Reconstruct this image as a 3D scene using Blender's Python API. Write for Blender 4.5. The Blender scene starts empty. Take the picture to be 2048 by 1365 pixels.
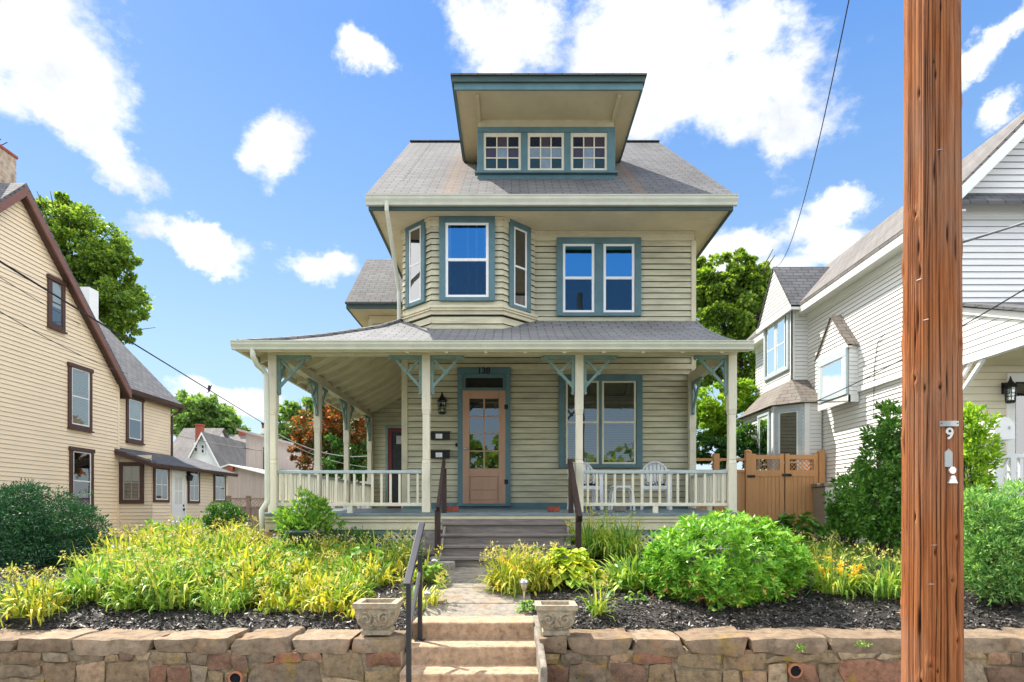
import bpy, math, random
import numpy as np
from mathutils import Vector, Matrix
R = math.radians
random.seed(7)
C = bpy.context.scene.collection
F_PX, HOR, EYE = 1250.0, 1020.0, 1.75

def PX(u, y): return (u - 1024.0) / F_PX * y
def PZ(v, y): return EYE - (v - HOR) / F_PX * y
def P(u, v, y): return (PX(u, y), y, PZ(v, y))

# ---------------------------------------------------------------- terrain
GY = [6.0, 6.2, 6.28, 6.5, 7.5, 8.7, 9.5, 10.2, 13, 20, 26, 60, 400]
GZ = [.38, .44, .515, .60, .76, .90, 1.02, 1.05, 1.0, .86, .85, .85, .85]
def gz(x, y):
    z = np.interp(y, GY, GZ)
    e = .025 * np.sin(x * 1.7 + y * .9) * np.sin(y * 1.3 - x * .6)
    k = np.clip((np.asarray(y) - 6.3) / .8, 0, 1) * np.clip((11 - np.asarray(y)) / 2, 0, 1)
    return z + e * k
def G(u, v):
    y = 6.2
    while y < 90:
        if PZ(v, y) <= gz(PX(u, y), y): break
        y += .02
    x = PX(u, y)
    return (x, y, float(gz(x, y)))

# ---------------------------------------------------------------- objects
W = {}
def link(o):
    C.objects.link(o); return o
def thing(name, label, cat, loc=(0, 0, 0), group=None, world=True):
    o = bpy.data.objects.new(name, None); link(o)
    o.empty_display_size = .2
    o.location = loc
    o['label'] = label; o['category'] = cat
    if group: o['group'] = group
    W[o] = Vector(loc) if world else Vector((0, 0, 0))
    return o
def tag(o, label, cat, group=None, kind=None):
    if label: o['label'] = label
    if cat: o['category'] = cat
    if group: o['group'] = group
    if kind: o['kind'] = kind
    return o
def copy_tree(o, parent=None):
    c = o.copy(); C.objects.link(c)
    if parent: c.parent = parent
    for ch in list(o.children): copy_tree(ch, c)
    return c

class Fr:
    """wall frame: s along t, d outward along n, z up"""
    def __init__(s, o, t, n):
        s.o = o; s.t = t; s.n = n
    def p(s, a, d, z):
        return (s.o[0] + s.t[0]*a + s.n[0]*d, s.o[1] + s.t[1]*a + s.n[1]*d, z)

class MB:
    def __init__(s):
        s.v = []; s.f = []; s.m = []; s.cur = 0
        s.big = []
    def face(s, *pts):
        i = len(s.v); s.v.extend(pts); s.f.append(tuple(range(i, i + len(pts)))); s.m.append(s.cur); return s
    def hexa(s, c):
        i = len(s.v); s.v.extend(c)
        for q in ((0,3,2,1),(4,5,6,7),(0,1,5,4),(1,2,6,5),(2,3,7,6),(3,0,4,7)):
            s.f.append(tuple(i + k for k in q)); s.m.append(s.cur)
        return s
    def box(s, x0, x1, y0, y1, z0, z1):
        return s.hexa([(x0,y0,z0),(x1,y0,z0),(x1,y1,z0),(x0,y1,z0),(x0,y0,z1),(x1,y0,z1),(x1,y1,z1),(x0,y1,z1)])
    def fbox(s, F, a0, a1, d0, d1, z0, z1):
        return s.hexa([F.p(a0,d1,z0),F.p(a1,d1,z0),F.p(a1,d0,z0),F.p(a0,d0,z0),F.p(a0,d1,z1),F.p(a1,d1,z1),F.p(a1,d0,z1),F.p(a0,d0,z1)])
    def bar(s, p, q, w, h, up=(0,0,1)):
        p = Vector(p); q = Vector(q); d = (q-p).normalized(); up = Vector(up)
        r = d.cross(up)
        if r.length < 1e-4: r = d.cross(Vector((0,1,0)))
        r.normalize(); u = r.cross(d).normalized()
        r = r*w/2; u = u*h/2
        return s.hexa([tuple(k) for k in (p-r-u, p+r-u, q+r-u, q-r-u, p-r+u, p+r+u, q+r+u, q-r+u)])
    def tube(s, pts, r, n=8, cap=True):
        pts = [Vector(p) for p in pts]; base = len(s.v)
        rs = r if isinstance(r, (list, tuple)) else [r]*len(pts)
        prev = None
        for k, p in enumerate(pts):
            a = pts[max(0,k-1)]; b = pts[min(len(pts)-1,k+1)]
            d = (b-a).normalized()
            if prev is None:
                x = d.orthogonal().normalized()
            else:
                x = (prev - d*prev.dot(d)); x = x.normalized() if x.length > 1e-6 else d.orthogonal().normalized()
            prev = x; y = d.cross(x)
            for j in range(n):
                t = 2*math.pi*j/n
                s.v.append(tuple(p + (x*math.cos(t)+y*math.sin(t))*rs[k]))
        for k in range(len(pts)-1):
            for j in range(n):
                a = base+k*n+j; b = base+k*n+(j+1)%n
                s.f.append((a,b,b+n,a+n)); s.m.append(s.cur)
        if cap:
            s.f.append(tuple(base+j for j in reversed(range(n)))); s.m.append(s.cur)
            e = base+(len(pts)-1)*n
            s.f.append(tuple(e+j for j in range(n))); s.m.append(s.cur)
        return s
    def lathe(s, prof, c=(0,0,0), n=20):
        base = len(s.v)
        for r, z in prof:
            for j in range(n):
                t = 2*math.pi*j/n
                s.v.append((c[0]+r*math.cos(t), c[1]+r*math.sin(t), c[2]+z))
        for k in range(len(prof)-1):
            for j in range(n):
                a = base+k*n+j; b = base+k*n+(j+1)%n
                s.f.append((a,b,b+n,a+n)); s.m.append(s.cur)
        s.f.append(tuple(base+j for j in reversed(range(n)))); s.m.append(s.cur)
        e = base+(len(prof)-1)*n
        s.f.append(tuple(e+j for j in range(n))); s.m.append(s.cur)
        return s
    def slab(s, pts, th):
        """roof slab: top polygon pts (ccw from above), thickness th down"""
        n = len(pts); i = len(s.v)
        s.v.extend(pts); s.v.extend([(p[0],p[1],p[2]-th) for p in pts])
        s.f.append(tuple(i+k for k in range(n))); s.m.append(s.cur)
        s.f.append(tuple(i+n+k for k in reversed(range(n)))); s.m.append(s.cur)
        for k in range(n):
            a = i+k; b = i+(k+1)%n
            s.f.append((a,a+n,b+n,b)); s.m.append(s.cur)
        return s
    def prism(s, F, poly, d0, d1):
        """polygon in (a,z) on frame F, from depth d0 to d1"""
        n = len(poly); i = len(s.v)
        s.v.extend([F.p(a,d1,z) for a,z in poly]); s.v.extend([F.p(a,d0,z) for a,z in poly])
        s.f.append(tuple(i+k for k in range(n))); s.m.append(s.cur)
        s.f.append(tuple(i+n+k for k in reversed(range(n)))); s.m.append(s.cur)
        for k in range(n):
            a = i+k; b = i+(k+1)%n
            s.f.append((a,a+n,b+n,b)); s.m.append(s.cur)
        return s
    def arr(s, V, Fc):
        s.big.append((np.asarray(V, float), np.asarray(Fc, int), s.cur)); return s
    def build(s, name, mats, parent=None, smooth=False, bevel=0, loc=None, recalc=False):
        me = bpy.data.meshes.new(name)
        off = W.get(parent, Vector((0,0,0))) if parent else (Vector(loc) if loc else Vector((0,0,0)))
        if not isinstance(mats, (list, tuple)): mats = [mats]
        for m in mats: me.materials.append(m)
        if s.big and not s.v:
            V = np.concatenate([b[0] for b in s.big]); k = s.big[0][1].shape[1]
            Fs = []; ms = []; o = 0
            for v, f, m in s.big:
                Fs.append(f+o); ms.append(np.full(len(f), m)); o += len(v)
            Fa = np.concatenate(Fs); V = V - np.array(off)
            me.vertices.add(len(V)); me.vertices.foreach_set('co', V.astype(np.float32).ravel())
            me.loops.add(Fa.size); me.loops.foreach_set('vertex_index', Fa.astype(np.int32).ravel())
            me.polygons.add(len(Fa)); me.polygons.foreach_set('loop_start', np.arange(0, Fa.size, k, dtype=np.int32))
            try: me.polygons.foreach_set('loop_total', np.full(len(Fa), k, dtype=np.int32))
            except Exception: pass
            me.polygons.foreach_set('material_index', np.concatenate(ms).astype(np.int32))
            me.update(calc_edges=True)
        else:
            V = list(s.v); Fl = list(s.f); ms = list(s.m)
            for v, f, m in s.big:
                o = len(V); V.extend(map(tuple, v.tolist())); Fl.extend([tuple(int(i)+o for i in q) for q in f]); ms.extend([m]*len(f))
            V = [(p[0]-off[0], p[1]-off[1], p[2]-off[2]) for p in V]
            me.from_pydata(V, [], Fl)
            me.polygons.foreach_set('material_index', ms)
            # metric box uv
            uvl = me.uv_layers.new(name='UVMap')
            n = len(me.polygons); co = np.array(V); uv = np.zeros((len(me.loops), 2))
            for p in me.polygons:
                nr = p.normal
                if abs(nr.z) > .98: t = Vector((1,0,0)); b = Vector((0,1,0))
                else:
                    t = Vector((0,0,1)).cross(nr).normalized(); b = nr.cross(t)
                for li in p.loop_indices:
                    c = co[me.loops[li].vertex_index] + np.array(off)
                    uv[li] = (c @ np.array(t), c @ np.array(b))
            uvl.data.foreach_set('uv', uv.ravel())
        if smooth:
            me.polygons.foreach_set('use_smooth', [True]*len(me.polygons))
            if smooth == 2: me.set_sharp_from_angle(angle=R(28))
        me.validate()
        o = bpy.data.objects.new(name, me); link(o)
        if parent: o.parent = parent; W[o] = off
        else: o.location = off
        if bevel:
            b = o.modifiers.new('bevel', 'BEVEL'); b.width = bevel; b.segments = 2; b.limit_method = 'ANGLE'; b.angle_limit = R(40)
            b.harden_normals = False
        return o

# ---------------------------------------------------------------- materials
def newmat(name):
    m = bpy.data.materials.new(name); m.use_nodes = True
    t = m.node_tree; b = t.nodes['Principled BSDF']
    return m, t, b
def nd(t, typ, **kw):
    n = t.nodes.new(typ)
    for k, v in kw.items():
        if k in n.inputs: n.inputs[k].default_value = v
        else: setattr(n, k, v)
    return n
def L(t, a, b): t.links.new(a, b)
def c4(c): return (c[0], c[1], c[2], 1)
def ramp(t, fac, stops):
    r = t.nodes.new('ShaderNodeValToRGB'); e = r.color_ramp.elements
    while len(e) < len(stops): e.new(.5)
    for el, (p, c) in zip(e, stops): el.position = p; el.color = c4(c) if not isinstance(c, float) else (c,c,c,1)
    L(t, fac, r.inputs['Fac']); return r.outputs['Color']
def coords(t, kind='Object', scale=(1,1,1), rot=(0,0,0)):
    tc = t.nodes.new('ShaderNodeTexCoord'); mp = t.nodes.new('ShaderNodeMapping')
    mp.inputs['Scale'].default_value = scale; mp.inputs['Rotation'].default_value = rot
    L(t, tc.outputs[kind], mp.inputs['Vector']); return mp.outputs['Vector']
def noise(t, vec, sc, det=5, rough=.55):
    n = nd(t, 'ShaderNodeTexNoise', Scale=sc, Detail=det, Roughness=rough); L(t, vec, n.inputs['Vector']); return n.outputs['Fac']
def mixc(t, fac, a, b, mode='MIX'):
    m = t.nodes.new('ShaderNodeMix'); m.data_type = 'RGBA'; m.blend_type = mode
    if isinstance(fac, (int, float)): m.inputs['Factor'].default_value = fac
    else: L(t, fac, m.inputs['Factor'])
    for k, v in (('A', a), ('B', b)):
        s = [i for i in m.inputs if i.name == k and i.type == 'RGBA'][0]
        if isinstance(v, (tuple, list)): s.default_value = c4(v)
        else: L(t, v, s)
    return [o for o in m.outputs if o.type == 'RGBA'][0]
def bump(t, b, h, st, dist=.01):
    n = nd(t, 'ShaderNodeBump', Strength=st, Distance=dist); L(t, h, n.inputs['Height']); L(t, n.outputs['Normal'], b.inputs['Normal'])
def paint(name, col, var=.15, rough=.55, dirt=0, dcol=(.1,.09,.07), stretch=(1,1,4), sc=2.5, bmp=.15, spec=.3):
    m, t, b = newmat(name); v = coords(t, 'Object', stretch)
    f1 = noise(t, v, sc); lo = tuple(c*(1-var) for c in col); hi = tuple(min(1, c*(1+var)) for c in col)
    c = ramp(t, f1, [(.3, lo), (.7, hi)])
    if dirt:
        f2 = noise(t, v, sc*3.1, 8, .7)
        k = ramp(t, f2, [(.56, 0.0), (.74, float(dirt))])
        c = mixc(t, k, c, dcol)
    L(t, c, b.inputs['Base Color']); b.inputs['Roughness'].default_value = rough
    b.inputs['Specular IOR Level'].default_value = spec
    bump(t, b, noise(t, v, sc*14, 4), bmp, .004)
    return m
def shingle(name, c1, c2, mortar, bw=.31, rh=.145, stain=None, var=.25):
    m, t, b = newmat(name); tc = t.nodes.new('ShaderNodeTexCoord')
    wob = nd(t, 'ShaderNodeTexNoise', Scale=4.0, Detail=2.0); L(t, tc.outputs['UV'], wob.inputs['Vector'])
    ad = nd(t, 'ShaderNodeVectorMath', operation='MULTIPLY_ADD'); L(t, wob.outputs['Color'], ad.inputs[0]); ad.inputs[1].default_value = (.016,.012,0); L(t, tc.outputs['UV'], ad.inputs[2])
    br = nd(t, 'ShaderNodeTexBrick', offset=.5, **{'Scale':1.0,'Mortar Size':.011,'Mortar Smooth':.35,'Bias':.0,'Brick Width':bw,'Row Height':rh})
    br.inputs['Color1'].default_value = c4(c1); br.inputs['Color2'].default_value = c4(c2); br.inputs['Mortar'].default_value = c4(mortar)
    L(t, ad.outputs[0], br.inputs['Vector'])
    v = coords(t, 'UV', (1,.35,1)); f = noise(t, v, 1.2, 7, .65)
    c = mixc(t, 1.0, br.outputs['Color'], ramp(t, f, [(.3, (1-var,)*3), (.72, (1+var*.6,)*3)]), 'MULTIPLY')
    g = noise(t, coords(t, 'UV'), 90, 2)
    c = mixc(t, 1.0, c, ramp(t, g, [(.3, (.82,)*3), (.7, (1.15,)*3)]), 'MULTIPLY')
    if stain:
        o = t.nodes.new('ShaderNodeTexCoord'); sep = t.nodes.new('ShaderNodeSeparateXYZ'); L(t, o.outputs['Object'], sep.inputs[0])
        for (sx, wx) in stain:
            a = nd(t, 'ShaderNodeMath', operation='SUBTRACT'); L(t, sep.outputs['X'], a.inputs[0]); a.inputs[1].default_value = sx
            nn = noise(t, coords(t, 'Object', (1,.5,.5)), 2.2, 4)
            q = nd(t, 'ShaderNodeMath', operation='MULTIPLY_ADD'); L(t, nn, q.inputs[0]); q.inputs[1].default_value = .5; L(t, a.outputs[0], q.inputs[2])
            q2 = nd(t, 'ShaderNodeMath', operation='SUBTRACT'); L(t, q.outputs[0], q2.inputs[0]); q2.inputs[1].default_value = .25
            ab = nd(t, 'ShaderNodeMath', operation='ABSOLUTE'); L(t, q2.outputs[0], ab.inputs[0])
            mr = nd(t, 'ShaderNodeMapRange', **{'From Min':wx,'From Max':.0,'To Min':0.0,'To Max':.38}); L(t, ab.outputs[0], mr.inputs['Value'])
            c = mixc(t, mr.outputs[0], c, (.22,.13,.065))
    L(t, c, b.inputs['Base Color']); b.inputs['Roughness'].default_value = .85; b.inputs['Specular IOR Level'].default_value = .25
    inv = nd(t, 'ShaderNodeMath', operation='SUBTRACT'); inv.inputs[0].default_value = 1; L(t, br.outputs['Fac'], inv.inputs[1])
    bump(t, b, inv.outputs[0], .6, .012)
    return m
LEAF = 2.0
def leafmat(name, stops, trans=.45, rough=.45, spec=.35, tint=(1.25,1.2,.5)):
    m, t, b = newmat(name)
    g = t.nodes.new('ShaderNodeNewGeometry')
    stops = [(p, tuple(min(.8, k*LEAF) for k in c)) for p, c in stops]
    c = ramp(t, g.outputs['Random Per Island'], stops)
    L(t, c, b.inputs['Base Color']); b.inputs['Roughness'].default_value = rough; b.inputs['Specular IOR Level'].default_value = spec
    tr = t.nodes.new('ShaderNodeBsdfTranslucent'); L(t, mixc(t, 1.0, c, tint, 'MULTIPLY'), tr.inputs['Color'])
    mx = t.nodes.new('ShaderNodeMixShader'); mx.inputs[0].default_value = trans
    L(t, b.outputs[0], mx.inputs[1]); L(t, tr.outputs[0], mx.inputs[2])
    L(t, mx.outputs[0], t.nodes['Material Output'].inputs['Surface'])
    return m
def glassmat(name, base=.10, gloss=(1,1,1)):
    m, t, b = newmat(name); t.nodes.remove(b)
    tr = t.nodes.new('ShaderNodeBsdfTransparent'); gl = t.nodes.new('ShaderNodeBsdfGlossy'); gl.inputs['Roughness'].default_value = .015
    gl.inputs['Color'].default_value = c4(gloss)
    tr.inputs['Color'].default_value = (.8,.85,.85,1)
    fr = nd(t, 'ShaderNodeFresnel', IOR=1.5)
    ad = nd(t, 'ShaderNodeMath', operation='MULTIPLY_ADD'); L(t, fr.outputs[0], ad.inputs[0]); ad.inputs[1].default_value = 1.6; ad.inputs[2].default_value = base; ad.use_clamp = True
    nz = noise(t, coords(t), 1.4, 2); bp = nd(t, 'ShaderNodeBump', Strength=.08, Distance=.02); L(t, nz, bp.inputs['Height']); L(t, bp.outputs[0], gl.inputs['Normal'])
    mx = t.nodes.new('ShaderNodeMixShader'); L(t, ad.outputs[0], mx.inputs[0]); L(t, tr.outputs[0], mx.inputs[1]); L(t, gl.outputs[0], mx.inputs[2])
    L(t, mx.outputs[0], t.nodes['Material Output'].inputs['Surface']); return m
def rock(name, stops, sc=3, rough=.85, moss=0, bmp=.6, isl=True):
    m, t, b = newmat(name); v = coords(t)
    g = t.nodes.new('ShaderNodeNewGeometry')
    c = ramp(t, g.outputs['Random Per Island'] if isl else noise(t, v, .7), stops)
    f = noise(t, v, sc*2.2, 9, .7)
    c = mixc(t, 1.0, c, ramp(t, f, [(.28, (.45,.42,.4)), (.5, (1,1,1)), (.72, (1.45,1.4,1.3))]), 'MULTIPLY')
    f3 = noise(t, v, sc*.9, 6, .6)
    c = mixc(t, ramp(t, f3, [(.55, 0.0), (.72, .55)]), c, (.33,.17,.09))
    if moss: 
        f2 = noise(t, v, sc*.8, 5); c = mixc(t, ramp(t, f2, [(.58, 0.0), (.70, float(moss))]), c, (.30,.20,.03))
        f4 = noise(t, v, sc*2.8, 7, .7); c = mixc(t, ramp(t, f4, [(.6, 0.0), (.72, .75)]), c, (.035,.032,.028))
    L(t, c, b.inputs['Base Color']); b.inputs['Roughness'].default_value = rough; b.inputs['Specular IOR Level'].default_value = .2
    bump(t, b, noise(t, v, sc*7, 10, .7), bmp, .02); return m
def woodmat(name, c1, c2, stretch=(1,12,12), sc=3, rough=.8, dark=.5, bmp=.5):
    m, t, b = newmat(name); v = coords(t, 'Object', stretch)
    f = noise(t, v, sc, 8, .65); c = ramp(t, f, [(.3, c1), (.68, c2)])
    f2 = noise(t, v, sc*3.5, 6, .7); c = mixc(t, ramp(t, f2, [(.55, 0.0), (.75, float(dark))]), c, tuple(k*.25 for k in c1))
    L(t, c, b.inputs['Base Color']); b.inputs['Roughness'].default_value = rough; b.inputs['Specular IOR Level'].default_value = .25
    bump(t, b, f2, bmp, .008); return m
def plain(name, col, rough=.5, metal=0, spec=.4):
    return _plain(name, col, rough, metal, spec)
def _plain(name, col, rough, metal, spec):
    m, t, b = newmat(name); v = coords(t)
    c = ramp(t, noise(t, v, 9, 5), [(.3, tuple(k*.85 for k in col)), (.7, tuple(min(1,k*1.1) for k in col))])
    L(t, c, b.inputs['Base Color']); b.inputs['Roughness'].default_value = rough; b.inputs['Metallic'].default_value = metal; b.inputs['Specular IOR Level'].default_value = spec
    return m

M = {}
M['siding'] = paint('weathered_cream_siding', (.50,.47,.325), .22, .65, .75, (.25,.23,.145), (.6,.6,4), 2.8, .4)
M['cream'] = paint('cream_trim_paint', (.58,.53,.37), .10, .55, .3, (.25,.21,.14), (1.5,1.5,1.5), 2.5, .2)
M['post'] = paint('white_cream_post_paint', (.66,.62,.49), .08, .5, .4, (.27,.20,.12), (3,3,.8), 2.5, .2)
M['soffit'] = paint('cream_soffit', (.60,.52,.34), .10, .6, .2, (.3,.25,.15), (1,1,1), 1.5, .2)
M['teal'] = paint('blue_green_trim', (.10,.185,.205), .14, .5, .2, (.05,.08,.09), (1.5,1.5,1.5), 3, .15)
M['teal_dark'] = paint('dark_green_trim', (.055,.09,.085), .15, .5, 0)
M['floorblue'] = paint('grey_blue_porch_floor', (.16,.22,.25), .2, .35, .4, (.06,.06,.06), (1,5,1), 3, .2)
M['gutter'] = paint('pale_green_gutter', (.56,.57,.47), .08, .35, .25, (.25,.24,.18), (1,1,1), 4, .05)
M['white'] = paint('white_vinyl', (.80,.80,.78), .03, .4, 0, bmp=.03)
M['whitesid'] = paint('white_house_siding', (.80,.80,.78), .04, .45, .15, (.55,.53,.5), (.6,.6,3), 2, .08)
M['peach'] = paint('peach_vinyl_siding', (.86,.70,.50), .04, .5, .12, (.5,.4,.28), (.6,.6,4), 2, .08)
M['brown'] = paint('dark_brown_trim', (.085,.045,.035), .15, .5, 0)
M['redbrown'] = paint('red_brown_fascia', (.20,.095,.075), .12, .5, 0)
M['roof_main'] = shingle('grey_asphalt_shingles', (.105,.106,.11), (.14,.139,.142), (.045,.045,.048), stain=[(-1.86,.26),(1.62,.20)])
M['roof_porch'] = shingle('light_grey_asphalt_shingles', (.165,.168,.175), (.20,.202,.208), (.055,.055,.056))
M['roof_dark'] = shingle('dark_slate_shingles', (.10,.105,.115), (.15,.15,.155), (.04,.04,.045))
M['roof_grey'] = shingle('weathered_grey_shingles', (.165,.155,.148), (.20,.187,.178), (.08,.075,.072), var=.35)
M['roof_brown'] = shingle('brown_grey_shingles', (.18,.16,.14), (.22,.195,.17), (.09,.08,.075))
M['softshadow'] = plain('lap_shadow_soft', (.30,.27,.23), .9, 0, .1)  # softer lap shadow lines of the neighbour houses, put into the backing colour
M['lapshadow'] = plain('lap_shadow_dark', (.05,.045,.035), .9, 0, .1)  # near-black backing: the lap shadow lines are put into its colour
M['glass'] = glassmat('window_glass', .12)
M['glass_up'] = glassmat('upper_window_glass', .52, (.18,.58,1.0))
M['glass_low'] = glassmat('screened_glass', .14, (.2,.5,.75))
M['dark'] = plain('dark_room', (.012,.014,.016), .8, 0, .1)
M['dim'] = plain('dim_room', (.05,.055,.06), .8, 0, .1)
M['curtain'] = paint('pale_curtain', (.62,.62,.58), .06, .8, 0, stretch=(9,9,.3), bmp=.1)
M['dimblind'] = plain('dim_blind', (.13,.135,.12), .7, 0, .2)
M['door'] = paint('salmon_door_paint', (.44,.265,.175), .08, .5, .1, (.3,.16,.12), (2,2,.7))
M['reddoor'] = paint('dark_red_door', (.16,.025,.025), .1, .5, 0)
M['black'] = plain('black_metal', (.015,.015,.017), .4, .3, .5)
M['blackrail'] = plain('black_painted_rail', (.03,.03,.034), .3, .2, .5)
M['steps'] = woodmat('weathered_step_boards', (.12,.105,.095), (.25,.22,.20), (1,10,10), 3, .75, .5)
M['darkwood'] = woodmat('dark_stained_wood', (.02,.013,.012), (.055,.034,.029), (10,10,1.5), 3, .5, .4)
M['concrete'] = rock('aggregate_concrete', [(.0,(.37,.265,.175)),(1,(.42,.30,.205))], 6, .9, 0, .5, False)
M['slab'] = rock('path_slab', [(.0,(.20,.18,.15)),(1,(.245,.22,.185))], 5, .9, 0, .35, False)
M['stone'] = rock('field_stone', [(0,(.25,.19,.115)),(.2,(.17,.135,.10)),(.4,(.32,.235,.13)),(.6,(.15,.11,.08)),(.75,(.25,.115,.075)),(.85,(.36,.28,.18)),(1,(.24,.20,.15))], 6, .9, .8, .9)
M['cap'] = rock('cap_stone', [(0,(.50,.40,.33)),(.5,(.44,.33,.27)),(1,(.55,.46,.38))], 4, .9, .0, .7)
M['mortar'] = rock('old_mortar', [(0,(.22,.18,.12)),(1,(.28,.23,.16))], 9, .95, .4, .6, False)
M['found'] = rock('stucco_foundation', [(0,(.24,.22,.20)),(1,(.30,.28,.25))], 5, .95, 0, .5, False)
M['planter'] = rock('cast_stone', [(0,(.30,.26,.185)),(1,(.36,.315,.235))], 8, .9, 0, .35, False)
M['brick'] = rock('red_brick', [(0,(.30,.075,.05)),(1,(.36,.10,.065))], 8, .9, 0, .4, False)
M['chimney'] = rock('stucco_chimney', [(0,(.40,.32,.25)),(1,(.48,.40,.32))], 3, .95, 0, .5, False)
M['terra'] = plain('terracotta', (.36,.15,.085), .8)
M['tan'] = woodmat('tan_vinyl_fence', (.60,.30,.13), (.68,.36,.16), (9,9,.6), 2, .55, .1, .1)
M['fencewood'] = woodmat('weathered_fence_wood', (.30,.21,.155), (.44,.33,.25), (9,9,.8), 2.5, .85, .5)
M['barn'] = woodmat('weathered_grey_boards', (.36,.30,.27), (.47,.41,.37), (7,7,.4), 1.5, .9, .25, .3)
M['plastic'] = plain('white_plastic', (.78,.79,.80), .35, 0, .5)
M['bark'] = woodmat('bark', (.055,.04,.03), (.13,.10,.075), (6,6,1), 3, .95, .6, .8)
M['soil'] = rock('dark_soil', [(0,(.035,.026,.02)),(1,(.06,.045,.035))], 12, .95, 0, .8, False)
M['metalgrey'] = plain('galvanised', (.42,.43,.42), .45, .6)
M['cable'] = plain('black_cable', (.012,.012,.013), .6)
M['whitecable'] = plain('pale_cable', (.45,.45,.43), .6)
M['lgrn'] = paint('pale_green_siding', (.30,.52,.40), .05, .6, 0)
SKY_HUE, SKY_SAT, SKY_VAL, SKY_STR, FILL_CLOUD, SUN, EXPO = .5, 1.25, .42, .12, 6.3, 2.6, 2.0
# ================================================================ shared architecture helpers
rs = random.Random(3)
GAPH = .011
def siding(mb, F, z0, z1, ext, e=.12, lip=.013, jit=.0, seg=1.6, gap=.006):
    """lap siding courses; ext(z) -> list of (a0,a1) spans"""
    n = max(1, int(round((z1-z0)/e))); h = (z1-z0)/n
    zs = [z0+h*k + (rs.uniform(-jit, jit) if 0 < k < n else 0) for k in range(n+1)]
    for k in range(n):
        za, zb = zs[k], zs[k+1]
        A = ext(za+1e-4); B = ext(zb-1e-4)
        if len(A) != len(B): A = B = ext((za+zb)/2)
        for (a0, a1), (b0, b1) in zip(A, B):
            if a1-a0 < .01: continue
            m = max(1, int((a1-a0)/seg)) if jit else 1
            pr = lip
            for q in range(m):
                s0 = a0+(a1-a0)*q/m; s1 = a0+(a1-a0)*(q+1)/m; r0 = b0+(b1-b0)*q/m; r1 = b0+(b1-b0)*(q+1)/m
                l2 = lip + (rs.uniform(-.006, .008) if jit else 0); dz0 = 0; dz1 = rs.uniform(-jit, jit)*.5 if jit else 0
                if q == m-1: dz1 = 0
                mb.face(F.p(s0, pr, za+gap*.5), F.p(s1, l2, za+gap*.5+dz1), F.p(r1, .0, zb+.003), F.p(r0, .0, zb+.003))
                c0 = mb.cur; mb.cur = 1; gp_ = lip*.2; mb.face(F.p(s0, gp_, za-gap*.5), F.p(s1, gp_, za-gap*.5), F.p(s1, gp_, za+.022), F.p(s0, gp_, za+.022)); mb.cur = c0  # backing strip inside the lap gap, coloured dark as its shadow line
                pr = l2

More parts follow.
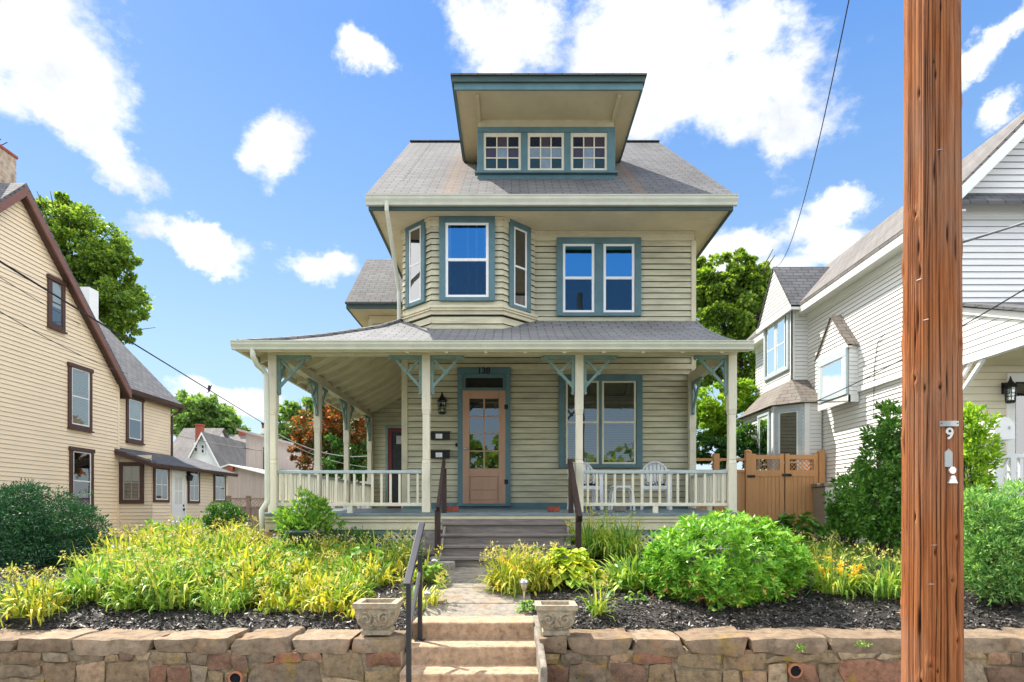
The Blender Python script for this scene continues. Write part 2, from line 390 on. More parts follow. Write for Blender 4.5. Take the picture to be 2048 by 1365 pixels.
m, t_, b_ = newmat('insect_screen'); t_.nodes.remove(b_); tr_ = t_.nodes.new('ShaderNodeBsdfTransparent'); df_ = t_.nodes.new('ShaderNodeBsdfDiffuse'); df_.inputs['Color'].default_value = (.02,.03,.04,1); mx_ = t_.nodes.new('ShaderNodeMixShader'); mx_.inputs[0].default_value = .55
L(t_, tr_.outputs[0], mx_.inputs[1]); L(t_, df_.outputs[0], mx_.inputs[2]); L(t_, mx_.outputs[0], t_.nodes['Material Output'].inputs['Surface']); M['screen'] = m
def window(root, F, a0, a1, z0, z1, trim, sash, cw=.1, units=None, bot=None, blind=None, glass='glass', style='double', head=.0, grid=None, gap=.05, sill=.05, back='dark', sw=.04, off=.024, blind_h=.5, name='window'):
    """casing (part) > sash, pane, blind (sub-parts)"""
    if bot is None: bot = cw
    q = off
    mb = MB()
    mb.fbox(F, a0, a0+cw, -.01+q, .042+q, z0+.002, z1-cw); mb.fbox(F, a1-cw, a1, -.01+q, .042+q, z0+.002, z1-cw)
    mb.fbox(F, a0-head, a1+head, -.01+q, .046+q+head*.6, z1-cw, z1)
    mb.fbox(F, a0+cw, a1-cw, -.01+q, .038+q, z0, z0+bot)
    if sill: mb.fbox(F, a0-.02, a1+.02, -.01+q, .04+q+sill, z0-.045, z0-.001)
    if units is None: units = [(a0+cw, a1-cw)]
    for k in range(len(units)-1):
        mb.fbox(F, units[k][1], units[k+1][0], -.01+q, .036+q, z0+bot, z1-cw)
    root_w = mb.build(name, M[trim] if isinstance(trim, str) else trim, root, bevel=.005)
    zb, zt = z0+bot, z1-cw
    for (u0, u1) in units:
        sb = MB(); zm = (zb+zt)/2
        if style == 'double':
            for (lo, hi, d) in ((zm-.015, zt, .030), (zb, zm+.02, .026)):
                sb.fbox(F, u0, u0+sw, .0+q, d+q, lo, hi); sb.fbox(F, u1-sw, u1, .0+q, d+q, lo, hi)
                sb.fbox(F, u0+sw, u1-sw, .0+q, d+q-.001, hi-sw*.9, hi-.001); sb.fbox(F, u0+sw, u1-sw, .0+q, d+q-.001, lo+.001, lo+sw*.9)
        else:
            sb.fbox(F, u0, u0+sw, .0+q, .03+q, zb, zt); sb.fbox(F, u1-sw, u1, .0+q, .03+q, zb, zt)
            sb.fbox(F, u0+sw, u1-sw, .0+q, .029+q, zt-sw, zt-.001); sb.fbox(F, u0+sw, u1-sw, .0+q, .029+q, zb+.001, zb+sw)
        if grid:
            gx, gz_ = grid
            for k in range(1, gx):
                x = u0+sw+(u1-u0-2*sw)*k/gx; sb.fbox(F, x-.011, x+.011, .0+q, .0275+q, zb+sw, zt-sw)
            for k in range(1, gz_):
                z = zb+sw+(zt-zb-2*sw)*k/gz_; sb.fbox(F, u0+sw, u1-sw, .0+q, .0268+q, z-.011, z+.011)
        s = sb.build('sash', M[sash] if isinstance(sash, str) else sash, root_w, bevel=.003)
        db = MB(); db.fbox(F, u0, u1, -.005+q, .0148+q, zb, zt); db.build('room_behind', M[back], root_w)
        if blind:
            bb = MB(); nsl = 22; zlo = zt-(zt-zb)*blind_h
            if blind == 'drapes':
                for (fa, fb) in ((.03,.13),(.50,.53),(.70,.74),(.90,.97)): bb.fbox(F, u0+(u1-u0)*fa, u0+(u1-u0)*fb, .015+q, .0165+q, zb+.05, zt-.01)
            elif blind == 'curtain': bb.fbox(F, u0+.02, u1-.02, .015+q, .0165+q, zlo, zt-.01)
            else:
                for k in range(int((zt-zlo)/.045)):
                    z = zt-.02-k*.045
                    bb.face(F.p(u0+.02, .0170+q, z), F.p(u0+.02, .0155+q, z-.040), F.p(u1-.02, .0155+q, z-.040), F.p(u1-.02, .0170+q, z))
            bb.build('blind', M['dimblind' if name == 'porch_window' else 'curtain'], root_w)
        if glass == 'glass_up' and style == 'double':
            lo_ = MB(); lo_.face(F.p(u0+.01, .0245+q, zb+.01), F.p(u1-.01, .0245+q, zb+.01), F.p(u1-.01, .0245+q, (zb+zt)/2), F.p(u0+.01, .0245+q, (zb+zt)/2)); lo_.build('insect_screen', M['screen'], root_w)
        pb = MB(); pb.face(F.p(u0+.01, .0215+q, zb+.01), F.p(u1-.01, .0215+q, zb+.01), F.p(u1-.01, .0215+q, zt-.01), F.p(u0+.01, .0215+q, zt-.01))
        pb.build('pane', M[glass], root_w)
    return root_w

def text_part(txt, size, mat, parent, pos, rot, name, ext=.006):
    cu = bpy.data.curves.new('lettering', 'FONT'); cu.body = txt; cu.size = size; cu.extrude = ext; cu.align_x = 'CENTER'; cu.align_y = 'CENTER'; cu.offset = size*.018
    o = bpy.data.objects.new('lettering_source', cu); C.objects.link(o)
    dg = bpy.context.evaluated_depsgraph_get(); me = bpy.data.meshes.new_from_object(o.evaluated_get(dg))
    bpy.data.objects.remove(o); bpy.data.curves.remove(cu)
    me.name = name; me.materials.clear(); me.materials.append(mat)
    q = bpy.data.objects.new(name, me); link(q)
    off = W.get(parent, Vector((0,0,0))) if parent else Vector((0,0,0))
    if parent: q.parent = parent
    q.location = Vector(pos)-off; q.rotation_euler = rot
    return q

def gutter_profile(mb, p, q, out, w=.11, h=.12):
    """K-style gutter from p to q; out = outward horizontal unit vector; top inner edge on the line"""
    o = Vector(out); p = Vector(p); q = Vector(q)
    prof = [(0,0), (0,-h), (w*.55,-h), (w*.62,-h*.72), (w*.85,-h*.42), (w*.9,-h*.12), (w,-h*.08), (w,0), (w-.012,0), (w-.02,-.03), (.01,-.05)]
    n = len(prof); i = len(mb.v)
    for e in (p, q):
        for d, z in prof: mb.v.append(tuple(e + o*d + Vector((0,0,z))))
    for k in range(n):
        a = i+k; b = i+(k+1)%n
        mb.f.append((a, b, b+n, a+n)); mb.m.append(mb.cur)
    mb.f.append(tuple(i+k for k in range(n))); mb.m.append(mb.cur)
    mb.f.append(tuple(i+n+k for k in reversed(range(n)))); mb.m.append(mb.cur)

# ================================================================ main house
YW = 12.25; XL, XR = -2.13, 3.57; Z1 = 1.76; ZS = 7.20
house = thing('clapboard_house', 'tall cream clapboard house with blue-green trim, wraparound front porch and roof dormer', 'house', (.72, YW, 1.0))
Ff = Fr((0, YW), (1, 0), (0, -1))
w = MB()
siding(w, Ff, Z1, ZS-.18, lambda z: [(XL, XR)], .115, .022, .005, gap=GAPH)
Fl = Fr((XL, 0), (0, 1), (-1, 0)); Frr = Fr((XR, 0), (0, 1), (1, 0))
YB = 22.0; RY, RZ = 16.7, 11.57; EY, EZ = 11.2, 7.40
slope = (RZ-EZ)/(RY-EY)
def gab(z):
    if z < 7.4: return [(YW, 21.2)]
    k = (z-EZ)/slope; return [(max(YW, EY+k), min(21.2, 2*RY-EY-k))]
siding(w, Fl, Z1, RZ-.15, gab, .115, .018, gap=GAPH)
siding(w, Frr, Z1, RZ-.15, gab, .115, .018, gap=GAPH)
w.face((XL, 21.2, 1), (XR, 21.2, 1), (XR, 21.2, 8), (XL, 21.2, 8))
w.build('wall', [M['siding'], M['lapshadow']], house)
f = MB(); f.fbox(Ff, XL, XR, -.005, .030, ZS-.18, ZS-.001); f.fbox(Ff, XL, XR, -.01, .045, ZS-.045, ZS-.002); f.fbox(Ff, XL+.12, XR-.02, -.005, .034, 4.50, 4.60)
f.build('frieze_board', M['cream'], house, bevel=.004)
cb = MB(); cb.box(XL-.03, XL+.085, YW-.03, YW+.1, Z1, 5.0); cb.box(XR-.06, XR+.03, YW-.032, YW+.1, Z1, ZS-.185)
cb.box(XL-.045, XL+.10, YW-.045, YW+.11, 4.48, 4.62)
cb.build('corner_board', M['cream'], house, bevel=.004)
bb = MB(); bb.fbox(Ff, XL, XR, -.01, .04, Z1-.02, Z1+.13); bb.build('base_board', M['teal'], house, bevel=.004)
fo = MB(); fo.box(XL+.02, XR-.02, YW+.05, 21.15, .5, Z1); fo.build('foundation', M['found'], house)

# main roof
rf = MB()
rf.slab([(-2.62, EY, EZ), (4.00, EY, EZ), (3.93, RY, RZ), (-2.72, RY, RZ)], .07)
rf.slab([(-2.72, RY, RZ), (3.93, RY, RZ), (4.00, 2*RY-EY, EZ), (-2.62, 2*RY-EY, EZ)], .07)
roof = rf.build('roof', M['roof_main'], house)
rc = MB(); rc.bar((-2.72, RY, RZ+.004), (3.93, RY, RZ+.004), .16, .02); rc.build('ridge_cap', M['roof_main'], roof)
pe = MB()   # pent returns on the sides
pe.slab([(-2.60, 12.3, 7.38), (XL+.02, 12.3, 7.62), (XL+.02, 21.6, 7.62), (-2.60, 21.6, 7.38)][::-1], .03)
pe.slab([(XR-.02, 12.3, 7.62), (4.0, 12.3, 7.38), (4.0, 21.6, 7.38), (XR-.02, 21.6, 7.62)][::-1], .03)
pe.build('side_roof', M['roof_main'], house)
so = MB(); so.box(-2.55, 3.96, 11.29, 12.4, ZS, ZS+.03); so.box(-2.55, XL+.05, 12.4, 21.6, ZS, ZS+.03); so.box(XR-.05, 3.96, 12.4, 21.6, ZS, ZS+.03)
for k in range(9): so.box(-2.55, 3.96, 11.38+k*.1, 11.384+k*.1, ZS-.003, ZS+.001)
so.build('soffit', M['soffit'], house)
fa = MB(); fa.box(-2.585, 3.985, 11.255, 11.29, ZS-.055, ZS+.17); fa.box(-2.585, -2.55, 11.29, 21.6, ZS-.05, ZS+.17); fa.box(3.96, 3.995, 11.29, 21.6, ZS-.05, ZS+.17)
fa.build('fascia', M['teal_dark'], house)
gu = MB(); gutter_profile(gu, (-2.62, 11.252, 7.375), (4.04, 11.252, 7.375), (0,-1,0), .12, .165); gu.build('gutter', M['gutter'], house)
ds = MB(); ds.tube([(-2.24, 11.17, 7.26), (-2.24, 11.17, 7.10), (-2.23, 11.3, 6.95), (-2.215, 12.0, 6.25), (-2.20, 12.16, 6.0), (-2.20, 12.18, 5.35)], .038, 8)
ds.build('downspout', M['gutter'], house)

# dormer
DY, DX0, DX1 = 12.48, -.68, 2.04; DZ = 9.54
def zr(y): return EZ + slope*(y-EY)
d = MB()
Fd = Fr((0, DY), (1, 0), (0, -1))
d.fbox(Fd, DX0, DX1, -.05, 0, zr(DY)-.05, DZ)
for x in (DX0, DX1):
    s = .004 if x == DX1 else -.004
    d.face((x+s, DY, zr(DY)-.05), (x+s, DY, DZ), (x+s, EY+(DZ-EZ)/slope+.1, DZ))
dorm = d.build('dormer', M['cream'], house)
win = MB()
wz0, wz1 = PZ(345, DY), PZ(258, DY)
sash_px = [(967,1042), (1055,1128), (1141,1214)]
un = [(PX(a, DY), PX(b, DY)) for a, b in sash_px]
win.fbox(Fd, DX0-.01, un[0][0], -.01, .06, wz0, wz1-.1); win.fbox(Fd, un[2][1], DX1+.01, -.01, .06, wz0, wz1-.1)
win.fbox(Fd, DX0-.012, DX1+.012, -.01, .065, wz1-.1, wz1)
for k in (0, 1): win.fbox(Fd, un[k][1], un[k+1][0], -.01, .05, wz0, wz1-.1)
win.fbox(Fd, un[0][0], un[2][1], -.01, .045, wz0-.03, wz0+.02)
win.fbox(Fd, DX0-.06, DX1+.06, -.01, .12, wz0-.07, wz0-.031)
win.fbox(Fd, DX0-.01, DX1+.01, -.01, .05, zr(DY)-.09, wz0-.072)
win.build('dormer_window_frame', M['teal'], dorm, bevel=.006)
cols = [M['glass']]
def tint(name, c): return plain(name, c, .15, 0, .6)
TG = [tint('navy_pane', (.01,.015,.03)), tint('plum_pane', (.06,.045,.06)), tint('grey_blue_pane', (.22,.28,.33)), tint('green_pane', (.02,.05,.05))]
pat = [[(3,3,3),(1,2,1),(0,1,0)], [(3,2,3),(2,2,2),(0,1,0)], [(3,2,3),(1,2,1),(0,1,1)]]
for k, (u0, u1) in enumerate(un):
    z0, z1 = wz0+.021, PZ(268, DY)
    sb = MB(); sw = .05
    sb.fbox(Fd, u0, u0+sw, 0, .035, z0, z1); sb.fbox(Fd, u1-sw, u1, 0, .035, z0, z1); sb.fbox(Fd, u0+sw, u1-sw, 0, .034, z1-sw-.03, z1-.001); sb.fbox(Fd, u0+sw, u1-sw, 0, .034, z0+.001, z0+sw*.8)
    gx0, gx1, gz0, gz1 = u0+sw, u1-sw, z0+sw*.8, z1-sw-.03
    for j in (1, 2):
        x = gx0+(gx1-gx0)*j/3; sb.fbox(Fd, x-.012, x+.012, 0, .031, gz0, gz1)
        z = gz0+(gz1-gz0)*j/3; sb.fbox(Fd, gx0, gx1, 0, .030, z-.012, z+.012)
    sb.build('dormer_sash', M['post'], dorm, bevel=.003)
    pb = MB()
    for r in range(3):
        for c in range(3):
            pb.cur = pat[k][r][c]
            a = gx0+(gx1-gx0)*c/3; b = gx0+(gx1-gx0)*(c+1)/3; lo = gz0+(gz1-gz0)*r/3; hi = gz0+(gz1-gz0)*(r+1)/3
            pb.fbox(Fd, a, b, .002, .017+.0008*rs.random(), lo, hi)
    pb.build('stained_glass', TG, dorm)
ex0, ex1, ey0 = -1.07, 2.42, 11.55
yb = EY+(9.74-EZ)/slope
s = MB(); s.box(ex0+.03, ex1-.03, ey0+.03, DY+.02, DZ, DZ+.03); s.box(ex0+.03, DX0+.02, DY+.02, yb-.15, DZ, DZ+.03); s.box(DX1-.02, ex1-.03, DY+.02, yb-.15, DZ, DZ+.03)
for x in (DX0+.03, DX1-.03): s.box(x-.03, x+.03, ey0+.14, DY-.02, DZ-.06, DZ-.001)
s.build('dormer_soffit', M['soffit'], dorm, bevel=.003)
s = MB(); s.box(ex0, ex1, ey0-.005, ey0+.03, DZ-.03, DZ+.09); s.box(ex0-.003, ex0+.03, ey0+.031, yb-.1, DZ-.03, DZ+.09); s.box(ex1-.03, ex1+.003, ey0+.031, yb-.1, DZ-.03, DZ+.09)
s.build('dormer_fascia', M['teal'], dorm, bevel=.004)
s = MB(); s.box(ex0-.035, ex1+.035, ey0-.045, ey0+.03, DZ+.0915, DZ+.215); s.box(ex0-.038, ex0+.03, ey0+.031, yb, DZ+.0915, DZ+.215); s.box(ex1-.03, ex1+.038, ey0+.031, yb, DZ+.0915, DZ+.215)
s.build('dormer_crown', M['teal_dark'], dorm, bevel=.008)
hz = DZ+.225; hx = (ex0+ex1)/2; a = 1.78; hh = 1.22
A, B = (ex0-.06, ey0-.08, hz), (ex1+.06, ey0-.08, hz); Rg = (hx, ey0-.08+a, hz+hh); yr = EY+(hz+hh-EZ)/slope+.3; R2 = (hx, yr, hz+hh); A2 = (ex0-.06, yb+.2, hz); B2 = (ex1+.06, yb+.2, hz)
s = MB(); s.slab([A, B, Rg], .03); s.slab([B, B2, R2, Rg], .03); s.slab([A2, A, Rg, R2], .03); s.build('dormer_roof', M['roof_main'], dorm)

# upper bay
by = 11.66; b0, b1, b2, b3 = (XL, YW), (-1.5, by), (-.177, by), (.45, YW)
def edge_frame(p, q):
    dx, dy = q[0]-p[0], q[1]-p[1]; l = math.hypot(dx, dy); t = (dx/l, dy/l); return Fr(p, t, (t[1], -t[0])), l
bay = MB(); bz0, bz1 = 4.95, 7.2
segs = [edge_frame(b0, b1), edge_frame(b1, b2), edge_frame(b2, b3)]
for F, l in segs:
    siding(bay, F, PZ(612, by)-.02, bz1-.16, lambda z, l=l: [(-.006, l+.006)], .115, .022, .005, gap=GAPH)
    siding(bay, F, bz0, PZ(632, by)-.02, lambda z, l=l: [(-.006, l+.006)], .12, .024, .003, gap=GAPH)
bw = bay.build('bay', [M['siding'], M['lapshadow']], house)
tr = MB()
for F, l in segs:
    tr.fbox(F, -.02, l+.02, -.02, .025, bz1-.17, bz1-.005); tr.fbox(F, -.03, l+.03, -.02, .055, bz1-.05, bz1-.006)
    zz = PZ(612, by)
    tr.fbox(F, -.03, l+.03, -.02, .05, zz-.05, zz-.0); tr.fbox(F, -.02, l+.02, -.02, .03, zz-.17, zz-.052); tr.fbox(F, -.035, l+.035, -.02, .06, zz-.10, zz-.075)
tr.build('bay_trim', M['cream'], bw, bevel=.006)
F, l = segs[1]
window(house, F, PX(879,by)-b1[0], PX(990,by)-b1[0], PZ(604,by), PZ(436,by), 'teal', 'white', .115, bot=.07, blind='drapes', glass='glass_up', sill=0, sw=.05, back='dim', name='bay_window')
F, l = segs[0]; window(house, F, l*.17, l*.83, PZ(612,11.95), PZ(447,11.95), 'teal', 'white', .10, bot=.07, glass='glass', sill=0, name='bay_window')
F, l = segs[2]; window(house, F, l*.165, l*.80, PZ(622,11.95), PZ(450,11.95), 'teal', 'white', .10, bot=.07, glass='glass', sill=0, name='bay_window')
# upstairs twin window
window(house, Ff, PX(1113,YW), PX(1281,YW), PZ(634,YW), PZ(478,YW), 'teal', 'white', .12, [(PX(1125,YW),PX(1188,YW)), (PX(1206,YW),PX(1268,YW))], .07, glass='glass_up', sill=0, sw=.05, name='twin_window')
# downstairs wide window
window(house, Ff, PX(1117,YW), PX(1284,YW), PZ(936,YW), PZ(751,YW), 'teal', 'post', .12, [(PX(1131,YW),PX(1197,YW)), (PX(1203,YW),PX(1271,YW))], .07, blind='slat', glass='glass', sill=0, name='porch_window', back='dark', blind_h=.95)
dimc = bpy.data.materials['pale_curtain']
# front door
Ff_wall = Ff; Ff = Fr((0, YW-.026), (1, 0), (0, -1))
dx0, dx1, dz0, dz1 = PX(916,YW), PX(1021,YW), Z1+.10, PZ(737,YW)
dc = MB()
dc.fbox(Ff, dx0, dx0+.10, -.01, .05, dz0, dz1-.12); dc.fbox(Ff, dx1-.10, dx1, -.01, .05, dz0, dz1-.12); dc.fbox(Ff, dx0-.01, dx1+.01, -.01, .055, dz1-.12, dz1)
zt = PZ(782,YW); dc.fbox(Ff, dx0+.10, dx1-.10, -.01, .04, zt, zt+.05); dc.fbox(Ff, dx0-.02, dx1+.02, -.01, .09, Z1+.06, dz0-.001)
dc.fbox(Ff, dx0+.10, dx0+.15, -.01, .03, zt+.05, dz1-.12); dc.fbox(Ff, dx1-.15, dx1-.1, -.01, .03, zt+.05, dz1-.12); dc.fbox(Ff, dx0+.15, dx1-.15, -.01, .03, dz1-.2, dz1-.12)
dcas = dc.build('door_frame', M['teal'], house, bevel=.006)
t_ = MB(); t_.fbox(Ff, dx0+.15, dx1-.15, -.005, .018, zt+.05, dz1-.2); t_.build('transom_pane', tint('black_transom', (.012,.014,.016)), dcas)
text_part('138', .17, M['black'], dcas, (PX(968,YW), YW-.084, PZ(743,YW)-.01), (R(90),0,0), 'house_number')
q0, q1, qz0, qz1 = PX(926,YW), PX(1011,YW), dz0+.005, zt-.004
dr = MB(); sw = .13
dr.fbox(Ff, q0, q0+sw, 0, .052, qz0, qz1); dr.fbox(Ff, q1-sw, q1, 0, .052, qz0, qz1)
pz0, pz1 = PZ(938,YW), PZ(799,YW); mz = PZ(952,YW)
dr.fbox(Ff, q0+sw, q1-sw, 0, .0515, pz1, qz1-.001); dr.fbox(Ff, q0+sw, q1-sw, 0, .0515, mz-.02, pz0); dr.fbox(Ff, q0+sw, q1-sw, 0, .0515, qz0+.001, qz0+.05)
dr.fbox(Ff, q0+sw, q1-sw, 0, .036, qz0+.05, mz-.02); dr.fbox(Ff, q0+sw+.03, q1-sw-.03, 0, .046, qz0+.27, mz-.05); dr.fbox(Ff, q0+sw+.03, q1-sw-.03, 0, .046, qz0+.08, qz0+.235)
gx0, gx1 = q0+sw, q1-sw
dr.fbox(Ff, (gx0+gx1)/2-.015, (gx0+gx1)/2+.015, .0, .045, pz0, pz1)
for k in (1,2,3):
    z = pz0+(pz1-pz0)*k/4; dr.fbox(Ff, gx0, gx1, .0, .044, z-.013, z+.013)
drp = dr.build('front_door', M['door'], house, bevel=.006)
g = MB(); g.fbox(Ff, gx0, gx1, 0, .02, pz0, pz1); g.build('room_behind', M['dark'], drp)
g = MB(); g.face(Ff.p(gx0,.034,pz0), Ff.p(gx1,.034,pz0), Ff.p(gx1,.034,pz1), Ff.p(gx0,.034,pz1)); g.build('pane', M['glass'], drp)
kx, kz = PX(932,YW), PZ(899,YW)
g = MB(); g.lathe([(.03,0),(.03,.008),(.012,.012),(.012,.04),(.026,.05),(.03,.065),(.022,.08),(.004,.084)], (0,0,0), 14); g.build('door_knob', M['metalgrey'], drp, True)
ob = bpy.data.objects['door_knob']; ob.location = Vector((kx, YW-.078, kz))-W[drp]; ob.rotation_euler = (R(90),0,0)
for o in house.children: pass
# the knob mesh was built in house space: move it to its own origin
for v in ob.data.vertices: v.co += W[drp]
g = MB()
for zz in (815, 964): g.fbox(Ff, q1-.02, q1+.05, .05, .062, PZ(zz,YW)-.05, PZ(zz,YW)+.04)
g.build('hinge', M['black'], drp)

Ff = Ff_wall
# ---------------------------------------------------------------- porch
prof = [(9.53,4.30), (10.13,4.50), (10.72,4.72), (11.23,4.94), (11.79,5.19), (YW,5.46)]
YE = 16.9; XE = -4.17
def hipx(y): return XE+(y-9.53)/(YW-9.53)*(XL-XE)
pr = MB()
for (ya, za), (yb_, zb) in zip(prof, prof[1:]):
    pr.face((hipx(ya), ya, za), (3.63, ya, za), (3.63, yb_, zb), (hipx(yb_), yb_, zb))
    pr.face((hipx(ya), YE, za), (hipx(ya), ya, za), (hipx(yb_), yb_, zb), (hipx(yb_), YE, zb))
e = prof[0]
pr.face((XE, e[0], e[1]-.03), (3.63, e[0], e[1]-.03), (3.63, e[0], e[1]), (XE, e[0], e[1]))
pr.face((XE, YE, e[1]-.03), (XE, e[0], e[1]-.03), (XE, e[0], e[1]), (XE, YE, e[1]))
porch_roof = pr.build('porch_roof', M['roof_porch'], house)
hc = MB(); hc.tube([(hipx(y)-.01, y-.01, z+.012) for y, z in prof], .035, 6); hc.build('hip_cap', M['roof_porch'], porch_roof)
un_ = MB(); th = .06
for (ya, za), (yb_, zb) in zip(prof, prof[1:]):
    un_.face((3.63, ya, za-th), (hipx(ya), ya, za-th), (hipx(yb_), yb_, zb-th), (3.63, yb_, zb-th))
    un_.face((hipx(ya), ya, za-th), (hipx(ya), YE, za-th), (hipx(yb_), YE, zb-th), (hipx(yb_), yb_, zb-th))
    un_.face((3.63, ya, za-.12), (3.63, yb_, zb-.12), (3.63, yb_, zb), (3.63, ya, za))
un_.build('porch_ceiling', M['soffit'], house)
def zside(x):
    y = 9.53+(x-XE)/(XL-XE)*(YW-9.53); return float(np.interp(y, [p[0] for p in prof], [p[1] for p in prof]))
for k in range(12):
    y = 10.25+k*.575; r_ = MB()
    xm = min(XL, hipx(min(y, YW)))
    xs = [XE+.05+(xm-.02-XE-.05)*j/4 for j in range(5)]
    for x0, x1 in zip(xs, xs[1:]):
        a, b = zside(x0)-th, zside(x1)-th
        r_.hexa([(x0,y-.025,a-.11),(x1,y-.025,b-.11),(x1,y+.025,b-.11),(x0,y+.025,a-.11),(x0,y-.025,a),(x1,y-.025,b),(x1,y+.025,b),(x0,y+.025,a)])
    r_.build('rafter', M['cream'], house)
for k in range(9):
    x = -1.6+k*.6; r_ = MB()
    for (ya, za), (yb_, zb) in zip(prof, prof[1:]):
        r_.hexa([(x-.025,ya,za-th-.1),(x+.025,ya,za-th-.1),(x+.025,yb_,zb-th-.1),(x-.025,yb_,zb-th-.1),(x-.025,ya,za-th),(x+.025,ya,za-th),(x+.025,yb_,zb-th),(x-.025,yb_,zb-th)])
    r_.build('rafter', M['cream'], house)
bm = MB(); bm.box(-3.89, 3.58, 9.93, 10.07, 4.215, 4.36); bm.box(-3.89, -3.75, 10.071, YE, 4.215, 4.36); bm.box(3.44, 3.58, 10.071, YW, 4.215, 4.40)
bm.build('porch_beam', M['cream'], house, bevel=.006)
g = MB(); gutter_profile(g, (XE-.08, 9.525, 4.305), (3.66, 9.525, 4.305), (0,-1,0), .11, .125); g.build('porch_gutter', M['gutter'], house)
g = MB(); gutter_profile(g, (XE-.002, 9.53, 4.30), (XE-.002, YE, 4.30), (-1,0,0), .10, .12); g.build('porch_gutter', M['gutter'], house)
g = MB(); g.box(XE+.0, 3.62, 9.527, 9.55, 4.16, 4.268); g.box(XE+.002, XE+.03, 9.551, YE, 4.16, 4.268); g.build('porch_fascia', M['cream'], house)
g = MB(); yd = 9.78; g.tube([(PX(505,9.5), 9.5, 4.20), (PX(506,9.5), 9.5, 4.08), (PX(514,9.6), 9.6, 3.98), (PX(527,yd), yd, 3.93), (PX(533,yd), yd, 3.84), (PX(535,yd), yd, 1.93), (PX(534,yd), yd, 1.86), (PX(526,yd), yd-.05, 1.74), (PX(529,yd), yd-.08, 1.22)], .042, 10)
g.build('porch_downspout', M['gutter'], house, True)

PXS = [PX(547,10), PX(853,10), PX(1158,10), PX(1463,10)]
posts = [(x, 10.0, 4.215) for x in PXS] + [(PXS[0], y, 4.215) for y in (12.29, 14.44, 16.78)] + [(3.50, 12.16, 4.215)]
for x, y, zt_ in posts:
    zf = 1.70+min(max(y-9.85,0),2.4)*.033
    p = MB(); a, b = .066, .05
    for (z0, z1, r_) in ((zf, zf+.78, a), (zf+.84, zt_-.95, b*1.12), (zt_-.88, zt_, a)):
        p.box(x-r_, x+r_, y-r_, y+r_, z0, z1)
    for (z0, z1, r0, r1) in ((zf+.78, zf+.84, a, b*1.12), (zt_-.95, zt_-.88, b*1.12, a)):
        p.hexa([(x-r0,y-r0,z0),(x+r0,y-r0,z0),(x+r0,y+r0,z0),(x-r0,y+r0,z0),(x-r1,y-r1,z1),(x+r1,y-r1,z1),(x+r1,y+r1,z1),(x-r1,y+r1,z1)])
    p.build('porch_post', M['post'], house, bevel=.008)
def bracket(x, y, z, dx, dy):
    b = MB(); u = Vector((dx, dy, 0)); o = Vector((x, y, z)) + u*.068; up = Vector((0,0,1))
    def pt(a, c): return tuple(o + u*a - up*c)
    b.bar(pt(0,.027), pt(.50,.027), .05, .055)
    b.bar(pt(.025,.055), pt(.025,.58), .05, .05, tuple(u))
    b.bar(pt(.43,.06), pt(.03,.50), .04, .045); b.bar(pt(.05,.07), pt(.27,.30), .035, .04)
    for q in ((.235,.275), (.025,.60), (.51,.035)):
        c = Vector(pt(*q)); b.lathe([(.004,-.035),(.03,-.02),(.036,0),(.03,.02),(.004,.035)], tuple(c), 8)
    b.build('porch_bracket', M['teal_lt'], house, bevel=.004)
M['teal_lt'] = paint('faded_blue_green_paint', (.19,.29,.27), .15, .55, .3, (.32,.30,.22), (3,3,3), 4, .2)
for i, x in enumerate(PXS):
    if i > 0: bracket(x, 10, 4.214, -1, 0)
    if i < 3: bracket(x, 10, 4.214, 1, 0)
for y in (12.29, 14.44, 16.78):
    bracket(PXS[0], y, 4.214, 0, -1)
    if y < 16: bracket(PXS[0], y, 4.214, 0, 1)
bracket(PXS[0], 10, 4.214, 0, 1); bracket(PXS[3], 10, 4.214, 0, 1); bracket(3.50, 12.16, 4.214, 0, -1)
fl = MB()
fl.hexa([(-3.97,9.83,1.655),(3.62,9.83,1.655),(3.62,YW,1.73),(-3.97,YW,1.73),(-3.97,9.83,1.695),(3.62,9.83,1.695),(3.62,YW,1.775),(-3.97,YW,1.775)])
fl.hexa([(-3.97,YW+.001,1.73),(XL,YW+.001,1.73),(XL,YE,1.73),(-3.97,YE,1.73),(-3.97,YW+.001,1.775),(XL,YW+.001,1.775),(XL,YE,1.775),(-3.97,YE,1.775)])
fl.build('porch_floor', M['floorblue'], house)
def railing(p, q, n, zb):
    p = Vector(p); q = Vector(q); d = (q-p); t = d.normalized()
    r_ = MB(); r_.bar(p+Vector((0,0,zb+.655)), q+Vector((0,0,zb+.655)), .07, .05); 
    rb = r_.build('porch_railing', M['rail'], house, bevel=.008)
    l_ = MB(); l_.bar(p+Vector((0,0,zb+.135)), q+Vector((0,0,zb+.135)), .055, .055); l_.build('bottom_rail', M['post'], rb, bevel=.006)
    for k in range(n):
        c = p + d*((k+.5)/n); b = MB(); b.bar(c+Vector((0,0,zb+.162)), c+Vector((0,0,zb+.63)), .042, .034, tuple(t)); b.build('baluster', M['post'], rb)
    b = MB(); c = p+d*.5; b.box(c.x-.04, c.x+.04, c.y-.03, c.y+.03, zb-.0, zb+.107); b.build('rail_block', M['post'], rb)
M['rail'] = paint('blue_white_rail_paint', (.40,.46,.46), .1, .4, .3, (.2,.2,.18), (1,1,1), 4, .1)
railing((PXS[0]+.068, 10, 0), (PXS[1]-.068, 10, 0), 16, 1.70)
railing((PXS[2]+.068, 10, 0), (PXS[3]-.068, 10, 0), 16, 1.70)
for y0, y1, n in ((10.07, 12.22, 15), (12.36, 14.37, 14), (14.51, 16.71, 15)): railing((PXS[0], y0, 0), (PXS[0], y1, 0), n, 1.745)
railing((3.50, 10.07, 0), (3.50, 12.09, 0), 14, 1.735)
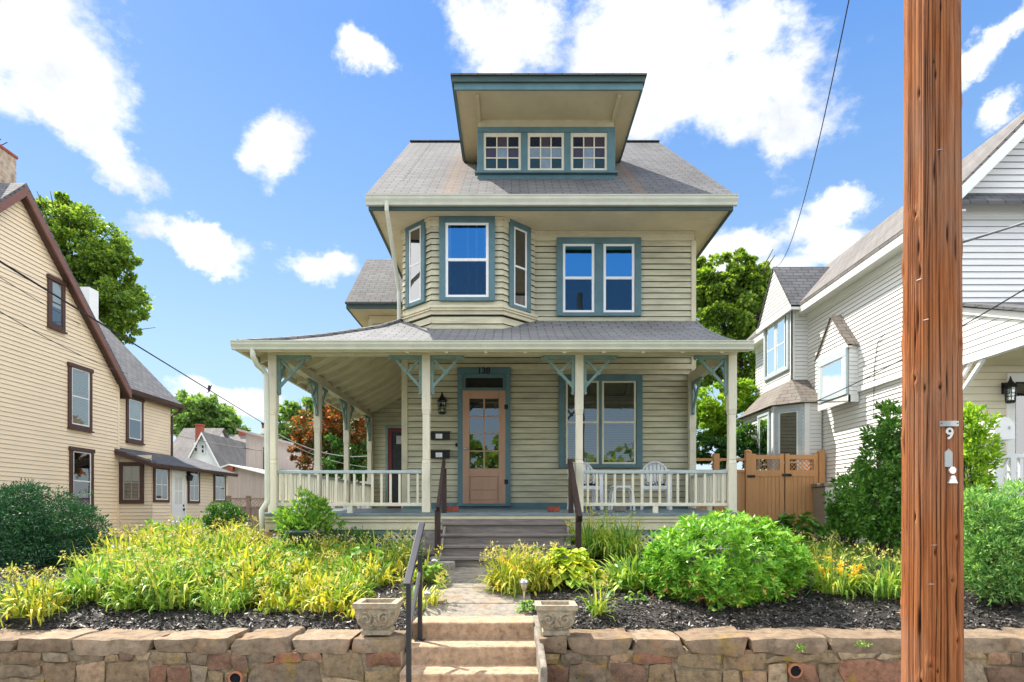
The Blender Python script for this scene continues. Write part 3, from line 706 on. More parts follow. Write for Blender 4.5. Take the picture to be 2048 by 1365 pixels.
sk = MB(); sk.box(-3.93, 3.58, 9.84, 9.90, 1.605, 1.654); sk.box(-3.915, 3.57, 9.855, 9.90, 1.55, 1.604); sk.box(-3.90, 3.56, 9.87, 9.91, 1.43, 1.549)
sk.box(-3.90, -3.86, 9.911, YE, 1.43, 1.65); sk.box(3.52, 3.56, 9.911, YW, 1.43, 1.65); sk.box(-3.95, -3.84, 9.86, 9.97, 1.0, 1.43)
sk.build('porch_skirt', M['cream'], house, bevel=.006)
sk = MB(); sk.box(-3.88, 3.54, 9.90, 9.94, 1.37, 1.429); sk.box(-3.8, -1.30, 9.90, 9.94, 1.10, 1.19); sk.build('skirt_board', M['teal_lt'], house)
pi = MB(); pi.box(-1.42, -1.12, 9.88, 10.2, .8, 1.43); pi.box(.96, 1.2, 9.88, 10.2, .8, 1.43); pi.box(-3.86,3.5,10.45,10.6,.8,1.66); pi.build('porch_pier', M['found'], house)
lt = MB()
for (xa, xb) in ((-3.83, -1.42), (1.2, 3.5)):
    for sgn in (1, -1):
        x = xa-.25
        while x < xb+.25:
            z0, z1 = 1.12, 1.40; xx0, xx1 = (x, x+.28) if sgn > 0 else (x+.28, x)
            lo, hi = max(xa, min(xb, xx0)), max(xa, min(xb, xx1))
            def zat(v): return z0+(z1-z0)*(v-xx0)/(xx1-xx0)
            if abs(hi-lo) > .03: lt.bar((lo, 9.925+sgn*.006, zat(lo)), (hi, 9.925+sgn*.006, zat(hi)), .010, .034)
            x += .105
lt.build('lattice', M['post'], house)

# porch steps
st = MB()
zs = [1.55, 1.385, 1.23, 1.075]; ys = [9.60, 9.34, 9.08, 8.82]
xs0, xs1 = -1.10, .92
for k, (z, y) in enumerate(zip(zs, ys)):
    xa = xs0-.0-.022*k; xb = xs1+.015*k
    st.box(xa, xb, y, y+.285, z-.038, z)
    zlow = zs[k+1] if k < 3 else .86
    st.box(xa+.03+(.28 if k == 3 else 0), xb-.03, y+.03, y+.055, zlow-.03, z-.039)
st.box(xs0, xs1, 9.84-.02, 9.86, 1.50, 1.60)
stp = st.build('porch_steps', M['steps'], house, bevel=.006)
sb = MB()
for x in (xs0+.05, xs1-.08):
    sb.prism(Fr((x, 0), (0,1), (1,0)), [(8.88,.86),(9.85,.86),(9.85,1.5),(9.62,1.5),(8.88,1.03)], 0, .03)
sb.build('stringer', M['steps'], stp)
for x, wd in ((PX(888,10), .05), (.925, .075)):
    h = MB(); h.bar((x, 10.0, 2.52), (x+.02, 8.72 if x > 0 else 9.0, 1.62 if x > 0 else 1.75), wd, .11)
    yy = 8.75 if x > 0 else 9.02
    h.box(x-.03, x+.05, yy, yy+.08, .95, 1.66 if x > 0 else 1.75); h.box(x-.03, x+.05, 9.86, 9.94, 1.69, 2.40)
    h.build('step_handrail', M['darkwood'], house, bevel=.01)
bl = MB(); bl.box(-1.17, -.80, 8.62, 8.84, .8, 1.03); bl.build('step_footing', M['found'], house, bevel=.02)

# rear wing
wg = MB(); wx = -3.86
Fw = Fr((0, YE+.02), (1,0), (0,-1))
siding(wg, Fw, Z1, 7.0, lambda z: [(wx, XL)], .115, .013)
Fwl = Fr((wx, 0), (0,1), (-1,0))
def wgab(z):
    if z < 7.1: return [(YE+.02, 20.3)]
    k = (z-7.1)/.86; return [(16.2+k+.3, 21.0-k-.3)]
siding(wg, Fwl, .9, 9.0, wgab, .115, .018, gap=GAPH)
wg.face((wx,20.3,.9),(XL,20.3,.9),(XL,20.3,7),(wx,20.3,7))
wing = wg.build('rear_wing', [M['siding'], M['lapshadow']], house)
s = MB(); s.slab([(-4.33,16.2,7.14),(XL-.01,16.2,7.14),(XL-.01,18.6,9.2),(-4.33,18.6,9.2)], .06); s.slab([(-4.33,18.6,9.2),(XL-.01,18.6,9.2),(XL-.01,21.0,7.14),(-4.33,21.0,7.14)], .06); s.build('wing_roof', M['roof_main'], wing)
s = MB(); s.box(-4.28,XL-.02,16.24,16.28,6.98,7.12); s.box(-4.31,-4.28,16.24,20.9,6.98,7.12); s.build('wing_fascia', M['teal_dark'], wing)
s = MB(); s.box(-4.28,XL-.02,16.28,16.9,7.0,7.02); s.box(-4.28,wx+.02,16.9,20.9,7.0,7.02); s.box(wx,XL-.02,16.885,16.915,6.8,6.99); s.build('wing_soffit', M['soffit'], wing)
s = MB(); s.box(wx-.02,wx+.1,YE-.01,YE+.06,Z1,6.9); s.build('wing_corner_board', M['cream'], wing)
s = MB(); a0, a1 = PX(771,YE), PX(771,YE)+1.0; zt2 = PZ(851,YE)
s.fbox(Fw, a0, a0+.07, 0, .05, Z1+.02, zt2); s.fbox(Fw, a1-.07, a1, 0, .05, Z1+.02, zt2); s.fbox(Fw, a0+.07, a1-.07, 0, .05, zt2-.08, zt2-.001)
s.build('side_door_frame', M['teal_lt'], wing, bevel=.004)
s = MB(); a0 += .075; a1 -= .075; zt2 -= .085
s.fbox(Fw, a0, a0+.10, 0, .04, Z1+.03, zt2); s.fbox(Fw, a1-.1, a1, 0, .04, Z1+.03, zt2); s.fbox(Fw, a0+.1, a1-.1, 0, .039, zt2-.1, zt2-.001); s.fbox(Fw, a0+.1, a1-.1, 0, .039, Z1+.031, Z1+.2); s.fbox(Fw, a0+.1, a1-.1, 0, .039, Z1+.95, Z1+1.03)
sd = s.build('side_door', M['reddoor'], wing, bevel=.004)
s = MB(); s.fbox(Fw, a0+.1, a1-.1, 0, .02, Z1+.2, zt2-.1); s.cur = 1; s.fbox(Fw, a0+.22, a0+.42, .0205, .024, zt2-.42, zt2-.2); s.build('side_door_screen', [M['dim'], M['metalgrey']], wing)

# ---------------------------------------------------------------- things on the porch
def mailbox(z, label):
    x0, x1 = PX(863,YW), PX(900,YW); t = thing('wall_mailbox', label, 'mailbox', ((x0+x1)/2, YW, z), 'mailboxes beside the front door')
    b = MB(); b.prism(Fr((0, YW-.02), (0,-1), (1,0)), [(0,z),(.10,z),(.12,z+.12),(.04,z+.16),(0,z+.16)], x0, x1); b.build('box', M['black'], t, bevel=.006)
    b = MB(); b.hexa([(x0-.01,YW-.15,z+.125),(x1+.01,YW-.15,z+.125),(x1+.01,YW-.018,z+.168),(x0-.01,YW-.018,z+.168),(x0-.01,YW-.152,z+.133),(x1+.01,YW-.152,z+.133),(x1+.01,YW-.018,z+.178),(x0-.01,YW-.018,z+.178)]); b.build('lid', M['black'], t)
    b = MB(); b.face((PX(873,YW),YW-.127,z+.02),(PX(886,YW),YW-.127,z+.02),(PX(886,YW),YW-.141,z+.11),(PX(873,YW),YW-.141,z+.11)); b.build('name_card', M['plastic'], t)
    return t
mailbox(PZ(881,YW)-.0, 'black wall mailbox with white card, upper of the two left of the door')
mailbox(PZ(918,YW)-.0, 'black wall mailbox with white card, lower of the two left of the door')
def lantern(x, y, z, label, s=1.0, mat='black'):
    t = thing('wall_lantern', label, 'lantern', (x, y, z))
    b = MB(); b.box(x-.05*s,x+.05*s,y-.03,y-.012,z-.06*s,z+.12*s); b.tube([(x,y-.03,z+.07*s),(x,y-.12,z+.12*s),(x,y-.15,z+.16*s),(x,y-.15,z+.10*s)], .012*s, 6); b.build('bracket', M[mat], t)
    b = MB(); cy = y-.15
    b.lathe([(.005,.25*s),(.02*s,.20*s),(.03*s,.17*s),(.09*s,.09*s),(.10*s,.075*s),(.075*s,.07*s)], (x,cy,z-.05*s), 6)
    b.lathe([(.055*s,-.17*s),(.07*s,-.15*s),(.07*s,-.13*s),(.03*s,-.12*s)], (x,cy,z-.05*s), 6)
    for j in range(6):
        a = math.pi/3*j; b.bar((x+.078*s*math.cos(a),cy+.078*s*math.sin(a),z+.03*s),(x+.066*s*math.cos(a),cy+.066*s*math.sin(a),z-.20*s), .01*s, .01*s)
    for zz in (0,-.07,-.12): b.tube([(x+(.075+zz*.05)*s*math.cos(k*math.pi/3), cy+(.075+zz*.05)*s*math.sin(k*math.pi/3), z+zz*s) for k in range(7)], .005*s, 4, False)
    b.build('cage', M[mat], t)
    b = MB(); b.lathe([(.05*s,-.18*s),(.065*s,.02*s)], (x,cy,z-.005), 6); b.build('lamp_glass', M['glass'], t)
    return t
lantern(PX(886,YW), YW-.012, PZ(808,YW), 'small black lantern on the clapboard wall left of the salmon front door', 1.05)
b = MB(); b.box(PX(911,YW), PX(915.5,YW), YW-.04, YW-.012, PZ(894,YW), PZ(887,YW)); tag(b.build('doorbell', M['black'], loc=(PX(913,YW),YW,PZ(890,YW)), bevel=.004), 'small dark doorbell button on the siding left of the front door frame', 'doorbell')

def chair(x, y, z, rz, label):
    t = thing('patio_chair', label, 'chair', (0,0,0), 'white plastic porch chairs', world=False)
    b = MB(); b.hexa([(-.23,-.22,.40),(.23,-.22,.40),(.20,.22,.37),(-.20,.22,.37),(-.23,-.22,.425),(.23,-.22,.425),(.20,.22,.395),(-.20,.22,.395)]); b.bar((-.24,-.225,.395),(.24,-.225,.395),.03,.07); b.build('seat', M['plastic'], t, bevel=.012)
    for sx in (-1,1):
        b = MB(); b.hexa([(sx*.25-.025,-.25,0),(sx*.25+.025,-.25,0),(sx*.25+.025,-.20,0),(sx*.25-.025,-.20,0),(sx*.235-.035,-.24,.64),(sx*.235+.035,-.24,.64),(sx*.235+.03,-.19,.64),(sx*.235-.03,-.19,.64)]); b.build('leg', M['plastic'], t, bevel=.008)
        b = MB(); b.hexa([(sx*.24-.025,.27,0),(sx*.24+.025,.27,0),(sx*.24+.025,.33,0),(sx*.24-.025,.33,0),(sx*.21-.03,.17,.42),(sx*.21+.03,.17,.42),(sx*.21+.03,.23,.42),(sx*.21-.03,.23,.42)]); b.build('leg', M['plastic'], t, bevel=.008)
        b = MB(); pts = [(sx*.25,-.26,.63),(sx*.275,-.15,.655),(sx*.28,.0,.66),(sx*.265,.14,.68),(sx*.235,.25,.74)]
        for p, q in zip(pts, pts[1:]): b.bar(p, q, .055, .025)
        b.build('armrest', M['plastic'], t, bevel=.008)
    b = MB(); pts = []
    for k in range(13):
        a = math.pi*k/12; xx = -.235*math.cos(a); zz = .60+.29*math.sin(a)**.8; pts.append((xx, .20+(zz-.4)*.25+.02*math.cos(a*2), zz))
    pts = [(-.20,.20,.40)]+pts+[(.20,.20,.40)]
    for p, q in zip(pts, pts[1:]): b.bar(p, q, .03, .07, (0,1,.2))
    for k in range(5):
        xx = -.13+.065*k; zt_ = .60+.27*math.sqrt(max(0,1-(xx/.235)**2)); b.bar((xx*.85,.20,.40),(xx*1.1,.20+(zt_-.4)*.25,zt_), .048, .014, (0,1,0))
    b.face(*[(p[0]*.92, p[1]+.012, p[2]-.02) for p in pts[2:-2] if p[2] > .72])
    b.build('backrest', M['plastic'], t, bevel=.006)
    t.location = (x, y, z); t.rotation_euler = (0,0,rz)
    return t
M['floral'] = None
m, t_, b_ = newmat('black_white_floral_fabric'); v_ = coords(t_); vo = nd(t_, 'ShaderNodeTexVoronoi', Scale=22.0); L(t_, v_, vo.inputs['Vector'])
L(t_, ramp(t_, noise(t_, v_, 26, 3), [(.49, (.012,.012,.016)), (.53, (.75,.75,.75))]), b_.inputs['Base Color']); b_.inputs['Roughness'].default_value = .9; M['floral'] = m
def cushion(x, y, z, rz, label):
    n = 12; V = []; Fc = []
    for side in (1,-1):
        for i in range(n+1):
            for j in range(n+1):
                u, w_ = i/n*2-1, j/n*2-1; h = max(0,(1-u**4))*max(0,(1-w_**4)); V.append((u*.2*(1-.05*w_*w_), w_*.19, .045+side*.045*h**.5))
    for s_ in range(2):
        o = s_*(n+1)**2
        for i in range(n):
            for j in range(n):
                q = (o+i*(n+1)+j, o+(i+1)*(n+1)+j, o+(i+1)*(n+1)+j+1, o+i*(n+1)+j+1); Fc.append(q if s_ == 0 else q[::-1])
    mb = MB(); mb.v = V; mb.f = Fc; mb.m = [0]*len(Fc); o = mb.build('seat_cushion', M['floral'], smooth=True)
    o.location = (x, y, z); o.rotation_euler = (0,0,rz); tag(o, label, 'cushion', 'cushions on the porch chairs')
cy = 11.3
chair(PX(1170,cy), cy, 1.745, R(8), 'white plastic armchair behind the railing post right of the steps')
chair(PX(1311,cy), cy, 1.745, R(-10), 'white plastic armchair behind the railing, nearer the porch corner')
cushion(PX(1170,cy), cy, 2.17, R(8), 'black and white floral cushion on the armchair beside the steps')
cushion(PX(1311,cy), cy, 2.17, R(-10), 'black and white floral cushion on the armchair nearer the porch corner')
t = thing('patio_table', 'small white plastic side table between the two porch chairs', 'table', (PX(1243,11.15), 11.15, 1.74), world=True)
tx = PX(1243,11.15)
b = MB(); b.box(tx-.19,tx+.19,11.0,11.32,2.15,2.175); b.build('tabletop', M['plastic'], t, bevel=.01)
for yy in (11.0,11.3):
    b = MB(); b.tube([(tx-.20,yy,1.745),(tx-.18,yy,2.02),(tx-.15,yy,2.11),(tx-.09,yy,2.145),(tx+.09,yy,2.145),(tx+.15,yy,2.11),(tx+.18,yy,2.02),(tx+.20,yy,1.745)], .018, 8); b.build('leg', M['plastic'], t)
def brick(px, py, y, label, w=.2, col='brick'):
    b = MB(); x = PX(px, y); z = 1.70+(y-9.85)*.033; b.box(x-w/2,x+w/2,y-.05,y+.05,z,z+.085); tag(b.build('brick', M[col], loc=(x,y,z), bevel=.006), label, 'brick', 'loose bricks on the porch floor')
brick(905,1012,10.6,'red brick on the porch floor left of the front door'); brick(1107,1014,10.6,'red brick on the porch floor right of the front door'); brick(1240,1018,10.5,'grey stone block under the small white table',.18,'found')
b = MB(); yx = 9.99; b.tube([(PX(1170,yx),yx-.06,PZ(1008,yx)),(PX(1172,yx),yx-.07,PZ(1020,yx)),(PX(1175,yx),yx-.17,PZ(1040,yx)),(PX(1174,yx),yx-.17,PZ(1052,yx))],.006,6)
b.tube([(PX(1170,yx),yx-.06,PZ(1008,yx)),(PX(1178,yx),yx-.07,PZ(1006,yx)),(PX(1180,yx),yx-.08,PZ(1022,yx)),(PX(1186,yx),yx-.02,PZ(1026,yx)),(PX(1196,yx),yx+.05,PZ(1024,yx))],.006,6)
tag(b.build('cord', plain('yellow_cord',(.55,.42,.06),.7), loc=(PX(1172,yx),yx,1.6)), 'thin yellow cord looped over the bottom porch rail right of the steps', 'cord')
t = thing('porch_fan', 'round pale grey floor fan standing behind the small white table', 'fan', (PX(1212,11.75), 11.75, 1.76)); fx = PX(1212,11.75)
b = MB(); b.tube([(fx+.17*math.cos(a*math.pi/8),11.75,2.0+.17*math.sin(a*math.pi/8)) for a in range(17)], .018, 6, False)
for a in range(8): b.tube([(fx,11.74,2.0),(fx+.17*math.cos(a*math.pi/4),11.74,2.0+.17*math.sin(a*math.pi/4))],.005,4)
b.build('cage', M['metalgrey'], t); b = MB(); b.box(fx-.15,fx+.15,11.68,11.82,1.765,1.80); b.build('foot', M['metalgrey'], t, bevel=.01)
# ================================================================ left neighbour
LX = -12.95
lh = thing('gabled_house', 'peach sided house with brown trim, steep gable and low sunroom', 'house', (LX-2, 17, .85))
FL = Fr((LX, 0), (0, 1), (1, 0))
GP, GZp, GE = 16.35, 8.55+1.75, 20.86
rk = 1.0
wl = MB()
def lg(z):
    zt_ = 5.95
    if z < zt_-.05: return [(12.15, 20.57)]
    h = min(4.2, (GZp-.25-z)/1.0); return [(max(12.15, GP-h), min(20.57, GP+h))]
siding(wl, FL, .85, GZp-.4, lg, .118, .020)
wl.face((LX,20.57,.85),(LX-8,20.57,.85),(LX-8,20.57,6.2),(LX,20.57,6.2))
wl.face((LX-8,12.15,.85),(LX,12.15,.85),(LX,12.15,6.2),(LX-8,12.15,6.2))
WX = -13.2
Fw2 = Fr((WX, 0), (0,1), (1,0))
siding(wl, Fw2, .85, 5.75, lambda z: [(20.4, 24.1)], .118, .020)
wl.face((WX,24.1,.85),(WX-7,24.1,.85),(WX-7,24.1,6),(WX,24.1,6))
wl.build('wall', [M['peach'], M['softshadow']], lh)
b = MB(); b.box(LX-.08, LX+.022, 20.50, 20.60, .85, 6.0); b.box(WX-.05, WX+.02, 24.02, 24.12, .85, 5.7); b.build('corner_board', M['peach'], lh)
b = MB(); b.box(LX-7.9, LX-.03, 12.2, 20.5, .3, .86); b.box(WX-6, WX-.03, 20.5, 24.0, .3, .86); b.build('foundation', M['found'], lh)
RXo = -12.70
def gzr(y): return GZp-abs(y-GP)
rfm = MB()
rfm.slab([(RXo,GP,GZp),(LX-8,GP,GZp),(LX-8,GE,gzr(GE)),(RXo,GE,gzr(GE))][::-1], .09)
rfm.slab([(RXo,2*GP-GE,gzr(GE)),(LX-8,2*GP-GE,gzr(GE)),(LX-8,GP,GZp),(RXo,GP,GZp)][::-1], .09)
EXl, EZl = -12.88, PZ(772,20.6)-.0
zt2 = PZ(620,24.4)
rfm.slab([(EXl,20.55,EZl),(EXl,24.42,EZl),(-17.4,24.42,EZl+4.52*1.03),(-17.4,20.55,EZl+4.52*1.03)], .08)
lroof = rfm.build('roof', M['roof_dark'], lh)
b = MB()
for sg in (1,-1):
    ye = GE if sg > 0 else 2*GP-GE
    b.hexa([(RXo-.04,GP,GZp-.34),(RXo+.01,GP,GZp-.34),(RXo+.01,ye,gzr(GE)-.34),(RXo-.04,ye,gzr(GE)-.34),(RXo-.04,GP,GZp-.09),(RXo+.01,GP,GZp-.09),(RXo+.01,ye,gzr(GE)-.09),(RXo-.04,ye,gzr(GE)-.09)])
b.build('rake_board', M['redbrown'], lh)
b = MB()
for sg in (1,-1):
    ye = GE if sg > 0 else 2*GP-GE
    b.hexa([(LX-.02,GP,GZp-.28),(RXo-.04,GP,GZp-.28),(RXo-.04,ye,gzr(GE)-.28),(LX-.02,ye,gzr(GE)-.28),(LX-.02,GP,GZp-.25),(RXo-.04,GP,GZp-.25),(RXo-.04,ye,gzr(GE)-.25),(LX-.02,ye,gzr(GE)-.25)])
b.box(LX-.5, RXo, GE-.03, GE, gzr(GE)-.34, gzr(GE)-.09)
b.build('rake_soffit', M['brown'], lh)
b = MB(); gutter_profile(b, (EXl-.01,20.62,EZl-.02),(EXl-.01,24.45,EZl-.02),(1,0,0),.11,.13); b.box(EXl-.35,EXl-.01,20.6,24.4,EZl-.17,EZl-.13); b.build('gutter', M['brown'], lh)
b = MB(); b.tube([(EXl+.05,24.35,EZl-.15),(EXl-.1,24.32,EZl-.3),(WX+.06,24.15,EZl-.45),(WX+.06,24.15,2.2)],.045,8); b.build('downspout', M['brown'], lh)
# chimney
cy0, cy1, cx0, cx1 = 16.45, 17.35, -14.6, -13.76
b = MB(); b.box(cx0,cx1,cy0,cy1,9.3,PZ(318,16.9)+.25); b.cur = 1; b.box(cx0-.03,cx1+.03,cy0-.03,cy1+.03,PZ(318,16.9)+.25,PZ(318,16.9)+.32); ch = b.build('chimney', [M['chimney'], M['brick']], lh)
b = MB(); zc = PZ(318,16.9)+.32
for k in range(4): b.tube([(cx0+.2+.05*k,cy0+.3+.1*k,zc),(cx0+.35+.1*k,cy0+.25+.15*k,zc+.22),(cx1-.28+.05*k,cy0+.3+.15*k,zc+.30)],.012,5)
b.build('chimney_wires', M['cable'], ch)
b = MB(); b.slab([(cx1+.06,cy0-.2,9.85),(cx1-.4,cy0-.25,10.5),(cx0,cy0-.1,9.85)],.05); b.build('flashing', M['roof_dark'], ch)
b = MB(); b.box(PX(176,22.5)-.18,PX(176,22.5)+.18,22.3,22.8,PZ(640,22.5),PZ(578,22.5)); b.build('white_vent_stack', M['white'], lh)
def lwin(F, u0, u1, v0, v1, X=LX, **k):
    # px -> depth on plane x = X
    y0 = X*F_PX/(u0-1024); y1 = X*F_PX/(u1-1024)
    ym = (y0+y1)/2
    z1 = PZ(v0, y0); z0 = PZ(v1, y0)
    return window(lh, F, y0, y1, z0, z1, 'brown', k.pop('sash','white'), .12, head=.03, **k)
lwin(FL, 93, 127, 548, 652, sash='brown', blind='curtain', blind_h=.6)
lwin(FL, 134, 181, 724, 855, blind='slat', blind_h=1.0)
lwin(FL, 137, 184, 893, 1030, blind='curtain', blind_h=.0)
lwin(Fw2, 250.5, 284, 789, 883, X=WX, blind='slat', blind_h=.52)
# sunroom
SX = -11.88; sy0, sy1 = 20.62, 26.1
sr = MB()
Fs = Fr((WX, sy0), (1,0), (0,-1)); Fs2 = Fr((SX, 0), (0,1), (1,0))
siding(sr, Fs, .85, 3.55, lambda z: [(.0, SX-WX)], .118, .020)
siding(sr, Fs2, .85, 3.3, lambda z: [(sy0, sy1)], .118, .020)
sr.face((SX,sy1,.85),(WX,sy1,.85),(WX,sy1,3.6),(SX,sy1,3.3))
sun = sr.build('sunroom', [M['peach'], M['softshadow']], lh)
b = MB(); b.box(WX,SX-.03,sy0+.05,sy1-.05,.3,.86); b.build('sunroom_base', M['found'], sun)
b = MB(); ze, zh = 3.27, 3.86
b.slab([(-11.58,sy0-.28,ze),(-11.58,sy1+.15,ze),(WX-.0,sy1+.15,zh),(WX-.05,sy0-.28,zh)],.05); b.build('sunroom_roof', M['roof_dark'], sun)
b = MB(); b.hexa([(WX-.03,sy0-.29,zh-.20),(-11.58,sy0-.29,ze-.18),(-11.58,sy0-.25,ze-.18),(WX-.03,sy0-.25,zh-.20),(WX-.03,sy0-.29,zh-.05),(-11.58,sy0-.29,ze-.05),(-11.58,sy0-.25,ze-.05),(WX-.03,sy0-.25,zh-.05)])
gutter_profile(b, (-11.60,sy0-.3,ze-.02),(-11.60,sy1+.2,ze-.02),(1,0,0),.10,.12); b.build('sunroom_fascia', M['brown'], sun)
window(lh, Fs, PX(240,sy0)-WX, PX(289,sy0)-WX, PZ(1008,sy0), PZ(925,sy0), 'brown', 'whitecurt', .13, grid=(2,2), style='single', sill=0, back='dim') if False else window(lh, Fs, PX(240,sy0)-WX, PX(289,sy0)-WX, PZ(1008,sy0), PZ(925,sy0), 'brown', 'metalgrey', .13, grid=(2,2), style='single', sill=0, back='dim', blind='curtain', blind_h=.45)
def yat(u, X): return X*F_PX/(u-1024)
for (u0,u1,g,v0,v1) in ((305,336,(2,2),932,1005),(374,397,(2,2),935,1007),(426,449,(2,2),942,1005)):
    a0, a1 = yat(u0,SX), yat(u1,SX); window(lh, Fs2, a0, a1, PZ(v1,a0), PZ(v0,a0), 'brown', 'white', .09, grid=g, style='single', sill=0, back='dim')
a0, a1 = yat(341,SX), yat(370,SX)
b = MB(); b.fbox(Fs2,a0,a0+.09,0,.05,.9,3.14); b.fbox(Fs2,a1-.09,a1,0,.05,.9,3.14); b.fbox(Fs2,a0+.09,a1-.09,0,.049,3.03,3.139); dfm = b.build('back_door_frame', M['white'], lh)
b = MB(); b.fbox(Fs2,a0+.09,a1-.09,0,.03,.95,1.95); b.fbox(Fs2,a0+.09,a0+.25,0,.03,1.951,3.03); b.fbox(Fs2,a1-.25,a1-.09,0,.03,1.951,3.03); b.fbox(Fs2,a0+.25,a1-.25,0,.03,2.9,3.029); b.fbox(Fs2,(a0+a1)/2-.02,(a0+a1)/2+.02,0,.029,1.951,2.9); b.fbox(Fs2,a0+.25,a1-.25,0,.028,2.4,2.44)
b.cur = 1; b.fbox(Fs2,a0+.25,a1-.25,0,.026,1.951,2.9); b.cur = 2; b.fbox(Fs2,a1-.2,a1-.14,.03,.08,1.72,1.80); b.fbox(Fs2,a1-.2,a1-.14,.03,.05,1.86,1.94); b.build('back_door', [M['white'], M['curtain'], M['black']], lh, bevel=.004)
lt_ = thing('outdoor_lamp', 'black lamp fixed beside the white back door of the peach sunroom', 'lamp', (SX+.05, yat(371,SX), PZ(955,23)))
b = MB(); yl = yat(372,SX); b.lathe([(.08,-.1),(.12,.08),(.09,.1),(.02,.16)], (SX+.14,yl,PZ(957,23)), 10); b.box(SX+.01,SX+.14,yl-.04,yl+.04,PZ(950,23),PZ(944,23)); b.build('shade', M['black'], lt_)

# ================================================================ distant houses
def far_house(name, label, x0, x1, y0, y1, zw, zr_, wallm, roofm, axis='x', chim=None, wins=(), gab_mat=None, kind='house', ov=.3):
    t = thing(name, label, kind, ((x0+x1)/2, y0, .85))
    b = MB(); b.box(x0,x1,y0,y1,.3,zw)
    if axis == 'x':   # ridge along x, gables at the ends
        ym = (y0+y1)/2
        b.hexa([(x0,y0,zw),(x1,y0,zw),(x1,y1,zw),(x0,y1,zw),(x0,ym-.02,zr_-.05),(x1,ym-.02,zr_-.05),(x1,ym+.02,zr_-.05),(x0,ym+.02,zr_-.05)])
        k = (zr_-zw)/(ym-y0)
        r_ = MB(); r_.slab([(x0-ov,y0-ov,zw-ov*k+.06),(x1+ov,y0-ov,zw-ov*k+.06),(x1+ov,ym,zr_+.06),(x0-ov,ym,zr_+.06)],.08); r_.slab([(x0-ov,ym,zr_+.06),(x1+ov,ym,zr_+.06),(x1+ov,y1+ov,zw-ov*k+.06),(x0-ov,y1+ov,zw-ov*k+.06)],.08)
    else:
        xm = (x0+x1)/2; k = (zr_-zw)/(xm-x0)
        b.hexa([(x0,y0,zw),(x1,y0,zw),(x1,y1,zw),(x0,y1,zw),(xm-.02,y0,zr_-.05),(xm+.02,y0,zr_-.05),(xm+.02,y1,zr_-.05),(xm-.02,y1,zr_-.05)])
        r_ = MB(); r_.slab([(x0-ov,y0-ov,zw-ov*k+.06),(xm,y0-ov,zr_+.06),(xm,y1+ov,zr_+.06),(x0-ov,y1+ov,zw-ov*k+.06)],.08); r_.slab([(xm,y0-ov,zr_+.06),(x1+ov,y0-ov,zw-ov*k+.06),(x1+ov,y1+ov,zw-ov*k+.06),(xm,y1+ov,zr_+.06)],.08)
        f_ = MB()
        for (xa, xb) in ((x0-ov,xm),(x1+ov,xm)):
            za = zw-ov*k; f_.hexa([(xa,y0-ov-.05,za-.2),(xb,y0-ov-.05,zr_-.2),(xb,y0-ov-.01,zr_-.2),(xa,y0-ov-.01,za-.2),(xa,y0-ov-.05,za+.03),(xb,y0-ov-.05,zr_+.03),(xb,y0-ov-.01,zr_+.03),(xa,y0-ov-.01,za+.03)])
        f_.build('rake_board', M['white'], t)
    b.build('wall', wallm, t); r_.build('roof', roofm, t)
    if chim:
        cx, cyy, cw, zt_ = chim; cw *= .5; zt_ -= .25; c_ = MB(); c_.box(cx-cw,cx+cw,cyy-cw,cyy+cw,zr_-2.0,zt_); c_.box(cx-cw-.05,cx+cw+.05,cyy-cw-.05,cyy+cw+.05,zt_,zt_+.12); c_.build('chimney', M['brick'], t)
    for (a, bq, c, dd) in wins:
        w_ = MB(); w_.box(a-.1,bq+.1,y0-.06,y0-.005,c-.1,dd+.1); w_.cur = 1; w_.box(a,bq,y0-.08,y0-.0601,c,dd); w_.cur = 0; w_.box(a,bq,y0-.09,y0-.0801,(c+dd)/2-.04,(c+dd)/2+.04); w_.build('window', [M['white'], M['dim']], t)
    return t
D = 50.0
far_house('white_house', 'distant white house with steep white gable and two small attic windows', PX(372,D), PX(442,D), D, D+9, PZ(932,D), PZ(866,D), M['whitesid'], M['roof_grey'], 'y', (PX(396,D+1.2),D+1.5,.5,PZ(846,D+1.5)), [(PX(391,D),PX(394.5,D),PZ(903,D),PZ(888,D)),(PX(404.5,D),PX(408,D),PZ(906,D),PZ(891,D))])
far_house('grey_roofed_house', 'distant house with long grey roof behind the peach sunroom', PX(325,D+3), PX(398,D+3), D+3, D+11, PZ(925,D+3), PZ(858,D+7), M['whitesid'], M['roof_grey'], 'x')
far_house('green_house', 'distant pale green house under a grey roof with red brick chimney', PX(425,D+6), PX(488,D+6), D+6, D+14, PZ(921,D+6), PZ(871,D+10), M['lgrn'], M['roof_grey'], 'x', (PX(480,D+9.5),D+10,.5,PZ(858,D+10)), [(PX(452,D+6),PX(455,D+6),PZ(936,D+6),PZ(924,D+6))])
D = 36.0
t = thing('board_building', 'tall weathered grey board building behind the porch, upper storey', 'building', (PX(580,D), D, .85))
b = MB(); Fb = Fr((0,D),(1,0),(0,-1)); b.prism(Fb, [(PX(492,D),.5),(PX(690,D),.5),(PX(690,D),PZ(915,D)),(PX(492,D),PZ(862,D))], -6, 0); b.build('wall', M['barn'], t)
b = MB(); b.slab([(PX(476,D),D-.25,PZ(858,D)),(PX(700,D),D-.25,PZ(915,D)),(PX(700,D),D+6.2,PZ(915,D)),(PX(476,D),D+6.2,PZ(858,D))],.12); b.build('roof', M['barn'], t)
b = MB(); b.fbox(Fb, PX(527,D), PX(531,D), 0, .05, PZ(940,D), PZ(895,D)); b.build('window', M['dim'], t)
D = 31.0
t = thing('shed', 'low weathered grey board shed with shallow roof behind the wooden fence', 'shed', (PX(500,D), D, .85))
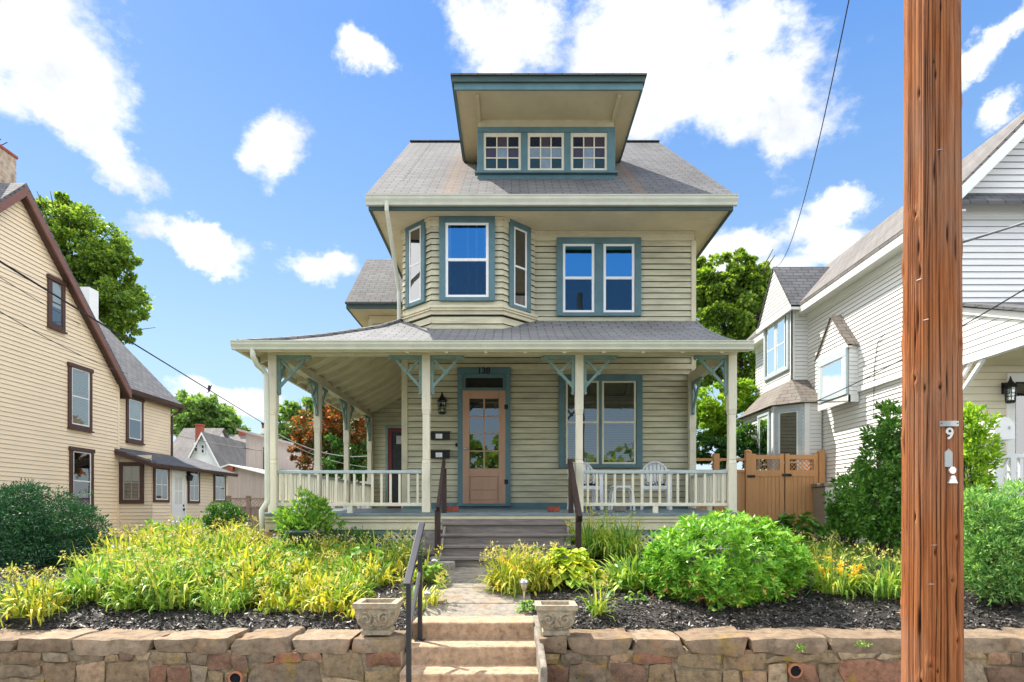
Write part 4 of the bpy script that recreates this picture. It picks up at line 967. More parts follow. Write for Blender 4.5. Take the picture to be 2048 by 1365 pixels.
b = MB(); Fb = Fr((0,D),(1,0),(0,-1)); b.prism(Fb, [(PX(425,D),.5),(PX(640,D),.5),(PX(640,D),PZ(975,D)),(PX(462,D),PZ(931,D)),(PX(425,D),PZ(944,D))], -4, 0); b.build('wall', M['barn'], t)
b = MB(); b.slab([(PX(460,D),D-.2,PZ(929,D)),(PX(650,D),D-.2,PZ(976,D)),(PX(650,D),D+4.1,PZ(976,D)),(PX(460,D),D+4.1,PZ(929,D))],.06); b.slab([(PX(420,D),D-.2,PZ(944,D)),(PX(460,D),D-.2,PZ(929,D)),(PX(460,D),D+4.1,PZ(929,D)),(PX(420,D),D+4.1,PZ(944,D))],.06); b.build('roof', M['whitesid'], t)
b = MB(); b.fbox(Fb, PX(459,D), PX(469,D), .005, .2, PZ(943,D), PZ(934,D)); b.build('vent_box', M['brick'], t)
D = 42.0
t = thing('slate_tower', 'small slate roof peak with white chimney beyond the grey board building', 'building', (PX(528,D), D, .85))
b = MB(); b.box(PX(520,D),PX(545,D),D,D+3,.5,PZ(872,D)); b.build('wall', M['white'], t); b = MB(); b.slab([(PX(517,D),D-.1,PZ(872,D)),(PX(530,D),D-.1,PZ(872,D)),(PX(525,D),D+1,PZ(853,D))],.1); b.build('roof', M['roof_dark'], t)
b = MB(); b.box(PX(527,D),PX(533,D),D-.3,D,PZ(875,D),PZ(858,D)); b.cur = 1; b.box(PX(527,D),PX(533,D),D-.3,D,PZ(858,D)+.01,PZ(851,D)); b.cur = 2; b.box(PX(526.5,D),PX(533.5,D),D-.35,D+.05,PZ(851,D)+.01,PZ(847,D)); b.build('chimney', [M['white'], M['brick'], M['black']], t)

# wooden fence left
D = 24.0
t = thing('wood_fence', 'weathered wood fence with lattice top beyond the driveway', 'fence', (PX(520,D), D, .85))
xs_ = [PX(457,D), PX(497,D), PX(560,D), PX(640,D), PX(715,D)]
for k, x in enumerate(xs_):
    b = MB(); b.box(x-.07,x+.07,D-.07,D+.07,.6,PZ(994,D)); b.box(x-.09,x+.09,D-.09,D+.09,PZ(994,D),PZ(992,D)); b.build('post', M['fencewood'], t)
b = MB()
for xa, xb in zip(xs_, xs_[1:]):
    n = int((xb-xa-.14)/.14)
    for j in range(n):
        x = xa+.07+(xb-xa-.14)*j/n; b.box(x+.004,x+(xb-xa-.14)/n-.004,D-.012,D+.012-.004*rs.random(),.7,PZ(1016,D))
b.build('boards', M['fencewood'], t)
b = MB()
for xa, xb in zip(xs_, xs_[1:]):
    za, zb = PZ(1015,D), PZ(998,D)
    b.box(xa+.07,xb-.07,D-.03,D+.03,za-.02,za+.04); b.box(xa+.07,xb-.07,D-.03,D+.03,zb-.03,zb+.03)
    h = zb-za-.07; x = xa+.07
    while x < xb-.07-h:
        b.bar((x,D-.008,za+.04),(x+h,D-.008,zb-.03),.012,.035,(0,1,0)); b.bar((x+h,D+.008,za+.04),(x,D+.008,zb-.03),.012,.035,(0,1,0)); x += .12
b.build('lattice_panel', M['fencewood'], t)

# ================================================================ right neighbour
HX = 8.0; zf = 11.3; yend = 20.5
rh = thing('white_house', 'white sided house with side bay, small gabled side window and grey roof', 'house', (HX+2.5, zf, .95))
FR = Fr((HX, 0), (0,1), (-1,0))
ez = 7.20
b = MB()
ZB = PZ(808, 16.3)     # belt
siding(b, FR, ZB, ez, lambda z: [(zf, yend)], .10, .017)
siding(b, Fr((HX+.05,0),(0,1),(-1,0)), .95, ZB-.02, lambda z: [(zf, yend)], .10, .017)
FRf = Fr((HX, zf), (1,0), (0,-1))
rX, = (9.62,); rZ = 1.75+.7777*9.62
kR = (rZ-7.25)/(rX-7.65)
def rgab(z):
    if z < 7.25: return [(0, 2*(rX-HX)+.2)]
    h = (rZ-z)/kR; return [(max(0, rX-HX-h+.05), rX-HX+h-.05)]
siding(b, FRf, PZ(640,zf)-.3, rZ-.15, rgab, .118, .020)
b.face((HX,yend,.9),(HX+4,yend,.9),(HX+4,yend,7.2),(HX,yend,7.2))
b.build('wall', [M['whitesid'], M['softshadow']], rh)
b = MB(); siding(b, FRf, 1.5, PZ(640,zf)-.3, lambda z: [(.05, 4.0)], .13, .013); b.build('porch_wall', [paint('cream_porch_siding', (.74,.68,.52), .04, .5, 0, stretch=(.6,.6,3)), M['softshadow']], rh)
b = MB(); b.box(HX+.06,HX+3.6,zf+.03,yend-.03,.4,.955); b.build('foundation', M['found'], rh)
b = MB(); b.fbox(FR, zf, yend, -.06, .035, ZB-.05, ZB+.06); b.box(HX-.03,HX+.10,zf-.025,zf+.1,1.0,ez-.01); b.fbox(FRf,0,3.4,0,.03,PZ(430,zf),PZ(405,zf)); b.build('belt_board', M['white'], rh)
b = MB(); b.slab([(7.65,zf-.3,7.25),(rX,zf-.3,rZ),(rX,yend+.3,rZ),(7.65,yend+.3,7.25)][::-1],.08); b.slab([(rX,zf-.3,rZ),(2*rX-7.65,zf-.3,7.25),(2*rX-7.65,yend+.3,7.25),(rX,yend+.3,rZ)][::-1],.08); b.build('roof', M['roof_grey'], rh)
b = MB(); b.hexa([(7.62,zf-.33,6.93),(rX,zf-.33,rZ-.32),(rX,zf-.27,rZ-.32),(7.62,zf-.27,6.93),(7.62,zf-.33,7.16),(rX,zf-.33,rZ-.085),(rX,zf-.27,rZ-.085),(7.62,zf-.27,7.16)])
b.hexa([(2*rX-7.62,zf-.33,6.93),(rX,zf-.331,rZ-.32),(rX,zf-.271,rZ-.32),(2*rX-7.62,zf-.27,6.93),(2*rX-7.62,zf-.33,7.16),(rX,zf-.331,rZ-.085),(rX,zf-.271,rZ-.085),(2*rX-7.62,zf-.27,7.16)])
b.box(7.66,7.70,zf-.26,yend+.3,7.0,7.17); b.box(7.70,HX+.02,zf-.26,yend+.3,7.03,7.06); b.fbox(FR,zf,yend,-.01,.03,6.86,7.03)
b.build('eaves', M['white'], rh)
b = MB(); zp0, zp1 = PZ(403,zf-.3), PZ(380,zf-.1); b.slab([(HX-.3,zf-.32,zp0),(HX+3.6,zf-.32,zp0),(HX+3.6,zf+.0,zp1),(HX-.1,zf+.0,zp1)],.05); b.build('pent_roof', M['roof_dark'], rh)
# upper side bay
bx = 7.56; ya, yb2 = 16.9, 18.75; bzt = PZ(612,16.9); bzb = PZ(750,16.9)
b = MB()
Fbx = Fr((bx,0),(0,1),(-1,0)); Fbn = Fr((bx,ya),(1,0),(0,-1))
siding(b, Fbx, bzb-.15, bzt, lambda z: [(ya,yb2)], .10, .017); siding(b, Fbn, bzb-.15, bzt, lambda z: [(0,HX-bx)], .10, .017); b.face((bx,yb2,bzb-.1),(HX,yb2,bzb-.1),(HX,yb2,bzt),(bx,yb2,bzt))
gx = 7.42; g0, g1 = 16.62, 18.95; gm = (g0+g1)/2; gzb, gzt = PZ(610,g0), PZ(534,gm)
siding(b, Fr((gx+.04,0),(0,1),(-1,0)), gzb+.02, gzt-.05, lambda z: [(g0+(gm-g0)*(z-gzb)/(gzt-gzb)+.03, g1-(g1-gm)*(z-gzb)/(gzt-gzb)-.03)], .10, .017)
b.box(gx+.03,HX,g0+.03,g1-.03,gzb-.05,gzb-.02)
sbay = b.build('side_bay', [M['whitesid'], M['softshadow']], rh)
b = MB(); xr_ = 8.9
b.slab([(gx,g0,gzb),(gx,gm,gzt),(xr_+.6,gm,gzt),(xr_-.6,g0,gzb)][::-1],.05); b.slab([(gx,gm,gzt),(gx,g1,gzb),(xr_-.6,g1,gzb),(xr_+.6,gm,gzt)][::-1],.05); b.build('bay_roof', M['roof_dark'], sbay)
b = MB(); b.fbox(Fbn,-.03,.08,-.02,.02,bzb-.15,bzt); b.fbox(Fbx,ya-.02,ya+.1,-.02,.02,bzb-.15,bzt); b.box(gx-.01,gx+.06,g0,g1,gzb-.12,gzb-.0); b.box(gx+.06,HX,g0,g0+.05,gzb-.12,gzb-.01); b.fbox(Fbx,ya,yb2,-.02,.03,bzb-.15,bzb); b.build('bay_trim', M['white'], sbay)
M['paleblue'] = paint('pale_blue_trim', (.50,.58,.62), .06, .5, 0)
ys_ = [yat(u,bx) for u in (1580,1564,1562,1542)]
window(rh, Fbx, yat(1583,bx)+.08, yat(1531,bx), PZ(745,17.4), PZ(625,17.4)-.05, 'paleblue', 'white', .12, [(17.2,17.72),(17.86,18.4)], .1, blind='curtain', blind_h=.4, sill=0, back='dim', name='bay_window')
# skirt roof + lower bay
lb = [(HX,16.16),(7.57,16.16),(7.0,16.73),(7.0,18.9),(7.57,19.4),(HX,19.4)]
ub = [(HX,ya),(bx,ya),(bx+.001,ya+.05),(bx,yb2),(bx+.01,yb2),(HX,yb2)]
zl, zu = PZ(806,16.2), bzb-.12
b = MB(); grow = lambda p, e=.12: (p[0]-e if p[0] < HX else p[0], p[1]+(-e if p[1] < 17.8 else e), zl)
lo = [grow(p) for p in lb]; up = [(p[0],p[1],zu) for p in ub]
for k in range(5): b.face(lo[k+1], lo[k], up[k], up[k+1])
b.face(*[(p[0],p[1],p[2]-.02) for p in lo]); b.build('skirt_roof', M['roof_brown'], sbay)
b = MB(); ww = []
for p, q in zip(lb, lb[1:]):
    dx, dy = q[0]-p[0], q[1]-p[1]; l = math.hypot(dx,dy); F = Fr(p, (dx/l,dy/l), (-dy/l,dx/l)); 
    if F.n[0] > .01: F = Fr(p, (dx/l,dy/l), (dy/l,-dx/l))
    if abs(F.n[0]) < .01 and p[1] < 17: F.n = (0,-1)
    siding(b, F, .9, zl, lambda z, l=l: [(0,l)], .10, .017); ww.append((F,l))
b.build('lower_bay', [M['whitesid'], M['softshadow']], sbay)
F, l = ww[1]; window(rh, F, .06, l-.06, 1.55, zl-.1, 'paleblue', 'white', .09, sill=0, back='dark', name='bay_window')
F, l = ww[2]; window(rh, F, .15, .95, 1.55, zl-.1, 'paleblue', 'white', .09, sill=0, back='dim', blind='curtain', blind_h=.5, name='bay_window')
b = MB(); b.box(7.55,7.68,16.12,16.2,.9,zl-.02); b.box(6.96,7.06,16.66,16.78,.9,zl-.02); b.build('corner_post', M['white'], sbay)
# small gabled window (oriel)
ox = 7.79; o0, o1 = 14.44, 15.82; oz0, oz1 = PZ(790,14.44), PZ(690,14.44); oa = (14.36, 15.95)
b = MB(); Fo = Fr((ox,0),(0,1),(-1,0)); Fon = Fr((ox,o0),(1,0),(0,-1))
siding(b, Fon, oz0, oz1, lambda z: [(0,HX-ox)], .10, .015); b.box(ox,HX,o0+.002,o1,oz0,oz1)
om = (oa[0]+oa[1])/2; ozt = PZ(631,om)
siding(b, Fr((ox-.03,0),(0,1),(-1,0)), oz1, ozt-.05, lambda z: [(oa[0]+(om-oa[0])*(z-oz1)/(ozt-oz1)+.03, oa[1]-(oa[1]-om)*(z-oz1)/(ozt-oz1)-.03)], .10, .015)
orl = b.build('gabled_window_box', [M['whitesid'], M['softshadow']], rh)
b = MB(); b.slab([(ox-.08,oa[0],oz1),(ox-.08,om,ozt),(HX,om,ozt),(HX,oa[0],oz1)][::-1],.04); b.slab([(ox-.08,om,ozt),(ox-.08,oa[1],oz1),(HX,oa[1],oz1),(HX,om,ozt)][::-1],.04); b.build('gable_roof', M['roof_brown'], orl)
b = MB(); b.fbox(Fo,o0-.02,o1+.02,-.02,.04,oz0-.16,oz0); b.fbox(Fon,-.03,HX-ox,-.02,.02,oz0-.16,oz0); b.fbox(Fo,oa[0],oa[1],-.02,.06,oz1-.06,oz1); b.build('gable_trim', M['white'], orl)
window(rh, Fo, o0+.02, o1-.02, oz0+.02, oz1-.07, 'paleblue', 'white', .17, style='single', sill=0, back='dim', blind='curtain', blind_h=.9, name='small_window')
# front porch of the white house
b = MB(); px_ = 8.05; Fp = Fr((px_,0),(0,1),(-1,0))
ytop = lambda y: np.interp(y,[8.6,11.28],[PZ(640,9.88)-.42,PZ(622,11.28)])
zb = PZ(727,11.28)
n = 9
siding(b, Fp, zb, PZ(622,11.28), lambda z: [(max(8.6, 8.6+(11.28-8.6)*(z-ytop(8.6))/(ytop(11.28)-ytop(8.6))), 11.28)], .105, .012)
b.face((px_+.06,8.6,zb),(px_+.06,11.28,zb),(px_+.06,11.28,PZ(622,11.28)),(px_+.06,8.6,ytop(8.6)))
b.build('porch_gable', [M['whitesid'], M['softshadow']], rh)
b = MB(); b.box(px_-.03,px_+.08,8.55,11.28,zb-.06,zb-.002); b.hexa([(px_-.05,8.5,ytop(8.6)-.09),(px_+.02,8.5,ytop(8.6)-.09),(px_+.02,11.28,ytop(11.28)-.05),(px_-.05,11.28,ytop(11.28)-.05),(px_-.05,8.5,ytop(8.6)+.03),(px_+.02,8.5,ytop(8.6)+.03),(px_+.02,11.28,ytop(11.28)+.07),(px_-.05,11.28,ytop(11.28)+.07)])
b.bar((px_+.03,11.2,zb-.5),(px_+.03,10.7,zb-.05),.06,.06); b.bar((px_+.03,11.2,zb-.25),(px_+.03,11.0,zb-.05),.05,.05)
b.build('porch_trim', M['white'], rh)
b = MB(); b.slab([(px_-.12,8.4,ytop(8.6)+.04),(px_+3.6,8.4,ytop(8.6)+.04),(px_+3.6,11.29,ytop(11.28)+.16),(px_-.12,11.29,ytop(11.28)+.16)],.05); b.build('porch_roof', M['roof_dark'], rh)
b = MB(); b.box(px_+.08,px_+3.6,8.6,11.27,zb-.05,zb-.02); b.build('porch_ceiling', M['soffit'], rh)
b = MB(); b.box(px_-.05,px_+3.6,8.7,11.27,1.42,1.50); b.cur = 1; b.box(px_+.02,px_+3.6,8.8,11.2,.7,1.419); b.build('porch_floor', [M['floorblue'], M['found']], rh)
dX0 = PX(2012,zf); b = MB(); b.fbox(FRf,dX0-HX,dX0-HX+.13,0,.05,1.5,PZ(748,zf)); b.fbox(FRf,dX0-HX+.13,dX0-HX+1.0,0,.049,PZ(765,zf),PZ(748,zf)-.001); b.build('door_frame', M['white'], rh)
b = MB(); b.fbox(FRf,dX0-HX+.13,dX0-HX+1.0,0,.028,1.5,PZ(765,zf)); b.cur = 1; b.face(FRf.p(dX0-HX+.15,.036,1.55),FRf.p(dX0-HX+.98,.036,1.55),FRf.p(dX0-HX+.98,.036,PZ(768,zf)),FRf.p(dX0-HX+.15,.036,PZ(768,zf))); b.build('front_door', [M['dark'], M['glass']], rh)
lantern(PX(2006,zf), zf-.02, PZ(782,zf), 'black lantern with a dried posy beside the glass door of the white house porch', 1.15)
# railing of that porch
yr_ = 9.6; rz0, rz1 = 1.50, PZ(916,yr_)
b = MB(); X0, X1 = PX(1985,yr_), PX(2022,yr_); zb_ = PZ(972,yr_)
b.box(X0-.05,X0+.03,yr_-.04,yr_+.04,zb_-.1,rz1); b.box(X1-.03,X1+.05,yr_-.04,yr_+.04,zb_-.1,rz1); b.box(X0+.03,X0+2.2,yr_-.04,yr_+.04,rz1-.0,rz1+.06); b.box(X0+.03,X0+2.2,yr_-.03,yr_+.03,zb_-.05,zb_)
xm, zm = (X0+X1)/2, (zb_+rz1)/2
b.bar((X0+.03,yr_,zb_),(X1-.03,yr_,rz1),.03,.04,(0,1,0)); b.bar((X0+.03,yr_+.004,rz1),(X1-.03,yr_+.004,zb_),.03,.04,(0,1,0)); b.box(xm-.02,xm+.02,yr_-.012,yr_+.012,zb_,rz1); b.box(X0+.03,X1-.03,yr_-.011,yr_+.011,zm-.02,zm+.02)
for k in range(1,9): b.box(X1+.12*k,X1+.12*k+.045,yr_-.02,yr_+.02,zb_,rz1)
b.build('porch_railing', M['white'], rh)
t = thing('post_mailbox', 'white rural mailbox on a white post in front of the white house porch', 'mailbox', (PX(2003,9.2),9.2,1.5))
y_ = 9.3; x0, x1 = PX(1985,y_), PX(2028,y_); zb_, zt_ = PZ(880,y_), PZ(836,y_); b = MB(); n = 12; cx = PX(2008,y_); r_ = (x1-PX(1990,y_))/2
sec = [(cx-r_,zb_)]+[(cx-r_*math.cos(math.pi*k/n), zt_-r_+r_*math.sin(math.pi*k/n)) for k in range(n+1)]+[(cx+r_,zb_)]
b.prism(Fr((0,y_),(1,0),(0,-1)), sec, -.48, 0); b.build('box', M['white'], t, bevel=.008)
b = MB(); b.prism(Fr((0,y_),(1,0),(0,-1)), [(cx+(a-cx)*1.04, zb_+(z-zb_)*1.02) for a, z in sec], 0, .02); b.cur = 1; b.box(cx+.05,cx+.075,y_-.035,y_-.02,zb_+.16,zb_+.2); b.build('door', [M['white'], M['metalgrey']], t, bevel=.004)
b = MB(); b.box(cx-.06,cx+.06,y_+.1,y_+.22,1.4,zb_); b.build('post', M['white'], t)

# tan gate and fence between the houses
D = 16.0
gt = thing('gate', 'tan double gate with lattice top between the two houses', 'gate', (PX(1570,D), D, .95))
zt_ = PZ(908,D)
for u in (1496, 1642):
    b = MB(); x = PX(u,D); b.box(x-.075,x+.075,D-.075,D+.075,.85,zt_+.05); b.lathe([(.10,0),(.10,.02),(.02,.06)], (x,D,zt_+.05), 4); b.build('post', M['tan'], gt)
for (u0,u1) in ((1503,1567),(1570,1635)):
    x0, x1 = PX(u0,D), PX(u1,D); b = MB(); zl0, zl1 = PZ(941,D), PZ(919,D)
    b.box(x0,x0+.11,D-.03,D+.03,.98,zt_); b.box(x1-.11,x1,D-.03,D+.03,.98,zt_); b.box(x0+.11,x1-.11,D-.028,D+.028,zl1,zt_-.03); b.box(x0+.11,x1-.11,D-.028,D+.028,zl0-.16,zl0); b.box(x0+.11,x1-.11,D-.028,D+.028,.98,1.1)
    n = 6
    for k in range(n):
        a = x0+.11+(x1-x0-.22)*k/n; b.box(a+.003,a+(x1-x0-.22)/n-.003,D-.014,D+.014,1.1,zl0-.16)
    lf = b.build('gate_leaf', M['tan'], gt)
    b = MB(); h = zl1-zl0; x = x0+.11-h
    while x < x1-.11:
        for s_ in (0,1):
            xa, xb = x, x+h; za, zb = (zl0,zl1) if s_ == 0 else (zl1,zl0)
            c0, c1 = max(xa,x0+.11), min(xb,x1-.11)
            if c1-c0 > .02: b.bar((c0,D-.006+.012*s_,za+(zb-za)*(c0-xa)/h),(c1,D-.006+.012*s_,za+(zb-za)*(c1-xa)/h),.010,.028,(0,1,0))
        x += .105
    b.build('lattice_panel', M['tan'], lf)
b = MB(); b.box(PX(1571,D)-.1,PX(1571,D)+.12,D-.06,D-.031,PZ(953,D),PZ(948,D)); b.lathe([(.02,-.02),(.05,0),(.02,.02)],(PX(1579,D),D-.06,PZ(951,D)),8); b.box(PX(1497,D)-.06,PX(1497,D)+.14,D-.09,D-.076,PZ(956,D),PZ(951,D)); b.build('latch', M['black'], gt)
t = thing('panel_fence', 'tan panel fence with lattice top running behind the cream porch from the gate', 'fence', (PX(1450,D),D,.95))
xs_ = [PX(1496,D)-.045, PX(1432,D), PX(1370,D)]
for x in xs_[1:]:
    b = MB(); b.box(x-.07,x+.07,D-.07,D+.07,.85,zt_+.0); b.build('post', M['tan'], t)
b = MB()
for xa, xb in zip(xs_[1:], xs_[:-1]):
    n = 6
    for k in range(n): a = xa+.07+(xb-xa-.1)*k/n; b.box(a+.003,a+(xb-xa-.1)/n-.003,D-.014,D+.014,.95,PZ(945,D))
    b.box(xa+.07,xb-.03,D-.03,D+.03,PZ(945,D),PZ(940,D)); b.box(xa+.07,xb-.03,D-.03,D+.03,PZ(922,D),PZ(917,D))
b.build('boards', M['tan'], t)
D = 15.3
b = MB(); b.box(PX(1650,D),PX(1672,D),D,D+.6,.8,PZ(974,D)); b.cur = 1; b.box(PX(1647,D),PX(1675,D),D-.04,D+.64,PZ(974,D),PZ(966,D)); tag(b.build('stone_block', [M['metalgrey'], M['slab']], loc=(PX(1650,D),D,.9), bevel=.015), 'grey capped block at the corner of the white house beside the gate', 'block')
# ================================================================ ground, paths
def grid_mesh(x0, x1, y0, y1, nx, ny, fz, dz=0):
    xs = np.linspace(x0, x1, nx); ys = np.linspace(y0, y1, ny); X, Y = np.meshgrid(xs, ys)
    V = np.stack([X, Y, fz(X, Y)+dz], -1).reshape(-1, 3)
    i = np.arange(ny-1)[:,None]*nx+np.arange(nx-1)[None,:]; i = i.ravel()
    return V, np.stack([i, i+1, i+nx+1, i+nx], -1)
m, t, b = newmat('garden_ground'); v = coords(t)
c = ramp(t, noise(t, v, .35, 6), [(.4,(.045,.075,.02)),(.6,(.07,.06,.035))]); c = mixc(t, 1.0, c, ramp(t, noise(t, v, 18, 6, .7), [(.3,(.5,.5,.5)),(.7,(1.4,1.4,1.3))]), 'MULTIPLY')
L(t, c, b.inputs['Base Color']); b.inputs['Roughness'].default_value = .95; bump(t, b, noise(t, v, 30, 6), .6, .03); M['ground'] = m
m, t, b = newmat('asphalt'); v = coords(t); c = ramp(t, noise(t, v, 60, 4, .7), [(.3,(.10,.10,.10)),(.7,(.19,.19,.185))]); L(t, c, b.inputs['Base Color']); b.inputs['Roughness'].default_value = .9; bump(t, b, noise(t, v, 120, 3), .3, .005); M['asphalt'] = m
m, t, b = newmat('lawn_ground'); v = coords(t); c = ramp(t, noise(t, v, 3, 7, .7), [(.3,(.045,.10,.015)),(.7,(.10,.17,.03))]); L(t, c, b.inputs['Base Color']); b.inputs['Roughness'].default_value = .95; bump(t, b, noise(t, v, 50, 4), .8, .03); M['lawn'] = m
m, t, b = newmat('dark_mulch'); v = coords(t); c = ramp(t, noise(t, v, 45, 6, .75), [(.35,(.012,.011,.011)),(.62,(.05,.043,.04)),(.75,(.12,.105,.095))]); L(t, c, b.inputs['Base Color']); b.inputs['Roughness'].default_value = .8; bump(t, b, noise(t, v, 55, 6, .8), 1, .04); M['mulch'] = m
mb = MB(); V, Fc = grid_mesh(-14, 14, 6.0, 24, 113, 120, gz); mb.arr(V, Fc)
for (x0,x1,y0,y1) in ((-400,-14,6.0,24),(14,400,6.0,24),(-400,400,24,60),(-400,400,60,400)):
    ys = [y0]+[y for y in GY if y0 < y < y1]+[y1]
    for a, b_ in zip(ys, ys[1:]): V, Fc = grid_mesh(x0,x1,a,b_,2,2,lambda X,Y: np.interp(Y,GY,GZ)); mb.arr(V, Fc)
tag(mb.build('ground', M['ground'], smooth=True), None, None, kind='structure')
mb = MB(); mb.face((-400,-400,-.004),(400,-400,-.004),(400,6.0,-.004),(-400,6.0,-.004)); tag(mb.build('street', M['asphalt']), None, None, kind='structure')
mb = MB(); mb.box(-60,60,3.9,5.78,-.2,.03); tag(mb.build('sidewalk', M['slab']), None, None, kind='structure')
mb = MB()
for (x0,x1,y0,y1) in ((-6.8,-1.0,6.0,9.75),(.22,9.5,6.0,9.0),(.95,3.6,9.0,9.8)):
    V, Fc = grid_mesh(x0,x1,y0,y1,int((x1-x0)/.1),int((y1-y0)/.1),gz,.02); mb.arr(V, Fc)
tag(mb.build('mulch_bed', M['mulch'], smooth=True), None, None, kind='structure')
mb = MB(); V, Fc = grid_mesh(3.7,7.9,9.0,15.9,30,40,gz,.012); mb.arr(V, Fc); tag(mb.build('lawn', M['lawn'], smooth=True), None, None, kind='structure')
mb = MB(); V, Fc = grid_mesh(-11.4,-6.85,6.3,24,20,60,gz,.012); mb.arr(V, Fc); tag(mb.build('driveway', M['asphalt'], smooth=True), None, None, kind='structure')
rng = np.random.default_rng(11)
def chips(n, boxes, name, mat, size):
    mb = MB(); P_ = []
    for (x0,x1,y0,y1,w_) in boxes:
        k = int(n*w_); P_.append(np.stack([rng.uniform(x0,x1,k), y0+(y1-y0)*rng.random(k)**1.5], -1))
    p = np.concatenate(P_); n = len(p); z = gz(p[:,0],p[:,1])+.022+rng.random(n)*.018
    c = np.stack([p[:,0],p[:,1],z],-1); a = rng.random(n)*6.283; tl = rng.normal(0,.35,n); tw = rng.normal(0,.4,n)
    d = np.stack([np.cos(a)*np.cos(tl),np.sin(a)*np.cos(tl),np.sin(tl)],-1); s_ = np.stack([-np.sin(a)*np.cos(tw),np.cos(a)*np.cos(tw),np.sin(tw)],-1)
    l = (size*(.5+rng.random(n)))[:,None]; w_ = l*(.22+.25*rng.random(n))[:,None]
    V = np.stack([c-d*l-s_*w_, c+d*l-s_*w_, c+d*l*.9+s_*w_, c-d*l*.9+s_*w_],1).reshape(-1,3); Fc = np.arange(n*4).reshape(-1,4); mb.arr(V,Fc)
    o = mb.build(name, mat); tag(o, 'dark bark mulch chips scattered over the planting beds', 'mulch', kind='stuff')
m, t, b = newmat('mulch_chip'); g = t.nodes.new('ShaderNodeNewGeometry'); L(t, ramp(t, g.outputs['Random Per Island'], [(0,(.012,.011,.010)),(.6,(.045,.038,.033)),(.88,(.11,.092,.078)),(1,(.22,.19,.165))]), b.inputs['Base Color']); b.inputs['Roughness'].default_value = .5; M['chip'] = m
chips(40000, [(-6.7,-1.05,6.2,9.6,.45),(.25,6.5,6.2,8.9,.55)], 'mulch_chips', M['chip'], .017)
# path
mb = MB(); y = 6.32; px0, px1 = -.93, .20
spans = [(6.32,6.98),(7.0,7.62),(7.635,8.35),(8.365,8.86)]
for y0, y1 in spans:
    a, b_ = .02*rs.random(), .02*rs.random(); z0, z1 = gz(-.3,y0)+.03, gz(-.3,y1)+.03
    mb.hexa([(px0-a,y0,z0-.12),(px1+b_,y0,z0-.12),(px1+b_,y1,z1-.12),(px0-a,y1,z1-.12),(px0-a,y0,z0),(px1+b_,y0,z0),(px1+b_,y1,z1),(px0-a,y1,z1)])
tag(mb.build('garden_path', M['slab'], bevel=.012), None, None, kind='structure')
# concrete steps
t = thing('concrete_steps', 'tan concrete garden steps rising between the two stone walls', 'steps', (-.37, 5.9, 0))
for k, (y, z) in enumerate(((6.20,.635),(5.89,.462),(5.58,.288),(5.27,.115))):
    xa, xb = -.985-.01*k, .215+.012*k
    mb = MB(); nx = 24; prof_ = [(y,z-.20),(y,z-.016),(y+.006,z-.005),(y+.02,z),(y+.36,z)]
    for i in range(nx):
        for (ya,za),(yb_,zb) in zip(prof_,prof_[1:]):
            x0, x1 = xa+(xb-xa)*i/nx, xa+(xb-xa)*(i+1)/nx; j = lambda x, q: .006*math.sin(x*9+k*2)+.004*math.sin(x*31+k)
            mb.face((x0,ya+j(x0,0),za),(x1,ya+j(x1,0),za),(x1,yb_+j(x1,0),zb),(x0,yb_+j(x0,0),zb))
    mb.face((xa,y+.36,z-.2),(xa,y+.36,z),(xb,y+.36,z),(xb,y+.36,z-.2))
    mb.build('step', M['concrete'], t)
mb = MB(); mb.hexa([(.215,5.3,-.1),(.30,5.3,-.1),(.30,6.5,-.1),(.215,6.5,-.1),(.245,5.3,.42),(.30,5.3,.42),(.285,6.5,.66),(.205,6.5,.66)]); mb.build('cheek', M['slab'], t, bevel=.02)

# ================================================================ stone walls
def stone_arr(cx, cy, cz, hx, hy, hz, rng, p=7, amp=.012, cell=.055):
    n = [max(2,int(2*h/cell)) for h in (hx,hy,hz)]
    V = []; Fc = []; o = 0
    for ax in range(3):
        a, b_ = [(1,2),(2,0),(0,1)][ax]
        na, nb = n[a], n[b_]
        A, B = np.meshgrid(np.linspace(-1,1,na+1), np.linspace(-1,1,nb+1), indexing='ij')
        for s_ in (1,-1):
            q = np.zeros(A.shape+(3,)); q[...,a] = A; q[...,b_] = B; q[...,ax] = s_
            V.append(q.reshape(-1,3)); i = (np.arange(na)[:,None]*(nb+1)+np.arange(nb)[None,:]).ravel()
            f_ = np.stack([i,i+nb+1,i+nb+2,i+1],-1) if s_ > 0 else np.stack([i,i+1,i+nb+2,i+nb+1],-1)
            Fc.append(f_+o); o += (na+1)*(nb+1)
    V = np.concatenate(V); Fc = np.concatenate(Fc)
    _, idx, inv = np.unique(np.round(V,5), axis=0, return_index=True, return_inverse=True)
    V = V[idx]; Fc = inv.ravel()[Fc]
    h = np.array([hx,hy,hz]); pw = np.minimum(12, p*np.maximum(.6,h/ .08)); 
    r_ = (np.abs(V)**p).sum(1)**(1/p); q = V/r_[:,None]*h
    q[:,0] *= 1+.10*rng.normal()*V[:,2]; q[:,2] *= 1+.12*rng.normal()*V[:,0]
    ph = rng.random((4,3))*6.28; fr = rng.uniform(6,26,(4,3)); d = np.zeros(len(V))
    for k in range(4): d += np.sin(q@fr[k]+ph[k].sum())*amp*(.9 if k < 2 else .5)
    nrm = V/np.linalg.norm(V,axis=1)[:,None]; q = q+nrm*d[:,None]
    return q+np.array([cx,cy,cz]), Fc
